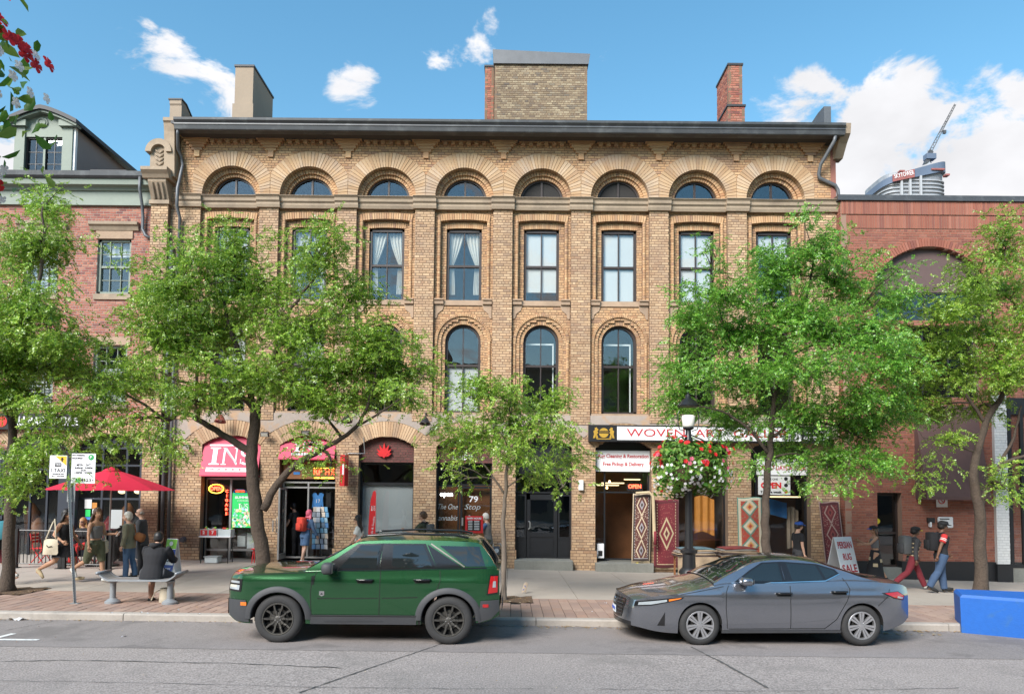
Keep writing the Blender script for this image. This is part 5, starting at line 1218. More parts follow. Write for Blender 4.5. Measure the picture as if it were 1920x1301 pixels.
# ============================================================ street trees (honey locusts)
mat('bark', (.075,.055,.042), .95, noise=[(6,.2),(30,.2)], bump=(24,1,.03)); mat('bark_young', (.15,.12,.095), .9, noise=[(6,.15),(30,.1)], bump=(30,.6,.01))
mat('leaf', (.08,.17,.03), .38, ramp=[(.065,.16,.018),(.23,.42,.035),(.37,.56,.055),(.10,.22,.025),(.28,.47,.05),(.52,.63,.13),(.16,.32,.03)], noise=[(.9,.22),(3,.2)], trans=.4, spec=.9)
mat('leaf_blue', (.06,.15,.04), .38, ramp=[(.04,.15,.022),(.16,.42,.045),(.27,.54,.055),(.065,.22,.03),(.39,.61,.10),(.115,.32,.04)], noise=[(.9,.22),(3,.2)], trans=.4, spec=.9)
def frond_template(seed, pairs=8, L=.2):
    V = []; Q = []; r = random.Random(seed); dr = r.uniform(.05, .5); sd = r.uniform(-.25, .25)
    for k in range(pairs):
        x = L*(.16+.84*k/(pairs-1)); l = .050*r.uniform(.75, 1.2)*(1-.35*abs(k/(pairs-1)-.4)); w = .0118*r.uniform(.8, 1.2)
        z = -dr*x*x/L; yy = sd*x*x/L
        for s in (-1, 1):
            a = R(64-18*k/(pairs-1)+r.uniform(-14, 14)); d = np.array([math.cos(a), s*math.sin(a), r.uniform(-.75, .25)]); n = np.array([-math.sin(a)*s, math.cos(a), r.uniform(-1.0, 1.0)])
            b = np.array([x, yy, z]); i = len(V)
            V += [b, b+d*l*.45+n*w, b+d*l, b+d*l*.45-n*w]; Q.append((i, i+1, i+2, i+3) if s > 0 else (i, i+3, i+2, i+1))
    return np.array(V), np.array(Q)
FT = [frond_template(k) for k in range(12)]; FV, FQ = FT[0]; FA = np.stack([f[0] for f in FT])
def make_fronds(pos, dirs, seed, sc=(.75, 1.25)):
    r = np.random.default_rng(seed); n = len(pos); d = np.asarray(dirs, float); d /= np.linalg.norm(d, axis=1, keepdims=True)+1e-9
    up = np.array([0, 0, 1.])+r.normal(0, .55, (n, 3)); y = np.cross(up, d); y /= np.linalg.norm(y, axis=1, keepdims=True)+1e-9; z = np.cross(d, y)
    s = r.uniform(*sc, n)[:, None, None]
    T = FA[r.integers(0, len(FT), n)]; V = (T[:, :, 0:1]*d[:, None]+T[:, :, 1:2]*y[:, None]+T[:, :, 2:3]*z[:, None])*s+np.asarray(pos)[:, None]
    Q = FQ[None]+(np.arange(n)*len(FV))[:, None, None]
    return V.reshape(-1, 3), Q.reshape(-1, 4)
def tree(foot, limbs, lobes, label, seed, r0, leafm='leaf', barkm='bark', dens=.085, cat='tree'):
    r = random.Random(seed); nr = np.random.default_rng(seed); g = GP(*foot); Y0 = g.y; s = FPX/Y0
    t = empty('street_tree', g, label, cat); wood = MB(); nodes = []
    def W3(p): q = P(p[0], p[1], Y0+(p[2] if len(p) > 2 else 0)); return q
    for k, (pts, ra, rb) in enumerate(limbs):
        q = [W3(p) for p in pts]
        if k == 0: q[0] = Vector((g.x, g.y, g.z-.1))
        fine = []
        for i in range(len(q)-1):
            a, b = q[i], q[i+1]; p0 = q[max(0, i-1)]; p3 = q[min(len(q)-1, i+2)]
            for j in range(4):
                u = j/4; fine.append(.5*((2*a)+(b-p0)*u+(2*p0-5*a+4*b-p3)*u*u+(3*a-p0-3*b+p3)*u**3)+Vector((r.gauss(0, .012), r.gauss(0, .012), 0)))
        fine.append(q[-1]); n = len(fine)
        rad = [ra+(rb-ra)*(i/(n-1))**.8 for i in range(n)]
        if k == 0: rad[0] *= 1.5; rad[1] *= 1.15
        wood.tube(fine, rad, 9 if ra > .05 else 6)
        nodes += [(p, rad[i]) for i, p in enumerate(fine) if (k > 0 or i > n*.45)]
    pos, dirs = [], []
    def branch(a, b, ra, rb, sag=.12, n=6):
        d = b-a; L = d.length; off = Vector((r.gauss(0, .1), r.gauss(0, .1), r.uniform(0, .22)))*L
        pts = [a.lerp(b, i/n)+off*math.sin(math.pi*i/n)*.7+Vector((r.gauss(0, .02), r.gauss(0, .02), r.gauss(0, .02)))*L*.4 for i in range(n+1)]
        pts[0] = a; wood.tube(pts, [ra+(rb-ra)*i/n for i in range(n+1)], 5, caps=False); return pts
    for lb in lobes:
        px, py, rx, ry = lb[:4]; w = lb[4] if len(lb) > 4 else 1; dy = lb[5] if len(lb) > 5 else r.uniform(-1.3, 1.1)
        c = P(px, py, Y0+dy); RX, RZ = rx/s*1.2, ry/s*1.18; RY = (RX+RZ)*.5
        near = min(nodes, key=lambda q: (q[0]-c).length-(.25 if q[0].z < c.z else 0)); 
        pl = branch(near[0], c+Vector((0, 0, -RZ*.25)), min(near[1]*.75, .05), .014)
        ntw = max(5, int(w*rx*ry/300)); tot = int(dens*1.72*rx*ry*w)
        for k in range(ntw):
            u = Vector((r.gauss(0, 1), r.gauss(0, 1), r.gauss(0, 1))).normalized()*(r.random()**.42)
            e = c+Vector((u.x*RX, u.y*RY, u.z*RZ)); src = pl[r.randint(2, len(pl)-1)]
            tw = branch(src, e, .012, .004, n=5); ax = (tw[-1]-tw[-3]).normalized()
            m = int(tot/ntw*r.uniform(.5, 1.5))
            for j in range(m):
                f = r.random()**.6; i = min(len(tw)-2, int(f*(len(tw)-1))); p = tw[i].lerp(tw[i+1], f*(len(tw)-1)-i)
                sp = .185; p = p+Vector((r.gauss(0, sp), r.gauss(0, sp), r.gauss(0, sp*.55)))
                d = ax*.5+Vector((r.gauss(0, 1), r.gauss(0, 1), r.gauss(-.25, .45)))
                pos.append(tuple(p)); dirs.append(tuple(d))
    wood.build('trunk', barkm, t, smooth=True, fix=False)
    V, Q = make_fronds(np.array(pos), np.array(dirs), seed); o = link('crown', fastmesh('crown', V, Q), t, mats=leafm); return len(pos)
n = 0
n += tree(TREES_AT[0], [([(14,1108),(17,1000),(20,900),(24,800),(28,720),(45,640),(66,560),(82,470),(80,390)], .135, .02), ([(24,800),(5,760),(-40,700)], .06, .02), ([(27,830),(70,800),(120,765),(160,735)], .035, .012), ([(30,710),(80,690),(130,660)], .03, .01)],
     [(95,385,62,52),(75,440,85,45),(35,480,80,55),(45,560,110,60),(120,620,70,45),(60,650,130,55),(130,700,120,50),(20,740,80,50),(190,720,80,40,.8),(110,770,110,40,.8),(80,850,110,40,.6),(230,830,75,32,.6),(20,900,60,45,.55),(-60,650,90,120),(160,880,60,24,.4)],
     'slender locust tree beside the taxi sign pole and cafe patio', 21, .14)
n += tree(TREES_AT[1], [([(502,1114),(492,1040),(480,950),(472,890),(473,830),(480,770)], .165, .11), ([(492,955),(530,895),(575,858),(630,828),(668,800),(690,760),(705,700)], .095, .02), ([(474,850),(430,822),(380,792),(340,772),(312,788),(270,758),(222,732)], .09, .02),
      ([(480,770),(448,742),(390,725),(330,712),(290,690)], .08, .015), ([(478,775),(500,720),(520,650),(540,590),(575,540),(612,500)], .085, .015), ([(478,775),(455,690),(430,610),(418,540),(440,470)], .08, .015), ([(460,720),(400,680),(350,610),(330,540)], .05, .012), ([(520,650),(590,620),(650,590)], .04, .012), ([(668,800),(720,770),(770,730),(800,700)], .035, .01), ([(312,788),(300,740),(290,700)], .03, .01)],
     [(345,520,105,85),(440,470,80,62),(585,470,85,65),(500,520,90,60),(400,610,150,90),(555,600,130,85),(295,630,95,75),(655,545,65,50),(700,640,75,60),(770,690,75,45),(640,690,120,60),(480,700,150,60),(270,710,90,45),(590,745,120,35,.8),(370,740,120,35,.8),(285,830,62,50,.5),(690,745,90,35,.9),(250,790,60,30,.5),(560,830,60,40,.35),(770,740,60,30,.7),(620,880,50,30,.25)],
     'big spreading locust tree with crooked limbs before the INS market', 22, .2, dens=.08)
n += tree(TREES_AT[2], [([(943,1124),(945,1050),(944,980),(948,920),(952,860),(955,800),(957,760)], .072, .015), ([(946,925),(918,885),(885,840),(858,790)], .03, .008), ([(950,880),(990,835),(1030,795),(1050,765)], .028, .008), ([(952,850),(925,800),(905,760)], .02, .006), ([(949,915),(985,890),(1030,870)], .02, .006)],
     [(955,745,90,32),(880,735,65,35),(1035,745,55,30),(990,790,100,38),(890,800,75,40),(1050,800,45,30,.8),(950,840,110,35,.8),(850,840,45,35,.8),(1050,850,60,28,.8),(1010,890,70,25,.5),(1055,905,30,24,.5),(870,890,40,25,.45),(840,770,40,30,.8)],
     'small young locust tree before the black panelled door', 23, .07, barkm='bark_young', dens=.062)
n += tree(TREES_AT[3], [([(1441,1118),(1438,1050),(1436,980),(1438,900),(1445,830),(1452,740),(1478,650),(1512,560),(1525,490)], .13, .02), ([(1442,850),(1400,800),(1350,770),(1300,760)], .05, .012), ([(1446,820),(1500,790),(1570,800),(1630,830)], .05, .012), ([(1452,745),(1400,690),(1360,620),(1345,560)], .05, .012), ([(1470,670),(1540,640),(1600,610)], .045, .012), ([(1440,860),(1490,850),(1550,870),(1600,880)], .03, .01)],
     [(1520,455,95,42),(1455,505,95,50),(1585,530,95,48),(1360,545,70,45),(1500,580,110,50),(1300,590,70,50,1,.7),(1410,620,120,50),(1580,620,120,50),(1275,670,62,50,1,1.1),(1380,695,120,50),(1510,690,120,50),(1640,630,70,50),(1630,720,90,45),(1270,755,58,36,1,1.1),(1370,780,110,42,1,.9),(1500,780,110,45),(1610,800,100,45),(1650,870,80,34,.9),(1470,850,80,40,.55),(1560,870,80,34,.7),(1405,860,40,40,.4),(1335,470,40,24,.35),(1680,500,45,26,.5),(1540,910,60,20,.5),(1660,560,60,40),(1690,680,60,45),(1640,770,70,40)],
     'large dense locust tree beside the lamppost and rug shop', 24, .13, leafm='leaf_blue', dens=.09)
n += tree(TREES_AT[4], [([(1838,1112),(1838,1040),(1836,960),(1826,900),(1832,850),(1850,790),(1880,740),(1905,690)], .17, .05), ([(1838,950),(1862,890),(1890,865),(1940,850)], .08, .03), ([(1850,795),(1810,740),(1770,690),(1740,650)], .05, .012), ([(1880,740),(1870,660),(1860,580),(1850,500)], .05, .012), ([(1870,880),(1900,820),(1915,760)], .05, .02), ([(1832,850),(1780,830),(1730,820)], .03, .01)],
     [(1885,450,70,50),(1830,510,60,45),(1900,550,70,60),(1780,570,70,42),(1850,620,90,50),(1740,640,75,42),(1690,700,60,42),(1790,700,100,48),(1890,690,70,55),(1740,760,80,38),(1830,760,80,35,.7),(1770,820,80,28,.5),(1740,900,60,26,.5),(1880,900,60,36,.55),(1990,620,80,160),(1700,600,40,30,.5),(1660,640,45,40,.8),(1700,760,60,35,.8),(1830,570,60,40)],
     'dark trunked locust tree beside the blue concrete block', 25, .17, dens=.085)
# ============================================================ cars
mat('green_paint', (.016,.088,.03), .25, metal=.6, coat=1, noise=(.8,.02)); mat('grey_paint', (.25,.26,.29), .22, metal=.85, coat=1, noise=(.8,.02))
mat('tyre', (.03,.03,.031), .8, noise=[(6,.15)], bump=(60,.3,.004)); mat('cladding_plastic', (.045,.047,.052), .62, noise=(6,.08), bump=(200,.3,.002)); mat('alloy_dark', (.13,.125,.115), .4, metal=.8, noise=(5,.06)); mat('alloy', (.55,.55,.57), .32, metal=.8, noise=(5,.04))
mat('car_window', (.012,.016,.017), .03, spec=.9, noise=(1,.05)); mat('seam', (.008,.008,.008), .8, noise=(5,.05)); mat('gloss_black', (.012,.012,.013), .12, spec=.6, noise=(4,.05)); mat('under', (.01,.01,.01), .9, noise=(4,.1))
mat('lens_red', (.4,.01,.012), .12, coat=1, noise=(20,.1)); mat('lens_clear', (.5,.55,.58), .08, metal=.4, coat=1, noise=(14,.15)); mat('lens_orange', (.7,.18,.02), .2, coat=1, noise=(10,.05)); mat('chrome', (.7,.7,.7), .12, metal=1, noise=(5,.02)); mat('plate', (.7,.74,.8), .5, noise=(5,.03)); mat('plate_text', (.05,.1,.4), .5, noise=(5,.02))
def lerp_tab(tab):
    xs_ = [a for a, _ in tab]; zs_ = [b for _, b in tab]
    def f(x):
        if x <= xs_[0]: return zs_[0]
        for i in range(len(xs_)-1):
            if x <= xs_[i+1]:
                t = (x-xs_[i])/(xs_[i+1]-xs_[i]); 
                m0 = (zs_[i+1]-zs_[i-1])/(xs_[i+1]-xs_[i-1]) if i > 0 else (zs_[i+1]-zs_[i])/(xs_[i+1]-xs_[i])
                m1 = (zs_[i+2]-zs_[i])/(xs_[i+2]-xs_[i]) if i+2 < len(xs_) else (zs_[i+1]-zs_[i])/(xs_[i+1]-xs_[i])
                h = xs_[i+1]-xs_[i]; t2, t3 = t*t, t*t*t
                return (2*t3-3*t2+1)*zs_[i]+(t3-2*t2+t)*h*m0*.8+(-2*t3+3*t2)*zs_[i+1]+(t3-t2)*h*m1*.8
        return zs_[-1]
    return f
class Car:
    def __init__(s, root, p): s.r = root; s.p = p; s.__dict__.update(p)
    def W(s, x, z):
        w = s.w0; zz = (z-s.zmid)/.45
        w -= s.tumble*max(0, zz)**2 + s.tuck*max(0, -zz)**2
        if s.crease: w += .012*math.exp(-((z-s.crease)/.05)**2)
        e = (s.xr0-x)/(s.xr0-s.x0) if x < s.xr0 else (x-s.xr1)/(s.x1-s.xr1) if x > s.xr1 else 0
        return w*(1-(s.endf if x < 0 else s.endr)*max(0, e)**2.3)
    def bend(s, x, y, w):
        u = min(1, abs(y)/max(w, .01))
        if x < s.xr0: return x-s.bulge*(1-u*u)*min(1, (s.xr0-x)/(s.xr0-s.x0))**2
        if x > s.xr1: return x+s.bulger*(1-u*u)*min(1, (x-s.xr1)/(s.x1-s.xr1))**2
        return x
    def finish(s, kx, kz, z0):
        def go(o):
            if o.name.split('.')[0] == 'wheel': return
            if o.type == 'MESH':
                for v in o.data.vertices: v.co.x *= kx; v.co.z = v.co.z if v.co.z < z0 else z0+(v.co.z-z0)*kz
            for c in o.children: go(c)
        for c in s.r.children: go(c)
    def Wg(s, x, z):                                    # greenhouse side
        zt, ze = s.zt(x), s.ze(x)
        v = max(0, min(1.05, (z-zt)/(s.zref-zt))); a = s.W(x, zt)-s.shoulder; b = min(a-.005, s.wr(x)); return a+(b-a)*(v**1.15)
    def side(s, x, z): return s.W(x, z) if z <= s.zt(x) else s.Wg(x, z)
    def zb(s, x):
        z = s.zbot(x)
        for cx_ in s.axles:
            d = abs(x-cx_)
            if d < s.ra: z = max(z, s.rw+math.sqrt(s.ra**2-d*d)*s.arch_sq if True else 0)
        return z
    def xs(s):
        n = 110; X = [s.x0+(s.x1-s.x0)*i/n for i in range(n+1)]
        for c in s.axles:
            for k in range(25): X.append(c-s.ra*math.cos(math.pi*k/24))
            X += [c-s.ra-1e-4, c+s.ra+1e-4]
        return sorted(set(round(q, 5) for q in X))
    def body(s, m):
        mb = MB(); X = s.xs(); nr = 14
        for sg in (-1, 1):
            V = []; 
            for x in X:
                a, b = s.zb(x), s.zt(x)
                for j in range(nr+1):
                    z = a+(b-a)*(j/nr); V.append((s.nose(x, z), sg*s.W(x, z), z))
            mb.add(V, [(i*(nr+1)+j, (i+1)*(nr+1)+j, (i+1)*(nr+1)+j+1, i*(nr+1)+j+1) for i in range(len(X)-1) for j in range(nr)])
        nc = 12
        V = []
        for x in X:
            w, zt = s.W(x, s.zt(x)), s.zt(x)
            for k in range(nc+1): u = -1+2*k/nc; V.append((s.bend(s.nose(x, zt), u*w, w), u*w, zt+s.crown(x)*(1-abs(u)**2.6)))
        mb.add(V, [(i*(nc+1)+k, (i+1)*(nc+1)+k, (i+1)*(nc+1)+k+1, i*(nc+1)+k+1) for i in range(len(X)-1) for k in range(nc)])
        for end, x in ((0, X[0]), (1, X[-1])):
            V = []; a, b = s.zb(x), s.zt(x)
            for j in range(nr+1):
                z = a+(b-a)*j/nr; w = s.W(x, z)
                for k in range(nc+1): u = -1+2*k/nc; zz = z+(s.crown(x)*(1-abs(u)**2.6) if j == nr else 0); V.append((s.nose(x, z)+(-s.bulge if end == 0 else s.bulger)*(1-u*u), u*w, zz))
            mb.add(V, [(j*(nc+1)+k, j*(nc+1)+k+1, (j+1)*(nc+1)+k+1, (j+1)*(nc+1)+k) for j in range(nr) for k in range(nc)])
        return mb.build('body', m, s.r, local=True, auto=38)
    def cap(s, end, poly, off, m, name, n=16, parent=None):
        """patch on the front (0) or rear (1) face; poly of (y,z)"""
        x = s.x0 if end == 0 else s.x1; sg = -1 if end == 0 else 1
        return s.patchf(poly, lambda y, z: (s.nose(x, z)+sg*((s.bulge if end == 0 else s.bulger)*(1-min(1, abs(y)/s.W(x, z))**2)+off), y, z), m, name, n, parent=parent)
    def patchf(s, poly, fn, m, name, n=14, nv=4, parent=None, mb=None):
        xs_ = [q[0] for q in poly]; lo, hi = min(xs_), max(xs_); P_ = sorted(set([lo+(hi-lo)*i/n for i in range(n+1)]+[q for q in xs_]))
        V = []
        for x in P_:
            zz = []
            for i in range(len(poly)):
                (a, b), (c, d) = poly[i], poly[(i+1) % len(poly)]
                if min(a, c)-1e-9 <= x <= max(a, c)+1e-9: zz += [b, d] if abs(a-c) < 1e-9 else [b+(d-b)*(x-a)/(c-a)]
            l, h = min(zz), max(zz)
            for j in range(nv+1): V.append(fn(x, l+(h-l)*j/nv))
        F = [(i*(nv+1)+j, (i+1)*(nv+1)+j, (i+1)*(nv+1)+j+1, i*(nv+1)+j+1) for i in range(len(P_)-1) for j in range(nv)]
        if mb is not None: mb.add(V, F); return mb
        return MB().add(V, F).build(name, m, parent or s.r, local=True, auto=50)
    def patch(s, poly, off, m, name, sides=(-1, 1), n=14, parent=None, **k):
        o = None
        for sg in sides: o = s.patchf(poly, lambda x, z: (s.nose(x, z), sg*(s.side(x, z)+off), z), m, name, n, parent=parent)
        return o
    def line(s, pts, w, off=.003, m='seam', name='panel_seam', sides=(-1, 1)):
        for sg in sides:
            mb = MB(); q = []
            for i in range(len(pts)-1):
                for k in range(6): q.append((pts[i][0]+(pts[i+1][0]-pts[i][0])*k/6, pts[i][1]+(pts[i+1][1]-pts[i][1])*k/6))
            q.append(pts[-1]); V = []
            for i, (x, z) in enumerate(q):
                a, b = q[max(0, i-1)], q[min(len(q)-1, i+1)]; d = math.hypot(b[0]-a[0], b[1]-a[1]); nx, nz = -(b[1]-a[1])/d*w/2, (b[0]-a[0])/d*w/2
                for t_ in (-1, 1): V.append((s.nose(x+nx*t_, z+nz*t_), sg*(s.side(x+nx*t_, z+nz*t_)+off), z+nz*t_))
            mb.add(V, [(2*i, 2*i+1, 2*i+3, 2*i+2) for i in range(len(q)-1)]); mb.build(name, m, s.r, local=True, fix=False)
    def greenhouse(s, m):
        x0, x1 = s.xg0, s.xg1; mb = MB(); n = 60; nv = 6; nc = 12; X = [x0+(x1-x0)*i/n for i in range(n+1)]
        for sg in (-1, 1):
            V = []
            for x in X:
                zt, ze = s.zt(x)-.01, s.ze(x)
                for j in range(nv+1): z = zt+(ze-zt)*j/nv; V.append((x, sg*s.Wg(x, max(z, s.zt(x)+1e-4)), z))
            mb.add(V, [(i*(nv+1)+j, (i+1)*(nv+1)+j, (i+1)*(nv+1)+j+1, i*(nv+1)+j+1) for i in range(n) for j in range(nv)])
        def top(x, u): return (x, u*s.Wg(x, s.ze(x)), s.ze(x)+s.rcrown(x)*(1-abs(u)**2.4))
        s.top = top
        V = [top(x, -1+2*k/nc) for x in X for k in range(nc+1)]
        mb.add(V, [(i*(nc+1)+k, (i+1)*(nc+1)+k, (i+1)*(nc+1)+k+1, i*(nc+1)+k+1) for i in range(n) for k in range(nc)])
        V = [(x1, u*s.Wg(x1, z), z+(s.rcrown(x1)*(1-abs(u)**2.4) if j == 4 else 0)) for j in range(5) for z in [s.zt(x1)+(s.ze(x1)-s.zt(x1))*j/4] for u in [-1+2*k/nc for k in range(nc+1)]]
        mb.add(V, [(j*(nc+1)+k, j*(nc+1)+k+1, (j+1)*(nc+1)+k+1, (j+1)*(nc+1)+k) for j in range(4) for k in range(nc)])
        return mb.build('roof', m, s.r, local=True, auto=35)
    def top_patch(s, xa, xb, u, off, m, name):
        mb = MB(); mb.grid(lambda a, b: (lambda q: (q[0], q[1], q[2]+off))(s.top(xa+(xb-xa)*a, -u+2*u*b)), 16, 12); return mb.build(name, m, s.r, local=True, smooth=True, fix=False)
    def wheel(s, cx_, sg, rim_r, style):
        r, w = s.rw, s.tw; y = sg*(s.wy); M = Matrix.Translation((cx_, y, r)) @ Matrix.Rotation(R(90)*(-sg)*-1, 4, 'X')
        # local z points outwards from the car
        M = Matrix.Translation((cx_, y, r)) @ (Matrix.Rotation(R(90), 4, 'X') if sg < 0 else Matrix.Rotation(R(-90), 4, 'X'))
        prof = [(rim_r-.01, -w), (r-.05, -w), (r-.012, -w+.03), (r, -w+.06), (r, -.06), (r-.01, -.028), (r-.045, -.004), (rim_r+.03, .0), (rim_r+.006, -.012), (rim_r-.004, -.03)]
        wh = MB().lathe(prof, 40, M, caps=False).build('wheel', 'tyre', s.r, local=True, auto=45)
        MB().lathe([(rim_r+.012, -.012), (rim_r+.004, -.002), (rim_r-.012, -.004), (rim_r-.02, -.05)], 36, M, caps=False).build('rim', style[1], wh, local=True, auto=40)
        MB().lathe([(rim_r-.01, -.10), (rim_r-.01, -.09)], 30, M).build('brake_backing', 'under', wh, local=True)
        MB().lathe([(rim_r*.62, -.085), (rim_r*.62, -.075)], 30, M).build('brake_disc', 'alloy_dark', wh, local=True)
        n = style[0]
        for k in range(n):
            a = 2*math.pi*k/n + R(90)
            Rm = M @ Matrix.Rotation(a, 4, 'Z')
            mb = MB()
            if style[2] == 'fork':
                for t_ in (-1, 1):
                    pts = [(.035, t_*.018), (rim_r*.45, t_*.03), (rim_r*.62, t_*.052), (rim_r-.008, t_*.07)]
                    for i in range(3): 
                        a_, b_ = pts[i], pts[i+1]; hw = .013
                        mb.add([(a_[0], a_[1]-hw, -.02), (b_[0], b_[1]-hw, -.012), (b_[0], b_[1]+hw, -.012), (a_[0], a_[1]+hw, -.02), (a_[0], a_[1]-hw*1.5, -.06), (b_[0], b_[1]-hw*1.5, -.06), (b_[0], b_[1]+hw*1.5, -.06), (a_[0], a_[1]+hw*1.5, -.06)], [(0,1,2,3),(0,4,5,1),(1,5,6,2),(2,6,7,3),(3,7,4,0)], Rm)
                mb.add([(.03, -.025, -.022), (rim_r*.42, -.03, -.03), (rim_r*.42, .03, -.03), (.03, .025, -.022)], [(0,1,2,3)], Rm)
            else:
                for t_ in (-1, 1):
                    a0, a1 = .045, rim_r-.006; o0, o1 = t_*.012, t_*(.026); h0, h1 = .011, .019
                    mb.add([(a0, o0-h0, -.012), (a1, o1-h1, -.006), (a1, o1+h1, -.006), (a0, o0+h0, -.012), (a0, o0-h0, -.05), (a1, o1-h1, -.04), (a1, o1+h1, -.04), (a0, o0+h0, -.05)], [(0,1,2,3),(0,4,5,1),(1,5,6,2),(2,6,7,3),(3,7,4,0)], Rm)
            mb.build('spoke', style[1], wh, local=True, fix=False)
        MB().lathe([(.055, -.05), (.052, -.014), (.03, -.008), (.0, -.006)], 16, M).build('hub', style[1], wh, local=True, auto=40)
        for k in range(5):
            a = 2*math.pi*(k+.5)/5+R(90); MB().lathe([(.009, -.02), (.009, -.008)], 8, M @ Matrix.Translation((.042*math.cos(a), .042*math.sin(a), 0))).build('lug_nut', 'chrome', wh, local=True)
    def arches(s, m='under'):
        for c in s.axles:
            n = 20
            for sg in (-1, 1):
                V = []; mb = MB()
                for k in range(n+1):
                    a = math.pi*k/n; x, z = c-s.ra*math.cos(a), s.rw+s.ra*math.sin(a)*s.arch_sq
                    V += [(x, sg*(s.W(x, z)-.003), z), (x, sg*.45, z)]
                mb.add(V, [(2*k, 2*k+1, 2*k+3, 2*k+2) for k in range(n)])
                mb.build('wheel_well', m, s.r, local=True, smooth=True, fix=False)
        MB().box(s.x0+.4, s.x1-.55, -.72, .72, s.zfloor, s.zfloor+.1).build('underbody', m, s.r, local=True)
        for c in s.axles: MB().tube([(c, -.7, s.rw), (c, .7, s.rw)], .05, 8).build('axle', m, s.r, local=True)
    def flare(s, c, r0, r1, off, m, sides=(-1, 1), zmin=None):
        for sg in sides:
            n = 28; V = []; zmin_ = zmin or s.rw
            for k in range(n+1):
                a = math.pi*k/n
                for r, o in ((r0, off*.2), (r0+.012, off), (r1-.02, off), (r1, .0)):
                    x, z = c-r*math.cos(a), s.rw+r*math.sin(a)*s.arch_sq
                    z = max(z, zmin_); V.append((s.nose(x, z), sg*(s.W(x, z)+o), z))
            MB().add(V, [(4*k+j, 4*k+j+1, 4*k+4+j+1, 4*k+4+j) for k in range(n) for j in range(3)]).build('wheel_arch_trim', m, s.r, local=True, auto=50)

# ------------------------------------------------------------ green off-roader
g0, g1 = GP(515, 1207), GP(842, 1208.5); mid = (g0+g1)/2
suv = empty('green_suv', (mid.x, mid.y+.94, mid.z), 'green off-road SUV with black wheel arch cladding parked at the kerb', 'car')
S = Car(suv, dict(w0=.935, zmid=.80, tumble=.05, tuck=.035, crease=.98, x0=-2.17, x1=2.13, xr0=-1.72, xr1=1.80, endf=.20, endr=.07, shoulder=.035, axles=(-1.335, 1.335), ra=.43, rw=.37, arch_sq=.98, wy=.925, tw=.225, bulge=.075, bulger=.02, zref=1.62, zfloor=.30,
    zbot=lerp_tab([(-2.17,.40),(-2.0,.32),(-1.8,.30),(-.9,.30),(.9,.30),(1.8,.34),(2.0,.38),(2.13,.46)]), zt=lerp_tab([(-2.17,1.03),(-2.0,1.07),(-1.4,1.105),(-.75,1.135),(0,1.15),(1.2,1.185),(2.0,1.20),(2.13,1.17)]),
    crown=lambda x: .055 if x < -.6 else .03, ze=lerp_tab([(-.95,1.14),(-.55,1.36),(-.17,1.585),(.1,1.625),(.8,1.64),(1.5,1.625),(1.8,1.59),(1.95,1.42),(2.09,1.20)]), wr=lambda x: .735 if x < 1.6 else .735-.06*(x-1.6)/.5, rcrown=lambda x: .075 if -.2 < x < 1.7 else max(.03, .075-.1*max(0, x-1.7) if x > 0 else .05),
    nose=lambda x, z: x+(.05*max(0, (z-.85))/.25 if x < -2.0 else 0)-(.03*max(0, z-.75) if x > 2.05 else 0), xg0=-.93, xg1=2.085))
S.body('green_paint'); S.greenhouse('green_paint'); S.arches()
S.top_patch(-.88, -.2, .90, .006, 'car_window', 'windscreen'); S.top_patch(1.84, 2.06, .86, .006, 'car_window', 'rear_window')
S.patch([(-.70,1.165),(-.45,1.16),(.23,1.165),(.27,1.585),(-.13,1.575)], .003, 'gloss_black', 'window_surround'); S.patch([(-.41,1.185),(.19,1.185),(.235,1.56),(-.09,1.55)], .006, 'car_window', 'front_window')
S.patch([(.23,1.165),(.40,1.17),(.40,1.585),(.27,1.585)], .004, 'gloss_black', 'door_pillar'); S.patch([(.40,1.17),(1.14,1.195),(.945,1.585),(.40,1.585)], .003, 'gloss_black', 'window_surround'); S.patch([(.43,1.195),(1.07,1.21),(.905,1.56),(.43,1.56)], .006, 'car_window', 'rear_door_window')
S.patch([(1.14,1.20),(1.54,1.215),(.965,1.58)], .004, 'gloss_black', 'quarter_panel'); S.patch([(1.17,1.555),(1.80,1.545),(1.90,1.235),(1.60,1.228)], .005, 'car_window', 'quarter_window')
S.line([(1.03,1.585),(1.575,1.22)], .022, .008, 'alloy_dark', 'pillar_trim'); S.line([(-.66,1.155),(0,1.152),(1.14,1.185),(1.92,1.21)], .02, .006, 'gloss_black', 'belt_trim')
for c in S.axles: S.flare(c, .425, .53, .022, 'cladding_plastic', zmin=.31)
S.patch([(-.83,.30),(.83,.30),(.83,.445),(-.83,.445)], .016, 'cladding_plastic', 'sill_cladding'); S.line([(-.83,.43),(.83,.43)], .012, .022, 'seam', 'sill_groove'); S.line([(-.62,.35),(.3,.36)], .02, .024, 'cladding_plastic', 'sill_rib')
S.patch([(-2.165,.42),(-2.0,.33),(-1.79,.32),(-1.80,.50),(-1.84,.665),(-2.165,.665)], .014, 'cladding_plastic', 'front_bumper'); S.patch([(1.80,.34),(2.0,.40),(2.125,.52),(2.125,.70),(1.835,.685)], .018, 'cladding_plastic', 'rear_bumper')
S.cap(0, [(-.74,.42),(.74,.42),(.74,.665),(-.74,.665)], .014, 'cladding_plastic', 'front_bumper'); S.cap(1, [(-.8,.50),(.8,.50),(.8,.70),(-.8,.70)], .03, 'cladding_plastic', 'rear_bumper')
S.cap(0, [(-.72,.76),(.72,.76),(.72,1.0),(-.72,1.0)], .008, 'gloss_black', 'grille')
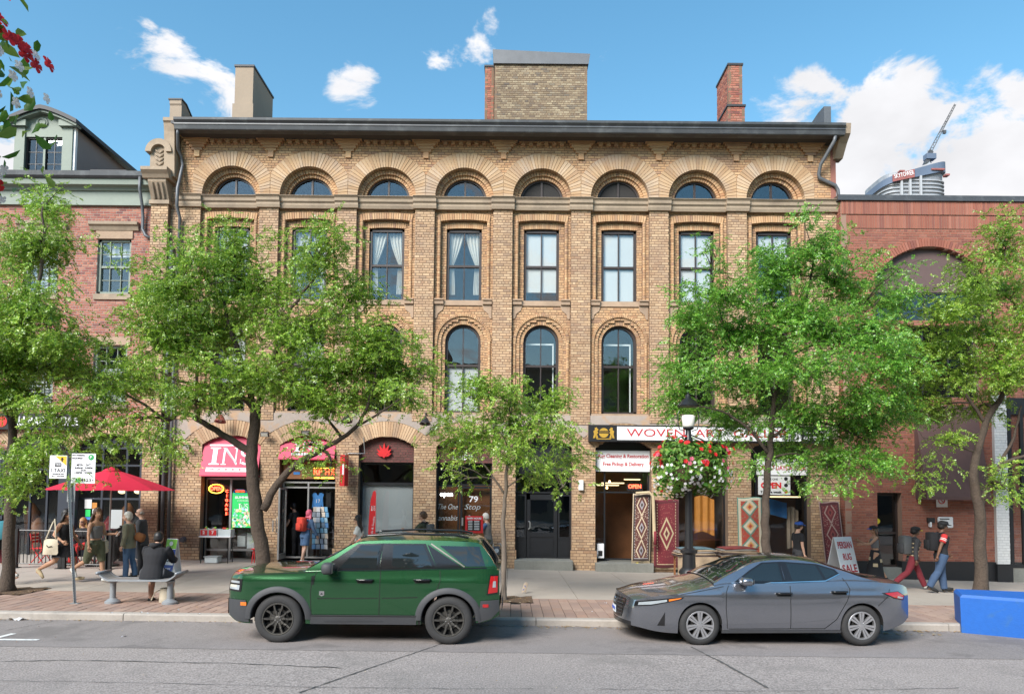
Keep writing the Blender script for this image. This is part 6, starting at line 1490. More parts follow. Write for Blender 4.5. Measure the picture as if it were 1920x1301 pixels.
for sg in (-1, 1):
    hl = S.patch([(-2.165,.80),(-1.93,.79),(-1.90,1.0),(-2.165,1.0)], .008, 'gloss_black', 'headlight', sides=(sg,)); S.patch([(-2.15,.83),(-1.96,.82),(-1.95,.90),(-2.15,.90)], .012, 'lens_clear', 'headlight_lens', sides=(sg,)); S.patch([(-2.15,.93),(-1.95,.93),(-1.95,.965),(-2.15,.965)], .013, 'lens_clear', 'daytime_light', sides=(sg,))
    S.patch([(1.93,.78),(2.10,.80),(2.12,1.10),(1.98,1.10)], .012, 'gloss_black', 'tail_light', sides=(sg,)); S.patch([(1.95,.80),(2.10,.82),(2.115,1.08),(1.99,1.08)], .018, 'lens_red', 'tail_light_lens', sides=(sg,)); S.patch([(2.02,.90),(2.075,.90),(2.08,1.0),(2.03,1.0)], .022, 'lens_clear', 'reverse_light', sides=(sg,))
S.patch([(-1.925,.575),(-1.825,.575),(-1.825,.63),(-1.925,.63)], .02, 'lens_orange', 'side_marker'); S.patch([(1.87,.58),(1.96,.58),(1.96,.63),(1.87,.63)], .024, 'lens_red', 'side_reflector')
S.line([(-.815,.445),(-.83,.8),(-.80,1.03),(-.72,1.14)], .010); S.line([(.245,.445),(.255,.8),(.26,1.15)], .010); S.line([(1.0,.70),(1.16,.88),(1.20,1.0),(1.19,1.19)], .010); S.line([(-2.0,1.055),(-1.4,1.09),(-.78,1.12)], .010); S.line([(-.72,.70),(.23,.71)], .012, .004, 'seam', 'door_groove'); S.line([(.29,.71),(.85,.73)], .012, .004, 'seam', 'door_groove')
def handle(s, x, z, m):
    for sg in (-1, 1):
        w = s.side(x, z); s.patch([(x-.12,z-.05),(x+.12,z-.05),(x+.11,z+.0),(x-.11,z+.0)], .003, 'seam', 'handle_recess', sides=(sg,))
        MB().tube([(x-.13, sg*(w+.012), z), (x-.08, sg*(w+.04), z+.003), (x+.1, sg*(w+.04), z+.005), (x+.13, sg*(w+.012), z+.004)], .019, 7).build('door_handle', m, s.r, local=True, smooth=True)
handle(S, .02, 1.0, 'gloss_black'); handle(S, .92, 1.01, 'gloss_black')
def mirror(s, x, z, m, sx=.1, sz=.085):
    for sg in (-1, 1):
        w = s.side(x, z); M = Matrix.Translation((x, sg*(w+.15), z+.06)); mi = MB().cbox(-sx, sx, -.11, .11, -sz, sz, .035, M).build('wing_mirror', m, s.r, local=True, auto=60)
        MB().tube([(x, sg*(w-.02), z-.02), (x, sg*(w+.12), z+.02)], .03, 6).build('mirror_arm', 'gloss_black', mi, local=True); MB().box(sx-.002, sx+.003, -.09, .09, -sz+.02, sz-.02, M).build('mirror_glass', 'chrome', mi, local=True)
mirror(S, -.53, 1.14, 'cladding_plastic', .085, .09)
for sg in (-1, 1): 
    MB().tube([(-.12, sg*.60, 1.665), (0, sg*.62, 1.70), (.6, sg*.63, 1.735), (1.4, sg*.62, 1.72), (1.62, sg*.61, 1.68)], .02, 7).build('roof_rail', 'gloss_black', suv, local=True, smooth=True)
    S.patch([(-.82,.92),(-.78,.92),(-.76,1.06),(-.82,1.06)], .006, 'gloss_black', 'fender_vent', sides=(sg,)); bd = S.patch([(-.69,.755),(-.65,.735),(-.61,.755),(-.61,.82),(-.69,.82)], .008, 'chrome', 'badge', sides=(sg,)); S.patch([(-.675,.765),(-.65,.79),(-.625,.765)], .011, 'seam', 'badge_peak', sides=(sg,))
for c in S.axles:
    for sg in (-1, 1): S.wheel(c*.985, sg, .238, (5, 'alloy_dark', 'fork'))
for x in (-1.76, .87): S.patch([(x-.02, .30), (x+.03, .30), (x+.03, .36), (x-.02, .36)], .0, 'seam', 'mud_flap')
MB().tube([(-.75, -.35, 1.19), (-.5, .2, 1.22)], .012, 5).build('wiper', 'seam', suv, local=True)

S.finish(.985, .945, .6)

# ------------------------------------------------------------ grey saloon
g0, g1 = GP(1306, 1211), GP(1617, 1211); yaw = R(4.2); ctr = (g0+g1)/2
sed = empty('grey_sedan', (ctr.x+math.sin(yaw)*.0, ctr.y+.88, (g0.z+g1.z)/2), 'grey four door saloon car with silver wheel covers parked at kerb', 'car', rz=yaw*.4)
D = Car(sed, dict(w0=.905, zmid=.62, tumble=.10, tuck=.05, crease=.80, x0=-2.44, x1=2.26, xr0=-1.35, xr1=1.55, endf=.30, endr=.24, shoulder=.045, axles=(-1.355, 1.355), ra=.365, rw=.322, arch_sq=1.0, wy=.885, tw=.2, bulge=.17, bulger=.05, zref=1.375, zfloor=.2,
    zbot=lerp_tab([(-2.44,.27),(-2.0,.20),(-1.7,.19),(-.9,.20),(.9,.21),(1.7,.24),(2.1,.33),(2.26,.42)]), zt=lerp_tab([(-2.44,.68),(-2.15,.76),(-1.7,.83),(-1.3,.915),(-.95,.985),(-.5,1.005),(.2,1.01),(1.0,1.045),(1.6,1.035),(2.1,.99),(2.26,.93)]),
    crown=lambda x: .075 if x < -.7 else .05, ze=lerp_tab([(-1.12,.99),(-.75,1.17),(-.36,1.335),(0,1.385),(.4,1.385),(.75,1.335),(1.1,1.225),(1.5,1.09),(1.78,1.03)]), wr=lambda x: .585 if x < .6 else .585+.06*(x-.6), rcrown=lambda x: .06 if x > -.3 else .05,
    nose=lambda x, z: x+(.30*max(0, (z-.55)) if x < -2.0 else 0)*max(0, min(1, (-2.0-x)/.44))-(.05*max(0, z-.8) if x > 2.2 else 0), xg0=-1.1, xg1=1.77))
D.body('grey_paint'); D.greenhouse('grey_paint'); D.arches()
D.top_patch(-1.06, -.34, .88, .006, 'car_window', 'windscreen'); D.top_patch(.82, 1.62, .84, .006, 'car_window', 'rear_window'); D.top_patch(-.33, .78, .80, .004, 'gloss_black', 'roof_panel')
D.patch([(-.74,1.03),(-.66,1.02),(.12,1.02),(.10,1.36),(-.22,1.345),(-.45,1.22)], .003, 'gloss_black', 'window_surround'); D.patch([(-.66,1.045),(.07,1.04),(.055,1.335),(-.21,1.32),(-.43,1.20)], .006, 'car_window', 'front_window')
D.patch([(.12,1.02),(.22,1.025),(.17,1.36),(.10,1.36)], .004, 'gloss_black', 'door_pillar'); D.patch([(.20,1.025),(.80,1.055),(1.06,1.17),(1.0,1.24),(.72,1.325),(.16,1.36)], .003, 'gloss_black', 'window_surround'); D.patch([(.24,1.045),(.77,1.07),(.69,1.30),(.20,1.335)], .006, 'car_window', 'rear_door_window'); D.patch([(.81,1.085),(1.01,1.17),(.97,1.225),(.735,1.29)], .006, 'car_window', 'quarter_window')
D.line([(-.80,1.005),(0,1.018),(.8,1.05),(1.06,1.165)], .014, .008, 'chrome', 'belt_trim')
D.line([(-.90,.27),(-.93,.6),(-.92,.85),(-.86,.99)], .010); D.line([(.155,.27),(.15,.7),(.17,1.02)], .010); D.line([(.72,.27),(.92,.42),(1.10,.72),(1.17,.92),(1.10,1.10)], .010); D.line([(-.88,.265),(.72,.275)], .010); D.line([(-1.68,.815),(-1.3,.885),(-.95,.955)], .010); D.line([(1.62,.64),(1.80,.80),(1.86,.92)], .009)
D.patch([(-1.0,.20),(1.0,.21),(1.0,.25),(-1.0,.24)], .012, 'cladding_plastic', 'sill')
D.cap(0, [(-.46,.60),(-.34,.36),(.34,.36),(.46,.60),(.44,.68),(-.44,.68)], .006, 'gloss_black', 'grille')
for k in range(5): D.cap(0, [(-.42+.012*k,.635-.055*k),(.42-.012*k,.635-.055*k),(.42-.012*k,.647-.055*k),(-.42+.012*k,.647-.055*k)], .011, 'cladding_plastic', 'grille_bar')
D.cap(0, [(-.60,.27),(.60,.27),(.60,.33),(-.60,.33)], .006, 'gloss_black', 'lower_intake')
for sg in (-1, 1): D.cap(0, sorted([(sg*.47,.61),(sg*.50,.61),(sg*.38,.37),(sg*.35,.37)]), .012, 'chrome', 'grille_trim') if False else None
x = D.x0-D.bulge-.015
MB().tube([(D.nose(D.x0, .60)-D.bulge-.012, .06*math.cos(a), .60+.06*math.sin(a)) for a in [2*math.pi*k/16 for k in range(17)]], .009, 6, caps=False).build('emblem', 'chrome', sed, local=True); D.cap(0, [(-.08,.59),(.08,.59),(.08,.61),(-.08,.61)], .016, 'chrome', 'emblem')
pl = D.cap(0, [(-.155,.40),(.155,.40),(.155,.52),(-.155,.52)], .02, 'plate', 'number_plate')
Mx = Matrix.Translation((D.nose(D.x0, .46)-D.bulge-.025, 0, .46)) @ Matrix.Rotation(R(-90), 4, 'Z')
text_mb('CXKR 482', .07, 0, 0, 0, width=.24, M=Mx).build('plate_text', 'plate_text', pl, local=True)
for sg in (-1, 1):
    D.patch([(-2.42,.585),(-2.15,.61),(-1.66,.735),(-1.62,.775),(-1.9,.745),(-2.42,.665)], .006, 'gloss_black', 'headlight', sides=(sg,)); D.patch([(-2.36,.605),(-2.15,.63),(-1.9,.69),(-1.9,.725),(-2.36,.652)], .010, 'lens_clear', 'headlight_lens', sides=(sg,)); D.patch([(-1.87,.695),(-1.69,.742),(-1.66,.765),(-1.87,.73)], .010, 'lens_orange', 'indicator', sides=(sg,))
    D.patch([(-2.05,.30),(-1.93,.30),(-1.93,.52)], .005, 'gloss_black', 'bumper_vent', sides=(sg,)); D.patch([(1.70,.86),(1.92,.76),(2.12,.72),(2.16,.80),(2.02,.88)], .006, 'gloss_black', 'tail_light', sides=(sg,)); D.patch([(1.75,.855),(1.93,.775),(2.11,.735),(2.14,.795),(2.01,.872)], .011, 'lens_red', 'tail_light_lens', sides=(sg,)); D.patch([(1.98,.77),(2.10,.745),(2.11,.775),(1.99,.80)], .014, 'lens_clear', 'reverse_light', sides=(sg,))
handle(D, .04, .845, 'gloss_black'); handle(D, .98, .875, 'gloss_black'); mirror(D, -.62, 1.0, 'grey_paint', .095, .065)
for c in D.axles:
    for sg in (-1, 1): D.wheel(c*.95, sg, .212, (7, 'alloy', 'pair'))
D.line([(-1.0,.33),(.2,.36),(1.0,.43)], .01, .002, 'grey_paint', 'door_crease')

D.finish(.95, .91, .6)
# ============================================================ people
def remesh(mb, voxel, smooth=3):
    me = mb.mesh('tmp'); bm = bmesh.new(); bm.from_mesh(me); bmesh.ops.recalc_face_normals(bm, faces=bm.faces); bm.to_mesh(me); bm.free()
    o = bpy.data.objects.new('tmp', me); C.objects.link(o)
    r = o.modifiers.new('r', 'REMESH'); r.mode = 'VOXEL'; r.voxel_size = voxel; r.use_smooth_shade = True
    if smooth: s = o.modifiers.new('s', 'SMOOTH'); s.iterations = smooth; s.factor = .5
    dg = bpy.context.evaluated_depsgraph_get(); out = bpy.data.meshes.new_from_object(o.evaluated_get(dg))
    bpy.data.objects.remove(o); bpy.data.meshes.remove(me); out.materials.clear(); return out
def sk(name, rgb): mat(name, rgb, .55, noise=(8,.05), spec=.35)
def cl(name, rgb, n=.1): mat(name, rgb, .9, noise=[(6,n),(40,.06)], bump=(18,.5,.012))
sk('skin_light', (.55,.33,.24)); sk('skin_tan', (.45,.25,.16)); sk('skin_brown', (.16,.08,.05)); 
mat('hair_black', (.012,.010,.010), .45, noise=(20,.2), bump=(60,.6,.01)); mat('hair_brown', (.10,.05,.025), .5, noise=(20,.2), bump=(60,.6,.01)); mat('hair_white', (.62,.58,.52), .6, noise=(20,.08), bump=(60,.6,.01)); mat('hair_grey', (.32,.28,.25), .6, noise=(20,.1), bump=(60,.6,.01)); mat('hair_blonde', (.45,.28,.12), .55, noise=(20,.15), bump=(60,.6,.01)); mat('hair_pink', (.55,.10,.16), .55, noise=(20,.15), bump=(60,.6,.01))
for n_, c_ in dict(cloth_black=(.014,.014,.017), cloth_charcoal=(.05,.05,.055), cloth_olive=(.09,.095,.055), cloth_grey=(.16,.16,.165), cloth_jacket=(.21,.20,.14), denim=(.07,.13,.24), denim_dark=(.045,.08,.15), maroon=(.17,.02,.03), cloth_white=(.7,.69,.66), cloth_red=(.5,.03,.03), canvas=(.55,.49,.38), leather_brown=(.22,.085,.03), cloth_blue=(.03,.09,.36), cloth_yellow=(.6,.48,.03), vest_grey=(.17,.16,.15), beige=(.48,.38,.24), pack_red=(.62,.06,.035), pack_grey=(.09,.095,.10), shoe_white=(.62,.61,.58), shoe_black=(.02,.02,.02), green_top=(.05,.06,.035), teal=(.03,.16,.2)).items(): cl(n_, c_)
def lookup(q): return q
def rotx(v, a): return Vector((v[0], v[1]*math.cos(a)-v[2]*math.sin(a), v[1]*math.sin(a)+v[2]*math.cos(a)))
class Person:
    def __init__(s, label, at, H=1.7, face=0, legs=((0, 0), (0, 0)), arms=((0, 8, 10), (0, 8, 10)), lean=0, build=1.0, skin='skin_light', head_turn=0, sit=None, female=False, feet=True):
        s.H = H; s.skin = skin; h = H; bw = build; s.f = female
        s.hip = {}; s.knee = {}; s.ank = {}; s.toe = {}
        L1, L2 = .245*h, .245*h; lows = []
        for i, sg in enumerate((-1, 1)):
            a, k = R(legs[i][0]), R(legs[i][1]); ab = R(legs[i][2]) if len(legs[i]) > 2 else 0
            hp = Vector((sg*.052*h*bw**.5, 0, 0)); kn = hp+Vector((sg*math.sin(ab)*L1, math.sin(a)*L1*math.cos(ab), -math.cos(a)*L1*math.cos(ab))); an = kn+Vector((0, math.sin(a-k)*L2, -math.cos(a-k)*L2))
            fp = max(-1.0, min(.35, (a-k)*.8)); toe = an+Vector((sg*.02, .125*h*math.cos(fp)*.95, .125*h*math.sin(fp)-.02))
            s.hip[i], s.knee[i], s.ank[i], s.toe[i] = hp, kn, an, toe; lows += [an.z-.05*h, toe.z-.022*h]
        s.z0 = -min(lows) if sit is None else sit
        up = Vector((0, 0, s.z0))
        for d in (s.hip, s.knee, s.ank, s.toe):
            for i in d: d[i] = d[i]+up
        s.pel = up.copy(); ln = R(lean)
        def sp(y, z): return s.pel+rotx((0, y, z), -ln)
        s.sp = sp; s.waist = sp(0, .09*h); s.chest = sp(.008*h, .20*h); s.shc = sp(0, .285*h); s.nk = sp(-.005*h, .315*h); s.nk2 = sp(.012*h, .35*h)
        s.headc = sp(.022*h, .407*h)
        s.sh = {}; s.el = {}; s.wr = {}; s.hd = {}
        for i, sg in enumerate((-1, 1)):
            b, c, e = R(arms[i][0]), R(arms[i][1]), R(arms[i][2]); tw = R(arms[i][3]) if len(arms[i]) > 3 else 0
            sh = sp(0, .288*h)+Vector((sg*.108*h*bw**.5*(.94 if female else 1), 0, 0)); l1, l2 = .172*h, .15*h
            d1 = Vector((sg*math.sin(c)*math.cos(b), math.sin(b), -math.cos(b)*math.cos(c))); el = sh+d1*l1
            d2 = Vector((sg*math.sin(c)*math.cos(b)*.6-sg*math.sin(tw), math.sin(b+e), -math.cos(b+e)*math.cos(c))).normalized(); wr = el+d2*l2
            s.sh[i], s.el[i], s.wr[i], s.hd[i] = sh, el, wr, d2
        s.bw = bw; g = GP(*at) if len(at) == 2 else Vector(at)
        s.t = empty('person', g, label, 'person', rz=R(face)); s.turn = R(head_turn)
    def torso_pts(s, k=1.0, lo=0):
        h, b = s.H, s.bw; f = s.f
        pts = [s.sp(0, -.045*h), s.pel, s.waist, s.chest, s.shc, s.nk]
        rad = [(.05*h, .062*h), (.062*h, .086*h*(1.06 if f else 1)), (.054*h, .071*h*(.95 if f else 1.03)), (.065*h, .088*h), (.048*h, .082*h), (.03*h, .034*h)]
        return pts, [(a*b*k, c*b*k) for a, c in rad]
    def leg_pts(s, i, k=1.0, b=None):
        h = s.H; b = s.bw**.7 if b is None else b; m1 = s.hip[i].lerp(s.knee[i], .4); m2 = s.knee[i].lerp(s.ank[i], .35)+Vector((0, -.008*h, 0))
        return [s.hip[i]+Vector((0, 0, .015*h)), m1, s.knee[i], m2, s.ank[i]], [q*h*k*b for q in (.056, .049, .034, .034, .021)]
    def arm_pts(s, i, k=1.0):
        h = s.H; return [s.sh[i]+Vector(((.02 if i == 0 else -.02)*h, 0, -.005*h)), s.sh[i].lerp(s.el[i], .3), s.el[i], s.el[i].lerp(s.wr[i], .35), s.wr[i]], [q*h*k*s.bw**.5 for q in (.033, .03, .023, .023, .0155)]
    def body(s, hair='hair_brown', style='short', hat=None, glasses=False):
        h = s.H; mb = MB(); mb.tube(*s.torso_pts(.93), 14)
        mb.tube([s.nk-Vector((0, 0, .02)), s.nk2, s.headc-Vector((0, 0, .02*h))], [.035*h, .031*h, .031*h], 10)
        Hm = Matrix.Translation(s.headc) @ Matrix.Rotation(s.turn, 4, 'Z'); hw, hd, hh = .0455*h, .057*h, .066*h
        mb.ell((0, -.004*h, .01*h), (hw, hd, .056*h), 14, 10, Hm); mb.ell((0, .014*h, -.022*h), (hw*.82, hd*.72, .042*h), 12, 8, Hm); mb.ell((0, .03*h, -.044*h), (hw*.45, .02*h, .016*h), 10, 6, Hm)
        mb.tube([Hm @ Vector((0, .048*h, .012*h)), Hm @ Vector((0, .066*h, -.016*h)), Hm @ Vector((0, .05*h, -.022*h))], [.006*h, .0095*h, .008*h], 7)
        for sg in (-1, 1): mb.ell((sg*hw, -.002*h, -.004*h), (.006*h, .012*h, .018*h), 8, 6, Hm); 
        mb.ell((0, .05*h, -.032*h), (.016*h, .009*h, .006*h), 8, 5, Hm)
        for i in (0, 1):
            mb.tube(*s.leg_pts(i, .95), 10); mb.tube(*s.arm_pts(i, .95), 9)
            mb.tube([s.ank[i]+Vector((0, -.02*h, -.02*h)), s.ank[i].lerp(s.toe[i], .5), s.toe[i]], [.024*h, .022*h, .015*h], 8)
        me = remesh(mb, .017); V = [v.co.copy() for v in me.vertices]; F = [tuple(p.vertices) for p in me.polygons]; bpy.data.meshes.remove(me)
        fm = MB().add(V, F)
        for i, sg in ((0, -1), (1, 1)):                     # hands: palm, four fingers, thumb
            d = s.hd[i].normalized(); a = d.cross(Vector((1, 0, 0)));  a = a.normalized() if a.length > .1 else Vector((0, 0, 1)); n = Vector((sg*1.0, 0, 0)); w = s.wr[i]
            p = w+d*.025*h; fm.tube([w-d*.01, w+d*.02*h, w+d*.048*h], [(.014*h, .012*h), (.013*h, .021*h), (.010*h, .022*h)], 8)
            inn = -n
            for k, (o, L) in enumerate(((-.0165, .036), (-.0055, .042), (.0055, .04), (.0165, .031))):
                q = w+d*.046*h+a*o*h; fm.tube([q, q+d*L*h*.5+inn*.004*h, q+d*L*h*.8+inn*.016*h, q+d*L*h*.85+inn*.027*h], [.0058*h, .0055*h, .005*h, .004*h], 6)
            q = w+d*.018*h-a*.016*h; fm.tube([q, q+d*.018*h-a*.014*h+inn*.006*h, q+d*.036*h-a*.014*h+inn*.014*h], [.0068*h, .006*h, .0046*h], 6)
        o = fm.build('body', s.skin, s.t, local=True, smooth=True, fix=False); s.b = o
        for sg in (-1, 1):
            MB().ell((sg*.019*h, .047*h, .006*h), (.006*h, .005*h, .0035*h), 8, 5, Hm).build('eye', 'hair_black', s.t, local=True, smooth=True); MB().tube([Hm @ Vector((sg*.010*h, .052*h, .0165*h)), Hm @ Vector((sg*.02*h, .05*h, .019*h)), Hm @ Vector((sg*.03*h, .042*h, .016*h))], .0022*h, 5).build('eyebrow', 'hair_black' if hair in ('hair_black',) else 'hair_brown', s.t, local=True)
        if glasses: MB().box(-.036*h, .036*h, .049*h, .056*h, -.003*h, .013*h, Hm).box(-.047*h, -.043*h, -.01*h, .05*h, .004*h, .009*h, Hm).box(.043*h, .047*h, -.01*h, .05*h, .004*h, .009*h, Hm).build('sunglasses', 'hair_black', s.t, local=True)
        hm = MB()
        if style != 'bald':
            t_ = .006*h if style in ('crop',) else .012*h
            hm.ell((0, -.012*h, .018*h), (hw+t_, hd+t_*.6, .056*h+t_), 14, 9, Hm); hm.ell((0, -.026*h, -.005*h), (hw+t_*.8, .04*h+t_, .042*h), 12, 8, Hm)
            if style in ('long', 'pony'):
                for k in range(9):
                    u = -1+2*k/8; st = Hm @ Vector((u*hw*1.05, -.03*h+.022*h*abs(u), .0)); L = .24*h if style == 'long' else .16*h
                    hm.tube([st, st+Vector((u*.02*h, -.02*h, -.08*h)), s.sp(-.045*h, .36*h-L*.6)+Vector((u*.06*h, 0, 0)), s.sp(-.05*h, .35*h-L)+Vector((u*.05*h, 0, 0))], [.018*h, .02*h, .018*h, .006*h], 7)
            if style == 'bob':
                hm.ell((0, -.02*h, -.01*h), (hw+.02*h, .05*h, .055*h), 12, 8, Hm)
            # leave the face free: cut everything in front of it
            me = remesh(hm, .015, 2); keep = []; inv = Hm.inverted()
            vs_ = [v.co.copy() for v in me.vertices]; loc = [inv @ v for v in vs_]
            for p in me.polygons:
                c = sum((loc[q] for q in p.vertices), Vector())/len(p.vertices)
                if not (c.y > (.026*h if c.z < .03*h else .05*h) and c.z < .046*h) and not (c.y > -.002*h and c.z < -.012*h and abs(c.x) < hw*1.3 and c.z > -.07*h): keep.append(tuple(p.vertices))
            bpy.data.meshes.remove(me); MB().add(vs_, keep).build('hair', hair, s.t, local=True, smooth=True, fix=False)
        elif hair != 'none':
            hm.ell((0, -.028*h, -.004*h), (hw+.005*h, .034*h, .03*h), 12, 8, Hm); hm.build('hair', hair, s.t, local=True, smooth=True)
        if hat:
            m1, m2 = hat; z = .026*h
            c = MB().lathe([(hw+.016*h, z-.004*h), (hw+.017*h, z+.012*h), (hw+.008*h, z+.038*h), (hw*.6, z+.05*h), (.004*h, z+.054*h)], 16, Hm @ Matrix.Diagonal((1, 1.16, 1, 1))).build('cap', m1, s.t, local=True, smooth=True)
            n = 10; V = [(math.cos(math.pi*k/n)*(hw+.014*h), math.sin(math.pi*k/n)*.03*h+.045*h, z) for k in range(n+1)]+[(math.cos(math.pi*k/n)*(hw+.006*h), math.sin(math.pi*k/n)*.062*h+.05*h, z-.008*h) for k in range(n+1)]
            V2 = [(x, y, q-.006*h) for x, y, q in V]; m_ = len(V)
            F = [(k, k+1, n+2+k, n+1+k) for k in range(n)]; F2 = [tuple(q+m_ for q in f[::-1]) for f in F]; E = [(n+1+k, n+2+k, m_+n+2+k, m_+n+1+k) for k in range(n)]
            MB().add(V+V2, F+F2+E, Hm).build('cap_visor', m2, c, local=True)
        return s
    def shirt(s, m, sleeve=1.0, low=-.03, high=1, k=1.09, sleeve_m=None, name='shirt'):
        h = s.H; mb = MB(); pts, rad = s.torso_pts(k); pts = [s.sp(0, low*h)]+pts[1:]; rad = [(rad[1][0]*1.03, rad[1][1]*1.03)]+rad[1:]
        if low > .02: pts = [s.sp(0, low*h)]+pts[3:]; rad = [(rad[2][0], rad[2][1])]+rad[3:]
        if high < 1: pts = pts[:-2]+[s.sp(.004*h, high*h)]; rad = rad[:-2]+[(rad[-3][0]*.97, rad[-3][1]*.97)]
        else: pts[-1] = pts[-1]-Vector((0, 0, .008*h)); rad[-1] = (rad[-1][0]*1.15, rad[-1][1]*1.15)
        mb.tube(pts, rad, 16)
        if sleeve:
            for i in (0, 1):
                p, r = s.arm_pts(i, 1.26*k/1.09)
                if sleeve < .6: p = p[:2]+[p[1].lerp(p[2], .55)]; r = r[:2]+[r[1]*1.12]
                elif sleeve < .9: p = p[:4]; r = r[:4]
                else: r[-1] = r[-1]*1.25
                mb.tube(p, r, 10)
        me = remesh(mb, .017, 2); o = link(name, me, s.t, True, m); return o
    def pants(s, m, length=1.0, wide=1.15, name='trousers'):
        h = s.H; mb = MB(); mb.tube([s.sp(0, .05*h), s.pel, s.sp(0, -.045*h)], [(.066*h*s.bw, .084*h*s.bw), (.07*h*s.bw, .093*h*s.bw), (.05*h*s.bw, .07*h*s.bw)], 16)
        for i in (0, 1):
            p, r = s.leg_pts(i, wide)
            if length < 1:
                n = 2 if length < .45 else 3; p = p[:n]+[s.hip[i].lerp(s.knee[i], length*2) if length <= .5 else s.knee[i].lerp(s.ank[i], length*2-1)]; r = r[:n]+[r[n-1]*1.12]
            else: r[-1] *= 1.55; r[-2] *= 1.1
            mb.tube(p, r, 12)
        return link(name, remesh(mb, .017, 2), s.t, True, m)
    def skirt(s, m, zlen=.2, flare=1.5):
        h = s.H; n = 28; V = []
        for j in range(7):
            u = j/6; c = s.sp(0, .06*h).lerp((s.pel+(s.knee[0]+s.knee[1])*.0)+Vector((0, (s.knee[0].y+s.knee[1].y)/2*u, -zlen*h)), u)
            for k in range(n): a = 2*math.pi*k/n; f = (1+(flare-1)*u)*(1+.06*u*math.sin(a*7)); V.append((c.x+math.cos(a)*.079*h*s.bw*f, c.y+math.sin(a)*.068*h*s.bw*f*1.05, c.z))
        MB().add(V, [(j*n+k, j*n+(k+1) % n, (j+1)*n+(k+1) % n, (j+1)*n+k) for j in range(6) for k in range(n)]).build('skirt', m, s.t, local=True, smooth=True)
    def shoes(s, m, sole='shoe_white'):
        h = s.H
        for i in (0, 1):
            d = (s.toe[i]-s.ank[i]); f = Vector((d.x, d.y, d.z)).normalized(); b = s.ank[i]+Vector((0, 0, -.022*h))-f*.028*h*.8
            o = MB().tube([b+Vector((0, 0, .012*h)), b+f*.03*h+Vector((0, 0, .014*h)), s.ank[i].lerp(s.toe[i], .6)+Vector((0, 0, .0)), s.toe[i]+f*.006*h], [(.026*h, .023*h), (.032*h, .027*h), (.022*h, .026*h), (.012*h, .018*h)], 10).build('shoe', m, s.t, local=True, smooth=True)
    def world(s, v): return s.t.matrix_basis @ Vector(v) if False else (Matrix.Translation(s.t.location) @ Matrix.Rotation(s.t.rotation_euler[2], 4, 'Z')) @ Vector(v)
    def pack(s, m, m2, label, k=1.0, low=.09):
        h = s.H; c = s.sp(-.125*h, .19*h); M = Matrix.Translation(c) @ Matrix.Rotation(0, 4, 'X')
        t = empty('backpack', s.t.location, label, 'backpack', rz=s.t.rotation_euler[2])
        MB().cbox(-.085*h*k, .085*h*k, -.055*h*k, .06*h, -.125*h*k, .12*h*k, .03, M).build('bag', m, t, local=True, auto=70); MB().cbox(-.065*h*k, .065*h*k, -.085*h*k, -.05*h*k, -.11*h*k, .02*h, .02, M).build('front_pocket', m2, t, local=True, auto=70)
        for sg in (-1, 1): MB().tube([c+Vector((sg*.05*h, .05*h, .11*h)), s.sp(0, .318*h)+Vector((sg*.06*h, 0, .0)), s.sp(.075*h, .25*h)+Vector((sg*.07*h, 0, 0)), s.sp(.03*h, .12*h)+Vector((sg*.085*h, 0, 0)), c+Vector((sg*.07*h, .05*h, -.08*h))], [(.006, .022)]*5, 6).build('strap', m2, t, local=True)
def mk(*a, **k): return Person(*a, **k)
E = -90                                                       # facing right; 90 faces left, 0 away, 180 towards the camera
p = mk('woman in black tank top and short skirt walking with cream tote', (118, 1091), 1.70, E, legs=((24, 18), (-22, 40)), arms=((12, 10, 20), (-18, 14, 75)), build=1.16, skin='skin_tan', female=True)
p.body('hair_black', 'pony', glasses=True).shirt('cloth_black', 0, high=.27); p.skirt('cloth_black', .17, 1.75); p.shoes('beige')
t = empty('tote_bag', p.world((.2, -.1, .9)), 'cream canvas tote bag hanging from the walking woman\'s shoulder', 'bag')
w = p.world((.30, -.12, .86)); M = Matrix.Translation(w) @ Matrix.Rotation(p.t.rotation_euler[2], 4, 'Z')
for nm, mb, mm in (('bag', MB().grid(lambda u, v: (.05*math.sin(math.pi*u)*math.sin(math.pi*v)+.02, (u-.5)*.36*(1-.15*v), -.2+.36*v), 10, 8, M).grid(lambda u, v: (-.05*math.sin(math.pi*u)*math.sin(math.pi*v)+.02, (u-.5)*.36*(1-.15*v), -.2+.36*v), 10, 8, M), 'canvas'), ('strap', MB().tube([M @ Vector((.02, -.12, .14)), M @ Vector((-.04, -.02, .5)), M @ Vector((-.02, .05, .62)), M @ Vector((.02, .12, .14))], [(.004, .018)]*4, 6), 'canvas'), ('print', MB().tube([M @ Vector((.075, -.06, .02)), M @ Vector((.08, -.02, -.02)), M @ Vector((.078, .06, .0))], .01, 5), 'hair_black')): mb.build(nm, mm, t, smooth=True)
p = mk('woman in olive cargo shorts and grey bandeau top holding a phone', (176, 1092), 1.72, E-12, legs=((16, 6), (-20, 42)), arms=((14, 6, 78), (2, 10, 8)), skin='skin_tan', female=True, head_turn=-25)
p.body('hair_brown', 'long').shirt('cloth_grey', 0, low=.07, high=.235); p.pants('cloth_olive', .52, 1.45, 'shorts'); p.shoes('shoe_white')
w = p.wr[0]+p.hd[0]*.09; o = MB().cbox(-.036, .036, -.006, .006, -.07, .07, .003, Matrix.Translation(p.world(w)) @ Matrix.Rotation(R(E), 4, 'Z') @ Matrix.Rotation(R(-35), 4, 'X')).build('phone', 'sign_white'); tag(o, 'pale phone held by the woman in olive shorts', 'phone')
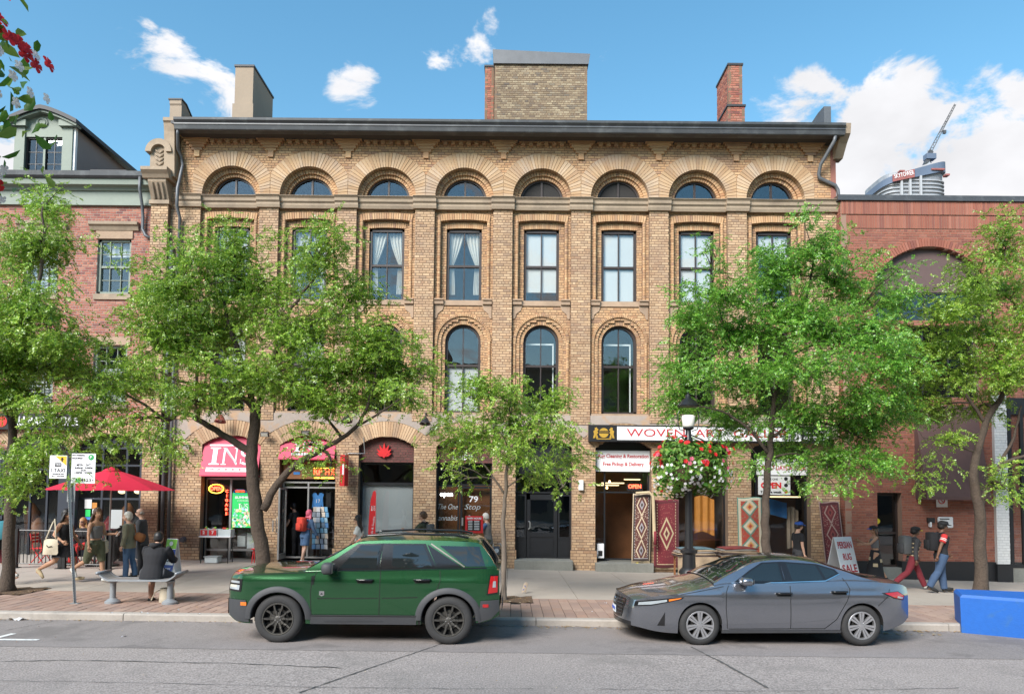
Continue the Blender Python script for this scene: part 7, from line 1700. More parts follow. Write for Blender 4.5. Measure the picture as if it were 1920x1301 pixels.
w = p.world((-.24, .02, .82)); t = empty('shopping_bag', w, 'pale shopping bag carried by the woman in olive shorts', 'bag'); MB().cbox(-.06, .06, -.13, .13, -.16, .14, .03, Matrix.Translation(w)).build('bag', 'canvas', t, smooth=True); MB().tube([w+Vector((0, -.09, .13)), w+Vector((0, -.03, .42)), w+Vector((0, .09, .13))], .009, 5).build('strap', 'canvas', t)
p = mk('white haired woman in olive jacket and jeans with brown handbag', (240, 1086), 1.60, 92, legs=((4, 4), (-6, 6)), arms=((-4, 12, 14), (6, 10, 20)), build=1.08, female=True, head_turn=20, lean=3)
p.body('hair_white', 'bob').shirt('cloth_jacket', 1, low=-.07, k=1.22, name='jacket'); p.pants('denim', 1.0, 1.12); p.shoes('shoe_black')
w = p.world((.02, -.24, 1.02)); t = empty('handbag', w, 'brown leather handbag on the white haired woman\'s back', 'bag'); MB().cbox(-.12, .12, -.07, .07, -.1, .1, .04, Matrix.Translation(w) @ Matrix.Rotation(R(20), 4, 'Y')).build('bag', 'leather_brown', t, smooth=True); MB().tube([w+Vector((-.1, 0, .08)), p.world((.03, -.1, 1.32)), p.world((-.05, .05, 1.34))], [(.004, .016)]*3, 6).build('strap', 'leather_brown', t)
p = mk('balding older man in dark grey jacket and black trousers standing', (265, 1079), 1.68, 100, legs=((2, 2), (-3, 3)), build=1.1, lean=4, arms=((2, 10, 16), (2, 10, 18)), glasses=False) if False else mk('balding older man in dark grey jacket and black trousers standing', (265, 1079), 1.68, 100, legs=((2, 2), (-3, 3)), build=1.1, lean=4, arms=((2, 10, 16), (2, 10, 18)))
p.body('hair_grey', 'bald', glasses=True).shirt('cloth_charcoal', 1, low=-.08, k=1.2, name='jacket'); p.pants('cloth_black', 1, 1.12); p.shoes('shoe_black')
# the man on the bench, seen from behind
gb = GP(265, 1131); SEAT_Z = gb.z+.46; BENCH_Y = gb.y
xs_ = P(284, 1090, BENCH_Y).x
p = mk('man in black hooded jacket and shorts sitting on the bench', (xs_, BENCH_Y+.02, gb.z), 1.76, 0, legs=((76, 84, 12), (76, 88, 14)), arms=((30, 12, 62, 25), (30, 12, 62, 25)), lean=16, sit=.56, build=1.2)
p.body('hair_black', 'crop').shirt('cloth_black', 1, low=-.07, k=1.26, name='hooded_jacket'); p.pants('cloth_charcoal', .46, 1.35, 'shorts'); p.shoes('shoe_black')
MB().tube([p.sp(-.09, .56)+Vector((-.1, .02, 0)), p.sp(-.14, .53), p.sp(-.09, .56)+Vector((.1, .02, 0))], [.035, .06, .035], 8).build('hood', 'cloth_black', p.t, local=True, smooth=True)
# seated at the cafe
gp_ = P(157, 1040, 20.6); zp = G(gp_.x, 20.6)
p = mk('blonde woman in dark glasses seated behind the patio railing', (gp_.x, 20.6, zp), 1.66, 170, legs=((84, 84), (84, 84)), arms=((30, 10, 70, 15), (30, 10, 60, 15)), sit=.52, female=True, lean=4)
p.body('hair_blonde', 'long', glasses=True).shirt('cloth_black', 1); p.pants('cloth_red', 1); p.shoes('shoe_black')
p = mk('person in dark jacket walking past the slender tree', (-12, 1096), 1.72, 88, legs=((20, 10), (-18, 30)), arms=((14, 8, 20), (-16, 8, 20)), build=1.1)
p.body('hair_brown', 'short').shirt('cloth_black', 1, low=-.07, k=1.18, name='jacket'); p.pants('maroon', .5, 1.3, 'shorts'); p.shoes('shoe_white'); p.pack('teal', 'cloth_black', 'teal backpack on the person by the slender tree')
# at the market door
p = mk('girl with pink hair and denim jacket looking at postcards', (571, 1057), 1.62, -35, legs=((4, 6), (-8, 12)), arms=((30, 8, 50), (10, 10, 20)), lean=10, female=True)
p.body('hair_pink', 'long').shirt('denim', 1, low=-.06, k=1.2, name='jacket'); p.pants('denim', .4, 1.2, 'shorts'); p.shoes('shoe_white'); p.pack('pack_red', 'pack_red', 'red orange backpack on the pink haired girl', 1.05)
p = mk('man in black standing inside the open market doorway', (fx(556, 1000, 23.0), 23.0, fz(1047, 556, 22.7)), 1.72, 70, legs=((4, 4), (-4, 4)), arms=((10, 10, 20), (60, 12, 20)), lean=10)
p.body('hair_black', 'short').shirt('cloth_black', .5); p.pants('cloth_black'); p.shoes('shoe_black')
p = mk('dark haired woman in white top passing behind the green car', (671, 1084), 1.62, 92, legs=((18, 8), (-18, 26)), arms=((16, 8, 20), (-14, 8, 20)), female=True)
p.body('hair_black', 'pony', glasses=True).shirt('cloth_white', .5); p.pants('cloth_black'); p.shoes('shoe_white')
p = mk('brown haired person in dark green top behind the green car', (793, 1080), 1.70, 75, legs=((8, 4), (-8, 10)), arms=((40, 8, 60), (10, 8, 20)), head_turn=15)
p.body('hair_brown', 'short').shirt('green_top', .5); p.pants('cloth_charcoal'); p.shoes('shoe_black'); p.pack('pack_grey', 'cloth_black', 'dark backpack on the brown haired person', .8)
p = mk('white haired man in grey vest steadying the red price board', (915, 1068), 1.66, 85, legs=((4, 4), (-5, 6)), arms=((42, 8, 40), (40, 8, 34)), build=1.1, lean=6)
p.body('hair_white', 'short').shirt('denim', .5, k=1.06); p.shirt('vest_grey', 0, low=-.08, k=1.2, name='vest'); p.pants('cloth_olive', 1, 1.2); p.shoes('shoe_black')
p = mk('man in royal blue cap and black shirt behind the grey car', (1497, 1098), 1.66, E+6, legs=((12, 6), (-12, 16)), build=1.15)
p.body('hair_black', 'short', hat=('cloth_blue', 'cloth_blue')).shirt('cloth_black', .5); p.pants('cloth_charcoal'); p.shoes('shoe_black')
p = mk('woman in blue visor cap, grey crop top and patchwork skirt', (1642, 1094), 1.60, 84, legs=((16, 10), (-14, 22)), arms=((46, 14, 40), (20, 22, 95)), skin='skin_tan', female=True)
p.body('hair_brown', 'long', hat=('cloth_black', 'cloth_blue'), glasses=True).shirt('cloth_grey', 0, low=.09, high=.25); p.skirt('cloth_black', .42, 2.1); p.shoes('shoe_black')
h = p.H
for k, (a, zz) in enumerate(((20, .62), (75, .75), (140, .58), (200, .7), (260, .6), (320, .74))):
    f = 1+1.1*(p.pel.z+.06*h-zz)/(.48*h); MB().grid(lambda q, v: (math.cos(R(a+q*36))*.084*h*(f+.12*v), math.sin(R(a+q*36))*.077*h*(f+.12*v), zz-.09*v), 4, 2).build('skirt_patch', 'beige', p.t, local=True, fix=False)
p = mk('man in striped shirt and maroon trousers walking with large backpack', (1712, 1105), 1.68, E, legs=((30, 8), (-26, 26)), arms=((16, 8, 14), (-16, 8, 16)), skin='skin_brown', build=1.05, lean=5)
p.body('hair_black', 'short', hat=('cloth_black', 'cloth_yellow')).shirt('cloth_charcoal', 1, low=-.06, k=1.16, sleeve_m=None); p.pants('maroon', 1, 1.22); p.shoes('shoe_white'); p.pack('pack_grey', 'cloth_charcoal', 'large grey backpack on the man in maroon trousers', 1.15)
h = p.H
for k in range(5):
    z_ = -.02+k*.062; pts, rad = p.torso_pts(1.19); i = min(3, int((z_+.045)/.09)); c = p.sp(.003, z_*h); rr = ((.067 if z_ < .14 else .073)*h*1.05*1.1, (.089 if z_ < .05 else .084 if z_ < .12 else .098)*h*1.05*1.14)
    n = 24; V = []
    for dz in (-.009*h, .009*h): V += [tuple(c+Vector((math.cos(2*math.pi*q/n)*rr[1], math.sin(2*math.pi*q/n)*rr[0], dz))) for q in range(n)]
    MB().add(V, [(q, (q+1) % n, n+(q+1) % n, n+q) for q in range(n)]).build('shirt_stripe', 'beige', p.t, local=True, smooth=True)
p = mk('man in red sleeved shirt, black vest and jeans walking', (1766, 1111), 1.76, E-6, legs=((8, 2), (-16, 14)), arms=((22, 8, 14), (-26, 10, 6)), skin='skin_brown', build=1.12, lean=2)
p.body('hair_black', 'short', hat=('cloth_black', 'cloth_black')).shirt('cloth_red', .5, k=1.12); p.shirt('cloth_black', 0, low=-.05, k=1.22, name='vest'); p.pants('denim_dark', 1, 1.3); p.shoes('shoe_black'); p.pack('cloth_black', 'cloth_black', 'black backpack on the man in jeans', 1.05)
for i in (0, 1):
    for f in (.34, .46):
        a = p.sh[i].lerp(p.el[i], f); b = p.sh[i].lerp(p.el[i], f+.05); MB().tube([a, b], .047*p.H*.95, 10, caps=False).build('sleeve_stripe', 'cloth_white', p.t, local=True, smooth=True)
# ============================================================ street furniture
mat('galv', (.30,.32,.33), .5, metal=.5, noise=[(4,.1),(30,.06)]); mat('bench_grey', (.27,.29,.31), .5, metal=.3, noise=(5,.08)); mat('bench_slat', (.20,.19,.18), .6, noise=(8,.12)); mat('post_black', (.014,.014,.016), .38, noise=(4,.1))
mat('red_fabric', (.66,.02,.06), .8, noise=(3,.06), trans=.25); mat('blue_block', (.008,.105,.42), .6, noise=[(1,.06),(14,.06)], bump=(40,.4,.006), stain=(2.5,.54,.68,(.03,.12,.30),.7)); mat('frosted_lamp', (.75,.72,.66), .4, noise=(4,.05)); mat('lime', (.20,.50,.05), .5, noise=(4,.05)); mat('deep_blue', (.02,.06,.28), .5, noise=(4,.05)); mat('traffic_yellow', (.72,.42,.02), .5, noise=(4,.04)); mat('parking_green', (.02,.30,.08), .5, noise=(4,.04))
# bench
x0, x1 = P(194, 1090, BENCH_Y).x, P(340, 1090, BENCH_Y).x; zb = gb.z
bench = empty('bench', ((x0+x1)/2, BENCH_Y, zb), 'grey metal backless bench with upturned ends on two pedestals', 'bench')
def seat_z(u): return SEAT_Z+.02+(.13*max(0, (abs(2*u-1)-.72)/.28)**1.6)
for k in range(5):
    y0 = BENCH_Y-.22+k*.09
    V = []; n = 24
    for i in range(n+1):
        u = i/n; x = x0+(x1-x0)*u; z = seat_z(u); V += [(x, y0, z-.03), (x, y0+.075, z-.03), (x, y0+.075, z), (x, y0, z)]
    MB().add(V, [(4*i+j, 4*i+(j+1) % 4, 4*i+4+(j+1) % 4, 4*i+4+j) for i in range(n) for j in range(4)]+[(0,1,2,3), (4*n+3,4*n+2,4*n+1,4*n)]).build('slat', 'bench_slat' if 0 < k < 4 else 'bench_grey', bench)
for s, u in ((0, 0), (1, 1)):
    MB().tube([(x0+(x1-x0)*u, BENCH_Y-.24, seat_z(u)-.01), (x0+(x1-x0)*u, BENCH_Y+.24, seat_z(u)-.01)], .03, 8).build('end_rail', 'bench_grey', bench, smooth=True)
for px in (211, 318):
    x = P(px, 1130, BENCH_Y).x; zz = G(x, BENCH_Y); MB().lathe([(.14, zz), (.14, zz+.04), (.10, zz+.07), (.055, zz+.10), (.055, SEAT_Z-.07), (.09, SEAT_Z-.03), (.09, SEAT_Z-.015)], 16, cx=x, cy=BENCH_Y).build('pedestal', 'bench_grey', bench, auto=40)
x = P(302, 1125, BENCH_Y-.05).x; yb_ = BENCH_Y+.18; zz = G(x, yb_); t = empty('canvas_bag', (x, yb_, zz), 'pale canvas bag standing under the bench', 'bag')
MB().lathe([(.12, zz), (.14, zz+.02), (.135, zz+.22), (.12, zz+.27), (.125, zz+.28)], 12, cx=x, cy=yb_).build('bag', 'canvas', t, smooth=True); MB().tube([(x-.1, yb_, zz+.26), (x-.22, yb_-.03, zz+.2), (x-.28, yb_-.05, zz+.05)], .012, 5).build('strap', 'canvas', t)
# taxi and parking sign pole
b = GP(141, 1131); topx = P(126, 856, b.y)
t = empty('sign_pole', b, 'perforated steel pole leaning slightly between cafe and bench', 'pole')
MB().tube([b-Vector((0, 0, .05)), Vector((topx.x, b.y, topx.z))], .03, 4).build('post', 'galv', t)
hm = MB()
d = Vector((topx.x, b.y, topx.z))-b
for k in range(90): q = b+d*(k+.5)/90; hm.box(q.x-.007, q.x+.007, q.y-.034, q.y-.028, q.z-.006, q.z+.006)
hm.build('punched_holes', 'sign_black', t, kind='stuff')
MB().box(b.x-.09, b.x+.09, b.y-.06, b.y+.06, b.z-.02, b.z+.012).build('base_plate', 'galv', t)
ys = b.y-.04
def plate(px0, px1, py0, py1, m, nm, par, dy=0): return MB().cbox(fx(px0, 880, ys), fx(px1, 880, ys), ys-.006+dy, ys+dy, fz(py1, 140, ys), fz(py0, 140, ys), .002).build(nm, m, par)
def tx(s_, px, py, w, size, m, par, dy=-.008): text_mb(s_, size, fx(px, 880, ys), fz(py, 140, ys), ys+dy, width=w, depth=.003, bold=.001).build('lettering', m, par)
t = empty('taxi_sign', (fx(109, 875, ys), ys, fz(896, 109, ys)), 'white taxi stand sign with yellow corner and taxi symbol', 'sign')
plate(93, 125.5, 854, 897, 'sign_white', 'plate', t)
MB().prism([(fx(103, 880, ys), fz(855, 140, ys)), (fx(124.5, 880, ys), fz(855, 140, ys)), (fx(124.5, 880, ys), fz(873, 140, ys))][::-1], ys-.010, ys-.006).build('yellow_corner', 'traffic_yellow', t)
x, z = fx(116.5, 880, ys), fz(861, 140, ys); MB().lathe([(.018, 0), (.018, .002)], 10, Matrix.Translation((x, ys-.012, z+.02)) @ Matrix.Rotation(R(90), 4, 'X')).box(x-.03, x+.03, ys-.013, ys-.010, z-.01, z+.005).box(x-.012, x+.012, ys-.013, ys-.010, z-.05, z+.0).build('figure_symbol', 'sign_black', t)
MB().cbox(fx(103, 880, ys), fx(115, 880, ys), ys-.011, ys-.006, fz(874.5, 140, ys), fz(868, 140, ys), .004).build('taxi_symbol', 'sign_black', t); tx('TAXI', 109, 871.3, .1, .05, 'sign_white', t, -.012)
tx('1 TAXI', 109, 882, .27, .1, 'sign_black', t); tx('MINIMUM 24H', 110, 888.5, .22, .03, 'sign_black', t); tx('ANYTIME', 114, 893, .14, .03, 'sign_black', t); MB().prism([(fx(97, 880, ys), fz(893, 140, ys)), (fx(100, 880, ys), fz(894.3, 140, ys)), (fx(100, 880, ys), fz(891.7, 140, ys))], ys-.01, ys-.006).box(fx(99.5, 880, ys), fx(104, 880, ys), ys-.01, ys-.006, fz(893.4, 140, ys), fz(892.6, 140, ys)).build('arrow', 'sign_black', t)
t = empty('parking_sign', (fx(156, 875, ys), ys, fz(905, 156, ys)), 'white pay parking sign with green P badge and zone 4123', 'sign')
plate(134, 179, 850, 906, 'sign_white', 'plate', t); MB().lathe([(.055, 0), (.055, .003)], 18, Matrix.Translation((fx(170.5, 880, ys), ys-.006, fz(857, 140, ys))) @ Matrix.Rotation(R(90), 4, 'X')).build('badge', 'parking_green', t); tx('P', 170.5, 857, .035, .07, 'sign_white', t, -.012)
tx('PAY PARKING', 147, 853.5, .24, .045, 'sign_black', t); tx('REQUIRED', 145, 859, .2, .04, 'sign_black', t); tx('MON - SAT', 157, 871.5, .27, .06, 'sign_black', t); tx('8:00AM - 9:00PM', 157, 877, .34, .05, 'sign_black', t); tx('SUN', 157, 881.5, .1, .05, 'sign_black', t); tx('1:00PM - 9:00PM', 157, 886, .34, .05, 'sign_black', t)
MB().box(fx(143, 880, ys), fx(152, 880, ys), ys-.01, ys-.006, fz(904, 140, ys), fz(896.5, 140, ys)).build('zone_box', 'parking_green', t); tx('4123', 162, 900, .2, .075, 'sign_black', t); MB().prism([(fx(177, 880, ys), fz(900, 140, ys)), (fx(174, 880, ys), fz(898.5, 140, ys)), (fx(174, 880, ys), fz(901.5, 140, ys))], ys-.01, ys-.006).build('arrow', 'sign_black', t)
o = plate(122, 137, 899, 941, 'galv', 'sign_back', None, .1); o.name = 'blank_sign'; tag(o, 'narrow blank grey sign plate below the parking sign', 'sign')
# cafe patio: railing, umbrella, tables and chairs
def rail(name, a, b, label, n):
    a, b = Vector(a), Vector(b); t = empty(name, (a+b)/2, label, 'railing', 'black patio railings'); h = 1.0
    for z, r in ((h, .022), (.12, .016)): MB().tube([a+Vector((0, 0, z)), b+Vector((0, 0, z))], r, 6).build('rail', 'post_black', t)
    for q in (a, b): MB().box(q.x-.045, q.x+.045, q.y-.045, q.y+.045, q.z, q.z+h+.05).build('post', 'post_black', t); MB().box(q.x-.1, q.x+.1, q.y-.1, q.y+.1, q.z, q.z+.015).build('foot', 'post_black', t)
    for k in range(1, n): q = a.lerp(b, k/n); MB().tube([q+Vector((0, 0, .12)), q+Vector((0, 0, h))], .011, 5).build('picket', 'post_black', t)
ra, rb, rc = GP(29, 1064), GP(196, 1067), GP(226, 1051)
rm = (ra+rb)/2
rail('patio_railing', ra, rm, 'black picket railing in front of cafe door', 12); rail('patio_railing', rm+Vector((.1, 0, 0)), rb, 'black picket railing in front of cafe window', 12); rail('patio_railing', rb+Vector((.1, .05, 0)), rc, 'black picket railing running back to cafe pilaster', 13)
u = GP(209, 1058); uy = 20.3; ux = fx(209, 900, uy); uz = G(ux, uy)
t = empty('patio_umbrella', (ux, uy, uz), 'open red patio umbrella with white pole at the cafe', 'umbrella')
MB().tube([(ux, uy, uz), (ux, uy, P(209, 882, uy).z)], .022, 8).build('pole', 'alu', t); MB().lathe([(.28, uz), (.28, uz+.05), (.06, uz+.09), (.04, uz+.3)], 16, cx=ux, cy=uy).build('base', 'post_black', t)
za, ze_ = P(209, 881, uy).z, P(209, 918, uy).z; rr = fx(317, 918, uy)-ux; n = 8
for k in range(n):
    a0, a1 = 2*math.pi*(k+.5)/n, 2*math.pi*(k+1.5)/n
    def f(q, v, a0=a0, a1=a1):
        c0 = Vector((math.cos(a0), math.sin(a0))); c1 = Vector((math.cos(a1), math.sin(a1))); c = c0.lerp(c1, q)*rr*(.06+.94*v); z = za-(za-ze_)*(v**1.12)-.05*math.sin(math.pi*q)*math.sin(math.pi*v*.9)*-.3-.02*math.sin(math.pi*q)*v
        return (ux+c.x, uy+c.y, z)
    MB().grid(f, 6, 10).build('canopy_panel', 'red_fabric', t, smooth=True, fix=False)
    MB().tube([(ux, uy, za-.05), (ux+math.cos(a0)*rr*.98, uy+math.sin(a0)*rr*.98, ze_-.015)], .012, 5).build('rib', 'alu', t)
MB().lathe([(rr*.16, za-.05), (rr*.1, za+.03), (.04, za+.07), (.03, za+.1)], 12, cx=ux, cy=uy).build('vent_cap', 'red_fabric', t, smooth=True); MB().lathe([(.035, za+.08), (.03, za+.15), (.0, za+.17)], 8, cx=ux, cy=uy).build('finial', 'post_black', t)
def cafe_chair(x, y, rz, label):
    z = G(x, y); t = empty('patio_chair', (x, y, z), label, 'chair', 'red patio chairs', rz=rz)
    MB().cbox(-.2, .2, -.2, .2, .43, .455, .008).build('seat', 'cloth_red', t, local=True)
    for s in (-1, 1):
        MB().tube([(s*.19, -.2, 0), (s*.19, .12, .45), (s*.18, .22, .86)], .014, 6).build('back_leg', 'cloth_red', t, local=True); MB().tube([(s*.19, .2, 0), (s*.19, -.16, .44)], .014, 6).build('front_leg', 'cloth_red', t, local=True)
    for k in range(3): MB().cbox(-.18, .18, .17+.02*k, .185+.02*k, .6+k*.09, .66+k*.09, .004).build('back_slat', 'cloth_red', t, local=True)
def cafe_table(x, y, label):
    z = G(x, y); t = empty('patio_table', (x, y, z), label, 'table', 'round patio tables'); MB().lathe([(.33, z+.72), (.34, z+.73), (.34, z+.75), (.3, z+.755)], 20, cx=x, cy=y).build('table_top', 'post_black', t); MB().tube([(x, y, z), (x, y, z+.72)], .03, 8).build('column', 'post_black', t); MB().lathe([(.22, z), (.22, z+.02), (.04, z+.06)], 14, cx=x, cy=y).build('foot', 'post_black', t)
cx_ = lambda px, y: fx(px, 1030, y)
cafe_chair(cx_(78, 20.4), 20.4, R(90), 'red slatted patio chair behind railing near the cafe door'); cafe_chair(cx_(157, 20.62), 20.62, R(0), 'red slatted patio chair under the seated blonde woman'); cafe_chair(cx_(120, 20.9), 20.9, R(-80), 'red slatted patio chair behind the walking woman with tote'); cafe_chair(cx_(196, 20.9), 20.9, R(-80), 'red slatted patio chair beside the umbrella pole')
cafe_table(cx_(100, 20.7), 20.7, 'round black patio table behind the walking woman with tote'); cafe_table(cx_(178, 20.2), 20.2, 'round black patio table before the seated woman')
# sandwich boards
def aboard(px, py, w, h, lean, label, mats_, rz=0, hook=None, name='sandwich_board', cat='sandwich board'):
    g = GP(px, py); t = empty(name, g, label, cat, rz=rz); bs = []
    for s in (-1, 1):
        M = Matrix.Translation((0, s*(lean*h/2+.005), 0)) @ Matrix.Rotation(s*-math.atan(-lean/2)*1, 4, 'X'); M = Matrix.Translation((0, s*lean*h/2, 0)) @ Matrix.Rotation(s*math.atan(lean/2), 4, 'X')
        MB().cbox(-w/2, w/2, -.012, .012, .0, h, .006, M).build('board', mats_, t, local=True); bs.append(M)
    return t, bs[0], g
t, M, g = aboard(322, 1075, .34, .92, .35, 'sold sign board in green and blue on wire legs', 'sign_white', R(-18))
MB().box(-.165, .165, -.018, -.012, .66, .9, M).build('green_panel', 'lime', t, local=True); MB().box(-.165, .165, -.018, -.012, .06, .64, M).build('blue_panel', 'deep_blue', t, local=True); MB().box(-.15, .15, -.022, -.017, .24, .5, M).build('white_panel', 'sign_white', t, local=True); text_mb('SOLD', .16, 0, .37, -.024, width=.27, bold=.006, M=M).build('lettering', 'sign_black', t, local=True); MB().lathe([(.06, 0), (.06, .004)], 8, M @ Matrix.Translation((0, -.022, .79)) @ Matrix.Rotation(R(90), 4, 'X')).build('leaf_emblem', 'sign_white', t, local=True); text_mb('HOME', .07, 0, .14, -.022, width=.2, M=M).build('lettering', 'sign_white', t, local=True)
for s in (-1, 1): MB().tube([(s*.16, -.2, 0), (s*.16, -.05, .4)], .008, 5).build('wire_leg', 'alu', t, local=True)
g_ = GP(1578, 1092); t, M, g = aboard(1580, 1092, .72, 1.32, .5, 'white sandwich board advertising a Persian rug sale', 'sign_white', R(28))
for k, s_ in enumerate(('PERSIAN', 'RUG', 'SALE')): text_mb(s_, .26 if k < 2 else .3, 0, 1.08-.33*k, -.016, width=(.58, .34, .6)[k], bold=.006, depth=.004, M=M).build('lettering', 'red_text', t, local=True)
# market table with bins
ty = 21.75; xa, xb = fx(378, 1005, ty), fx(437, 1005, ty); zt = fz(1004, 405, ty); zg_ = G(xa, ty)
t = empty('folding_table', ((xa+xb)/2, ty, zg_), 'white folding table with bins before the market window', 'table'); MB().cbox(xa, xb, ty-.22, ty+.22, zt-.04, zt, .008).build('table_top', 'sign_white', t)
for x in (xa+.07, xb-.07):
    for y in (ty-.18, ty+.18): MB().tube([(x, y, zg_), (x, y, zt-.04)], .014, 6).build('leg', 'post_black', t)
for k, (p0, p1, m, lab) in enumerate(((379, 394, 'red_sign', 'clear bin with red price card at the outer edge'), (395, 411, 'red_sign', 'clear bin with red price card in the middle'), (413, 436, None, 'clear bin of small goods without price card'))):
    a, b = fx(p0, 1000, ty), fx(p1, 1000, ty); q = empty('plastic_bin', ((a+b)/2, ty, zt), lab+' on market table', 'bin')
    mb = MB(); mb.box(a, b, ty-.16, ty-.15, zt, zt+.2).box(a, b, ty+.15, ty+.16, zt, zt+.2).box(a, a+.01, ty-.15, ty+.15, zt, zt+.2).box(b-.01, b, ty-.15, ty+.15, zt, zt+.2).box(a, b, ty-.15, ty+.15, zt, zt+.01); mb.build('tub', 'plastic_clear', q)
    r9 = random.Random(k); 
    for j in range(7): MB().ell((r9.uniform(a+.05, b-.05), ty+r9.uniform(-.1, .1), zt+.15+r9.uniform(0, .09)), (.04, .04, .035), 7, 5).build('goods', ('card_mix', 'pack_red', 'lime')[j % 3], q, smooth=True)
    if m: MB().box(a+.02, b-.02, ty-.175, ty-.165, zt+.02, zt+.18).build('price_card', m, q); text_mb('27'[k], .12, (a+b)/2, zt+.1, ty-.178, bold=.006).build('lettering', 'sign_white', q)
a, b = fx(388, 1045, ty), fx(412, 1045, ty); q = empty('storage_box', ((a+b)/2, ty, zg_), 'clear storage box under the market folding table', 'box'); MB().cbox(a, b, ty-.18, ty+.15, zg_, zg_+.17, .02).build('tub', 'plastic_clear', q); MB().cbox(a-.02, b+.02, ty-.2, ty+.17, zg_+.17, zg_+.2, .008).build('lid', 'frost', q)
x = fx(481, 1035, 21.9); z = G(x, 21.9); t = empty('plant_stand', (x, 21.9, z), 'red metal stool carrying a pot beside the big tree', 'stool')
for s in (-1, 1): MB().tube([(x+s*.12, 21.85, z), (x+s*.09, 21.9, z+.42)], .014, 6).build('leg', 'red_sign', t); MB().tube([(x+s*.1, 22.02, z), (x+s*.08, 21.95, z+.42)], .014, 6).build('leg', 'red_sign', t)
MB().cbox(x-.13, x+.13, 21.8, 22.05, z+.42, z+.45, .006).build('seat', 'red_sign', t); t = empty('plant_pot', (x, 21.92, z+.45), 'pale blue pot with a small plant on red stool', 'plant'); MB().lathe([(.09, z+.45), (.12, z+.6), (.13, z+.62), (.1, z+.62)], 12, cx=x, cy=21.92).build('pot', 'frost', t, smooth=True)
pv, pq = make_fronds(np.array([(x+random.gauss(0, .05), 21.92+random.gauss(0, .05), z+.66+random.random()*.08) for _ in range(30)]), rng.normal(0, 1, (30, 3)), 3, (.5, .8)); link('foliage', fastmesh('foliage', pv, pq), t, mats='leaf')
# feather flag and price board
x = fx(697, 1000, 21.6); y = 21.6; z0, z1 = fz(1030, 697, y), fz(918, 697, y); t = empty('feather_flag', (x, y, G(x, y)), 'tall red feather flag with white INS letters', 'flag'); MB().tube([(x+.12, y, G(x, y)), (x+.12, y, z1-.1), (x+.08, y, z1)], .012, 6).build('pole', 'alu', t); MB().lathe([(.2, G(x, y)), (.2, G(x, y)+.03), (.03, G(x, y)+.08)], 10, cx=x+.12, cy=y).build('base', 'post_black', t)
MB().prism([(x-.12, z0), (x+.11, z0), (x+.11, z1), (x+.02, z1-.05), (x-.05, z1-.3), (x-.09, z1-.8)], y-.006, y+.006).build('banner', 'red_sign', t); letters_ins(MB(), x-.03, z1-.62, .12, .14, y-.012, d=.005).build('lettering', 'sign_white', t); text_mb('Cafe & Snacks', .09, 0, 0, 0, width=.62, M=Matrix.Translation((x+.03, y-.01, z1-1.1)) @ Matrix.Rotation(R(-83), 4, 'Y')).build('lettering', 'sign_white', t)
g = GP(888, 1072); x, y = g.x, g.y; z0, z1 = P(888, 999, y).z, P(888, 967, y).z; t = empty('price_board', g, 'red happy hours price board on a stand', 'sign'); MB().cbox(x-.26, x+.26, y-.02, y+.02, z0, z1, .006).build('board', 'red_sign', t); MB().box(x-.19, x+.19, y-.026, y-.02, z0+.07, z1-.13).build('table', 'sign_black', t); text_mb('HAPPY HOURS', .07, x, z1-.07, y-.024, width=.42, bold=.003).build('lettering', 'sign_white', t)
for r in range(6): MB().box(x-.17, x-.05, y-.03, y-.026, z0+.1+r*.048, z0+.118+r*.048).build('price_row', 'sign_white', t); MB().box(x+.0, x+.15, y-.03, y-.026, z0+.1+r*.048, z0+.118+r*.048).build('price_row', 'sign_white', t)
MB().tube([(x, y+.02, g.z), (x, y+.02, z1-.1)], .025, 6).build('post', 'post_black', t); MB().box(x-.25, x+.25, y-.2, y+.2, g.z, g.z+.03).build('base', 'post_black', t)
# small placard leaning by the young tree, paper scrap, yellow ball
g = GP(982, 1112); t = empty('leaning_placard', g, 'small curled white placard lying by the young tree', 'placard'); MB().grid(lambda u, v: (-.05+.1*u+.05*v, .1*v, .0+.2*v+.04*math.sin(math.pi*u)), 6, 5, Matrix.Translation(g)).build('sheet', 'stucco', t, smooth=True); MB().tube([g+Vector((-.02, .02, .07)), g+Vector((.05, .06, .12)), g+Vector((.02, .06, .17))], .012, 5).build('print', 'deep_blue', t)
g = GP(22, 1157); g.y = KERB_Y-.05; o = MB().grid(lambda u, v: (g.x-.16+.32*u, g.y-.06+.1*v, G(g.x, g.y)+.02+.03*math.sin(u*9)*math.cos(v*4)), 8, 3).build('paper_scrap', 'sign_white', smooth=True, fix=False); tag(o, 'crumpled white paper scrap lying in the gutter', 'litter')
for k, (px, py) in enumerate(((210, 1160), (278, 1161), (312, 1161), (345, 1162), (372, 1162), (333, 1143), (266, 1148), (1112, 1147), (1135, 1130), (232, 1193))):
    g = GP(px, py); o = MB().grid(lambda u, v: (g.x-.03+.06*u, g.y-.03+.05*v, g.z+.008+.012*math.sin(u*5+k)), 3, 2).build('paper_fleck', 'sign_white', fix=False); tag(o, 'tiny white paper fleck lying on the street', 'litter', 'paper flecks on the ground')
o = MB().ell((fx(1195, 1053, 22.2), 22.2, fz(1050)-.02), (.06, .06, .05)).build('yellow_ball', 'sticker', smooth=True); tag(o, 'small yellow ball on the rug shop step', 'ball')
t = empty('cash_box', (gx(1125), 22.75, gz_(1048)), 'white printed carton inside the rug shop door', 'box'); MB().cbox(gx(1119), gx(1132), 22.6, 22.72, gz_(1044), gz_(1017), .006).build('carton', 'sign_white', t); MB().box(gx(1121), gx(1129), 22.594, 22.6, gz_(1040), gz_(1030)).build('print', 'sign_black', t)
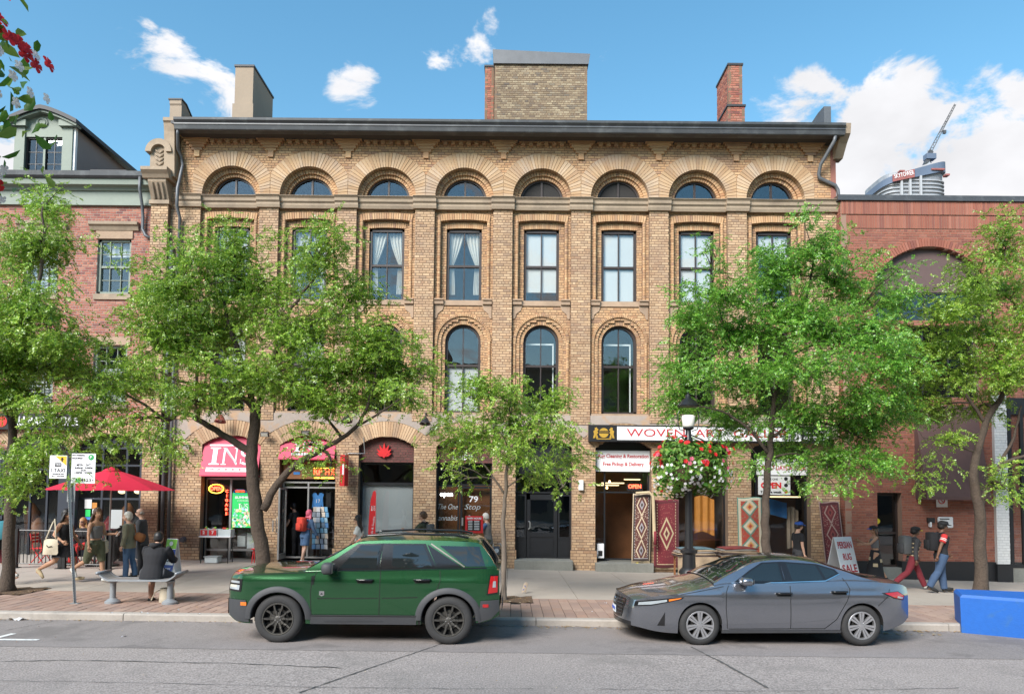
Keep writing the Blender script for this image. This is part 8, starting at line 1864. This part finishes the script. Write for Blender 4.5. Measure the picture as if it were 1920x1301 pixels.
# blue concrete block
g = GP(1803, 1186); gb2 = GP(1800, 1123)
t = empty('concrete_block', g, 'bright blue painted concrete barrier block on the road', 'barrier'); zz = G(7, 11)
c = [Vector((g.x, g.y, 0)), Vector((g.x+2.6, g.y-1.5, 0)), Vector((g.x+3.0, g.y+.0, 0)), Vector((g.x+.35, g.y+.75, 0))]
hgt = .66; V = [(p.x, p.y, zz-.02) for p in c]; mid_ = sum(c, Vector())/4; V += [(mid_.x+(p.x-mid_.x)*k_, mid_.y+(p.y-mid_.y)*k_, zz+z_) for k_, z_ in ((1.0, .05), (1.01, hgt-.05), (.985, hgt)) for p in c]
mb = MB(); mb.add(V, [(3,2,1,0)]+[(4*r+i, 4*r+(i+1) % 4, 4*r+4+(i+1) % 4, 4*r+4+i) for r in range(3) for i in range(4)]+[(12,13,14,15)]); bo = mb.build('block', 'blue_block', t)
for k in range(2): p = mid_.lerp(c[1], .1+.25*k); MB().tube([(p.x-.12, p.y, zz+hgt-.01), (p.x-.1, p.y, zz+hgt+.03), (p.x+.1, p.y, zz+hgt+.03), (p.x+.12, p.y, zz+hgt-.01)], .012, 6).build('lifting_loop', 'post_black', t)

# ------------------------------------------------------------ rugs
def rug_mat(name, field, border, acc, acc2, kind):
    m = bpy.data.materials.new(name); m.use_nodes = True; MATS[name] = m; nt = m.node_tree; N = nt.nodes; L = nt.links; b = N['Principled BSDF']; b.inputs['Roughness'].default_value = .95; b.inputs['Sheen Weight'].default_value = .3
    uv = N.new('ShaderNodeUVMap'); sep = N.new('ShaderNodeSeparateXYZ'); L.new(uv.outputs[0], sep.inputs[0])
    def mth(op, a, b2=0, c=None):
        n = N.new('ShaderNodeMath'); n.operation = op
        for i, v in enumerate((a, b2) if c is None else (a, b2, c)):
            if isinstance(v, (int, float)): n.inputs[i].default_value = v
            else: L.new(v, n.inputs[i])
        return n.outputs[0]
    def mix(f, a, c2):
        n = N.new('ShaderNodeMix'); n.data_type = 'RGBA'; L.new(f, n.inputs[0])
        for i, v in ((6, a), (7, c2)):
            if isinstance(v, tuple): n.inputs[i].default_value = (*v, 1)
            else: L.new(v, n.inputs[i])
        return n.outputs[2]
    u, v = sep.outputs[0], sep.outputs[1]; asp = 2.6
    au = mth('ABSOLUTE', mth('SUBTRACT', u, .5)); 
    nz = N.new('ShaderNodeTexNoise'); nz.inputs['Scale'].default_value = 26; nz.inputs['Detail'].default_value = 2; L.new(uv.outputs[0], nz.inputs['Vector'])
    vo = N.new('ShaderNodeTexVoronoi'); vo.inputs['Scale'].default_value = 15; mp = N.new('ShaderNodeMapping'); mp.inputs['Scale'].default_value = (1, 2.4, 1); cmb = N.new('ShaderNodeCombineXYZ'); L.new(au, cmb.inputs[0]); L.new(v, cmb.inputs[1]); L.new(cmb.outputs[0], mp.inputs[0]); L.new(mp.outputs[0], vo.inputs['Vector'])
    fig = mth('LESS_THAN', vo.outputs['Distance'], .27); col = mix(mth('MULTIPLY', fig, .8), field, acc); fig2 = mth('LESS_THAN', vo.outputs['Distance'], .13); col = mix(fig2, col, acc2)
    k = 3 if kind != 'one' else 1
    fv = mth('ABSOLUTE', mth('SUBTRACT', mth('FRACT', mth('MULTIPLY', v, k)), .5)); dia = mth('ADD', mth('MULTIPLY', au, 2.2 if kind == 'dia' else 2.6), mth('MULTIPLY', fv, 1.5 if k > 1 else 3.2))
    col = mix(mth('LESS_THAN', dia, .78), col, acc if kind != 'one' else acc2); col = mix(mth('LESS_THAN', dia, .62), col, field if kind != 'dia' else border); col = mix(mth('LESS_THAN', dia, .34), col, acc2); col = mix(mth('LESS_THAN', dia, .17), col, border if kind != 'dia' else field)
    edge = mth('MAXIMUM', mth('MULTIPLY', au, 2), mth('SUBTRACT', mth('MULTIPLY', mth('ABSOLUTE', mth('SUBTRACT', v, .5)), 2.0), -.0)); 
    ev = mth('MULTIPLY', mth('ABSOLUTE', mth('SUBTRACT', v, .5)), 2.0); evs = mth('SUBTRACT', 1.0, mth('MULTIPLY', mth('SUBTRACT', 1.0, ev), asp)); edge = mth('MAXIMUM', mth('MULTIPLY', au, 2), evs)
    tooth = mth('GREATER_THAN', mth('SINE', mth('MULTIPLY', v, 150)), 0); bcol = mix(tooth, border, acc2)
    col = mix(mth('GREATER_THAN', edge, .70), col, bcol); col = mix(mth('GREATER_THAN', edge, .76), col, border); col = mix(mth('GREATER_THAN', edge, .92), col, acc if kind != 'one' else field)
    h = N.new('ShaderNodeHueSaturation'); L.new(mth('ADD', mth('MULTIPLY', nz.outputs[0], .5), .75), h.inputs['Value']); L.new(col, h.inputs['Color']); L.new(h.outputs[0], b.inputs['Base Color'])
rug_mat('rug_runner', (.10,.035,.03), (.045,.03,.025), (.50,.40,.28), (.28,.26,.28), 'med'); rug_mat('rug_red', (.13,.012,.02), (.08,.01,.015), (.22,.04,.04), (.38,.30,.18), 'one'); rug_mat('rug_kilim', (.38,.055,.035), (.55,.48,.36), (.10,.22,.17), (.62,.30,.10), 'dia'); rug_mat('rug_wine', (.13,.02,.022), (.07,.015,.018), (.30,.20,.17), (.22,.05,.045), 'med')
def hung_rug(p0, p1, py0, py1, y, m, label, slant=0, lean=0, wave=.02):
    xa, xb, z1, z0 = fx(p0, py0, y), fx(p1, py0, y), fz(py0, p0, y), fz(py1, p0, y)
    t = empty('hanging_rug', ((xa+xb)/2, y, z0), label, 'rug', 'rugs hung outside the rug shop'); nu, nv = 12, 24; V = []
    for j in range(nv+1):
        for i in range(nu+1): u, v = i/nu, j/nv; V.append((xa+(xb-xa)*u+slant*v*(1 if slant else 0), y-lean*v+wave*math.sin(u*7+v*2)*(.3+v), z1+(z0-z1)*v-.03*math.sin(math.pi*u*2)*(1-v)*.6))
    F = [(j*(nu+1)+i, (j+1)*(nu+1)+i, (j+1)*(nu+1)+i+1, j*(nu+1)+i+1) for j in range(nv) for i in range(nu)]; n = len(V)
    V2 = [(x, yy+.014, z) for x, yy, z in V]; rim = [i for i in range(nu+1)]+[(j+1)*(nu+1)-1+(nu+1)*0 for j in range(1, nv+1)]+[nv*(nu+1)+i for i in range(nu-1, -1, -1)]+[j*(nu+1) for j in range(nv-1, 0, -1)]
    me = MB().add(V+V2, F+[tuple(q+n for q in f[::-1]) for f in F]+[(rim[k], rim[(k+1) % len(rim)], rim[(k+1) % len(rim)]+n, rim[k]+n) for k in range(len(rim))]).mesh('rug', True)
    uvl = me.uv_layers.new(name='UVMap'); co = [(i % (nu+1)/nu, 1-((i % n)//(nu+1))/nv) for i in range(2*n)]; co = [((i % n) % (nu+1)/nu, 1-((i % n)//(nu+1))/nv) for i in range(2*n)]
    for lp in me.loops: uvl.data[lp.index].uv = co[lp.vertex_index]
    link('pile', me, t, mats=m)
    fr = MB()
    for k in range(24):
        u = k/23; x = xa+(xb-xa)*u; fr.tube([(x+slant, y-lean+.007+wave*math.sin(u*7+2), z0+.01), (x+slant+.008*math.sin(k), y-lean, z0-.05)], .006, 4)
    fr.build('fringe', 'beige', t, kind='stuff'); return t
MB_ = MB
hung_rug(1187, 1221, 925, 1053, 22.15, 'rug_runner', 'brown runner rug with three cream medallions beside shop door', slant=-.04); hung_rug(1226, 1273, 936, 1064, 22.2, 'rug_red', 'tall dark red rug with a single central medallion'); hung_rug(1382, 1428, 932, 1040, 22.1, 'rug_kilim', 'bright kilim with orange diamonds and zigzag cream border', slant=.04); hung_rug(1535, 1573, 940, 1062, 22.15, 'rug_wine', 'wine red patterned rug hung at the shop corner', slant=.1, lean=.25)
x = fx(1222, 925, 22.1); t = empty('rolled_rug', (x, 22.1, fz(1020, 1222, 22.1)), 'rolled pale edged rug hanging beside the brown runner', 'rug'); MB().tube([(x-.5, 22.05, fz(924, 1222, 22.1)), (x-.1, 22.0, fz(924, 1222, 22.1)+.02), (x+.02, 22.0, fz(930, 1222, 22.1)), (x+.06, 22.0, fz(1000, 1222, 22.1)), (x+.08, 22.0, fz(1022, 1222, 22.1))], [.03, .045, .05, .055, .05], 8).build('roll', 'beige', t, smooth=True); MB().tube([(x+.075, 21.99, fz(995, 1222, 22.1)), (x+.085, 21.99, fz(1021, 1222, 22.1))], .057, 8).build('patterned_end', 'rug_stack_red' if 'rug_stack_red' in MATS else 'maroon', t, smooth=True)
# stacked rugs on low tables
cols = dict(rug_stack_tan=(.38,.28,.19), rug_stack_blue=(.10,.17,.2), rug_stack_red=(.26,.05,.045), rug_stack_grey=(.25,.22,.2), rug_stack_dark=(.08,.055,.05))
for n_, c_ in cols.items(): cl(n_, c_, .25)
ry_ = 21.3
def rug_table(p0, p1, pz, label):
    xa, xb, z = fx(p0, 1030, ry_), fx(p1, 1030, ry_), fz(pz, p0, ry_); zg2 = G(xa, ry_); t = empty('rug_table', ((xa+xb)/2, ry_, zg2), label, 'table'); MB().box(xa, xb, ry_-.35, ry_+.35, z-.04, z).build('table_top', 'wood_warm', t)
    for x in (xa+.05, xb-.05):
        for y in (ry_-.3, ry_+.3): MB().box(x-.025, x+.025, y-.025, y+.025, zg2, z-.04).build('leg', 'wood_warm', t)
    MB().grid(lambda u, v: (xa-.01+(xb-xa+.02)*u, ry_-.37+.02*math.sin(u*20), z-(z-zg2-.05)*v), 16, 4).build('drape', 'rug_stack_tan', t, smooth=True, fix=False); return xa, xb, z
tabs = [rug_table(1266, 1340, 1041, 'low table of folded rugs behind the lamppost'), rug_table(1346, 1420, 1040, 'low table of folded rugs beside the kilim')]
names = ['folded tan rug', 'folded grey rug', 'folded dark rug', 'folded red rug', 'folded blue rug']; ms_ = ['rug_stack_tan', 'rug_stack_grey', 'rug_stack_dark', 'rug_stack_red', 'rug_stack_blue']; r5 = random.Random(8)
for ti, (xa, xb, z) in enumerate(tabs):
    seq = [2, 0, 1, 0, 4] if ti == 0 else [1, 2, 0, 1, 3]
    for k, q in enumerate(seq):
        w = (xb-xa)*(.5-.02*k); cxm = (xa+xb)/2+r5.uniform(-.05, .05); yaw_ = r5.uniform(-.06, .06); M = Matrix.Translation((cxm, ry_, z)) @ Matrix.Rotation(yaw_, 4, 'Z')
        mb = MB(); n = 14
        mb.grid(lambda u, v: (-w+2*w*u, -.36+.7*v, .045+.008*math.sin(u*6+k)+.006*math.sin(v*5)-.03*abs(2*u-1)**6), n, 6, M); mb.grid(lambda u, v: (-w+2*w*u, -.36-.015*math.sin(math.pi*v), .045*(1-v)+.008*math.sin(u*6+k)-.03*abs(2*u-1)**6*(1-v)), n, 3, M); mb.grid(lambda u, v: (w+.012*math.sin(math.pi*v), -.36+.7*u, .02*(1-v)), 6, 2, M); mb.grid(lambda u, v: (-w-.012*math.sin(math.pi*v), -.36+.7*u, .02*(1-v)), 6, 2, M)
        o = mb.build('folded_rug', ms_[q], smooth=True, fix=False); z += .05
        tag(o, names[q]+', '+['bottom of', 'second in', 'middle of', 'fourth in', 'top of'][k]+' the pile '+('behind the lamppost' if ti == 0 else 'beside the kilim'), 'rug', 'folded rugs on low tables')

# ------------------------------------------------------------ lampposts with flower baskets
mat('petal_red', (.60,.010,.014), .6, island=.2, trans=.3); mat('petal_pink', (.62,.12,.20), .6, island=.2, trans=.3); mat('petal_white', (.80,.78,.78), .6, island=.06, trans=.3); mat('flower_eye', (.7,.55,.1), .7, noise=(9,.1)); mat('basket_leaf', (.08,.2,.03), .5, ramp=[(.05,.16,.02),(.10,.26,.03),(.16,.33,.05),(.24,.36,.06),(.07,.2,.03)], noise=(3,.12), trans=.35); mat('moss', (.10,.07,.04), .95, noise=[(8,.3),(40,.2)], bump=(30,1,.03))
def flower(r, s, kind):
    """one flower as a handful of petals round its heart, facing +z"""
    mb = MB(); n = 5
    for k in range(n):
        a = 2*math.pi*k/n; c, d = math.cos(a), math.sin(a); q = lambda u, w, h: (c*s*u-d*s*w, d*s*u+c*s*w, s*h); mb.add([(0, 0, 0), q(.35, .26, .16), q(.7, .42, .26), q(.98, .24, .2), q(1.02, 0, .12), q(.98, -.24, .2), q(.7, -.42, .26), q(.35, -.26, .16)], [(0,1,2,3), (0,3,4,5), (0,5,6,7)])
    return mb
def lamp_with_basket(base, post_h, lant_h, bz, brx, brz, scale, label, blabel, seed, post=True, nl=2600, nf=(46, 10, 130), fs=.05, lm=1.0):
    r = random.Random(seed); x, y, z = base
    t = empty('street_lamp', base, label, 'street lamp')
    MB().lathe([(.26, z), (.26, z+.06), (.22, z+.10), (.20, z+.5), (.23, z+.54), (.21, z+.60), (.15, z+.66), (.14, z+.95), (.19, z+1.0), (.19, z+1.05), (.11, z+1.10)], 16, cx=x, cy=y).build('pedestal', 'post_black', t, auto=40)
    MB().lathe([(.10, z+1.08), (.085, z+1.5), (.078, z+post_h-.3), (.1, z+post_h-.26), (.1, z+post_h-.2), (.07, z+post_h-.15), (.06, z+post_h)], 14, cx=x, cy=y).build('shaft', 'post_black', t, auto=40)
    zl = z+post_h
    MB().lathe([(.06, zl), (.12, zl+.03), (.13, zl+.06)], 12, cx=x, cy=y).build('lantern_cup', 'post_black', t)
    MB().lathe([(.11, zl+.06), (.135, zl+.1), (.15, zl+.32), (.12, zl+.34)], 14, cx=x, cy=y).build('globe', 'frosted_lamp', t, smooth=True)
    for k in range(2):
        a = math.pi*k; q = [(x+math.cos(a)*rr, y+math.sin(a)*rr, zl+zz) for rr, zz in ((.08, -.02), (.2, .02), (.235, .15), (.235, .38), (.2, .45))]; MB().tube(q, .012, 6).build('frame_bar', 'post_black', t)
    MB().lathe([(.24, lant_h+z-.3), (.25, lant_h+z-.27), (.16, lant_h+z-.16), (.07, lant_h+z-.1), (.06, lant_h+z-.04), (.02, lant_h+z), (.0, lant_h+z+.06)], 14, cx=x, cy=y).build('roof', 'post_black', t, auto=50)
    for s in (-1, 1): MB().tube([(x, y, z+bz+brz+.1), (x+s*brx*.45, y, z+bz+brz*.9)], .015, 6).build('basket_arm', 'post_black', t)
    # the basket wraps round the post: moss bowl, foliage, flowers one by one
    b = empty('flower_basket', (x, y, z+bz), blabel, 'flower basket')
    MB().lathe([(.1, z+bz-brz*.75), (brx*.45, z+bz-brz*.5), (brx*.62, z+bz), (brx*.6, z+bz+brz*.2), (.12, z+bz+brz*.2)], 18, cx=x, cy=y).build('bowl', 'moss', b, smooth=True)
    n = nl; u = rng.normal(0, 1, (n, 3)); u /= np.linalg.norm(u, axis=1, keepdims=True); rad = rng.uniform(.62, 1.0, n)**.8
    lump = 1+.15*np.sin(u[:, 0]*5+seed)+.15*np.sin(u[:, 2]*7+u[:, 1]*4)+rng.normal(0, .07, n); pos = u*(rad*lump)[:, None]*np.array([brx, brx*.9, brz])+np.array([x, y, z+bz]); nrm = u+rng.normal(0, .5, (n, 3)); nrm /= np.linalg.norm(nrm, axis=1, keepdims=True)
    tg = np.cross(nrm, rng.normal(0, 1, (n, 3))); tg /= np.linalg.norm(tg, axis=1, keepdims=True); bt = np.cross(nrm, tg); s_ = rng.uniform(.022, .075, n)[:, None]*lm
    V = np.stack([pos-tg*s_, pos-tg*s_*.45+bt*s_*.5+nrm*s_*.2, pos+tg*s_*.35+bt*s_*.42+nrm*s_*.16, pos+tg*s_-nrm*s_*.1, pos+tg*s_*.35-bt*s_*.42+nrm*s_*.16, pos-tg*s_*.45-bt*s_*.5+nrm*s_*.2], 1).reshape(-1, 3); k6 = np.arange(n)[:, None]*6; link('foliage', fastmesh('foliage', V, np.concatenate([k6+np.array([0, 1, 2, 3]), k6+np.array([0, 3, 4, 5])])), b, mats='basket_leaf')
    fm = {}
    for kind, cnt in zip(('red', 'pink', 'white'), nf):
        sz = fs if kind != 'white' else fs*.68
        me = flower(r, sz, kind).mesh('flower'); me.materials.append(MATS['petal_'+kind]); heart = MB().ell((0, 0, sz*.12), (sz*.2, sz*.2, sz*.12), 6, 4).mesh('heart'); heart.materials.append(MATS['flower_eye'])
        k = 0
        while k < cnt:
            v = Vector((r.gauss(0, 1), r.gauss(0, 1), r.gauss(0, 1))).normalized()
            if kind == 'red' and v.z < .1 and r.random() < .93: continue
            if kind == 'white' and v.z > .15: continue
            if kind == 'pink' and not -.2 < v.z < .5: continue
            if v.y > .35: continue
            if kind == 'red' and math.sin(v.x*9+seed)+math.sin(v.z*8+v.y*5) < .1 and r.random() < .8: continue
            lp = 1+.13*math.sin(v.x*5+seed)+.12*math.sin(v.z*7+v.y*4); p = Vector((v.x*brx*lp, v.y*brx*.9*lp, v.z*brz*lp))*r.uniform(.96, 1.08)
            o = bpy.data.objects.new('flower', me); C.objects.link(o); o.parent = b; o.location = p; o.rotation_euler = (v*.9+Vector((0, -.35, .1))).to_track_quat('Z', 'Y').to_euler(); k += 1
            if kind == 'white' and fs*lm > .04: pass
    return t
g = GP(1292, 1119); lampY = g.y
lamp_with_basket(tuple(g), 3.74, P(1291, 738, lampY).z-g.z, P(1288, 876, lampY).z-g.z, .84, .66, 1, 'black street lamp with frosted lantern before the rug shop', 'round hanging flower basket on the lamp before the rug shop', 4)
nb_ = (-2.92, 3.0, .13)
lamp_with_basket(nb_, 5.2, 6.3, 4.13, .78, .60, 1, 'black street lamp on the near pavement beside the camera', 'large basket of red and white flowers hanging at the near kerb', 6, nl=1500, nf=(130, 4, 280), fs=.036, lm=.75)
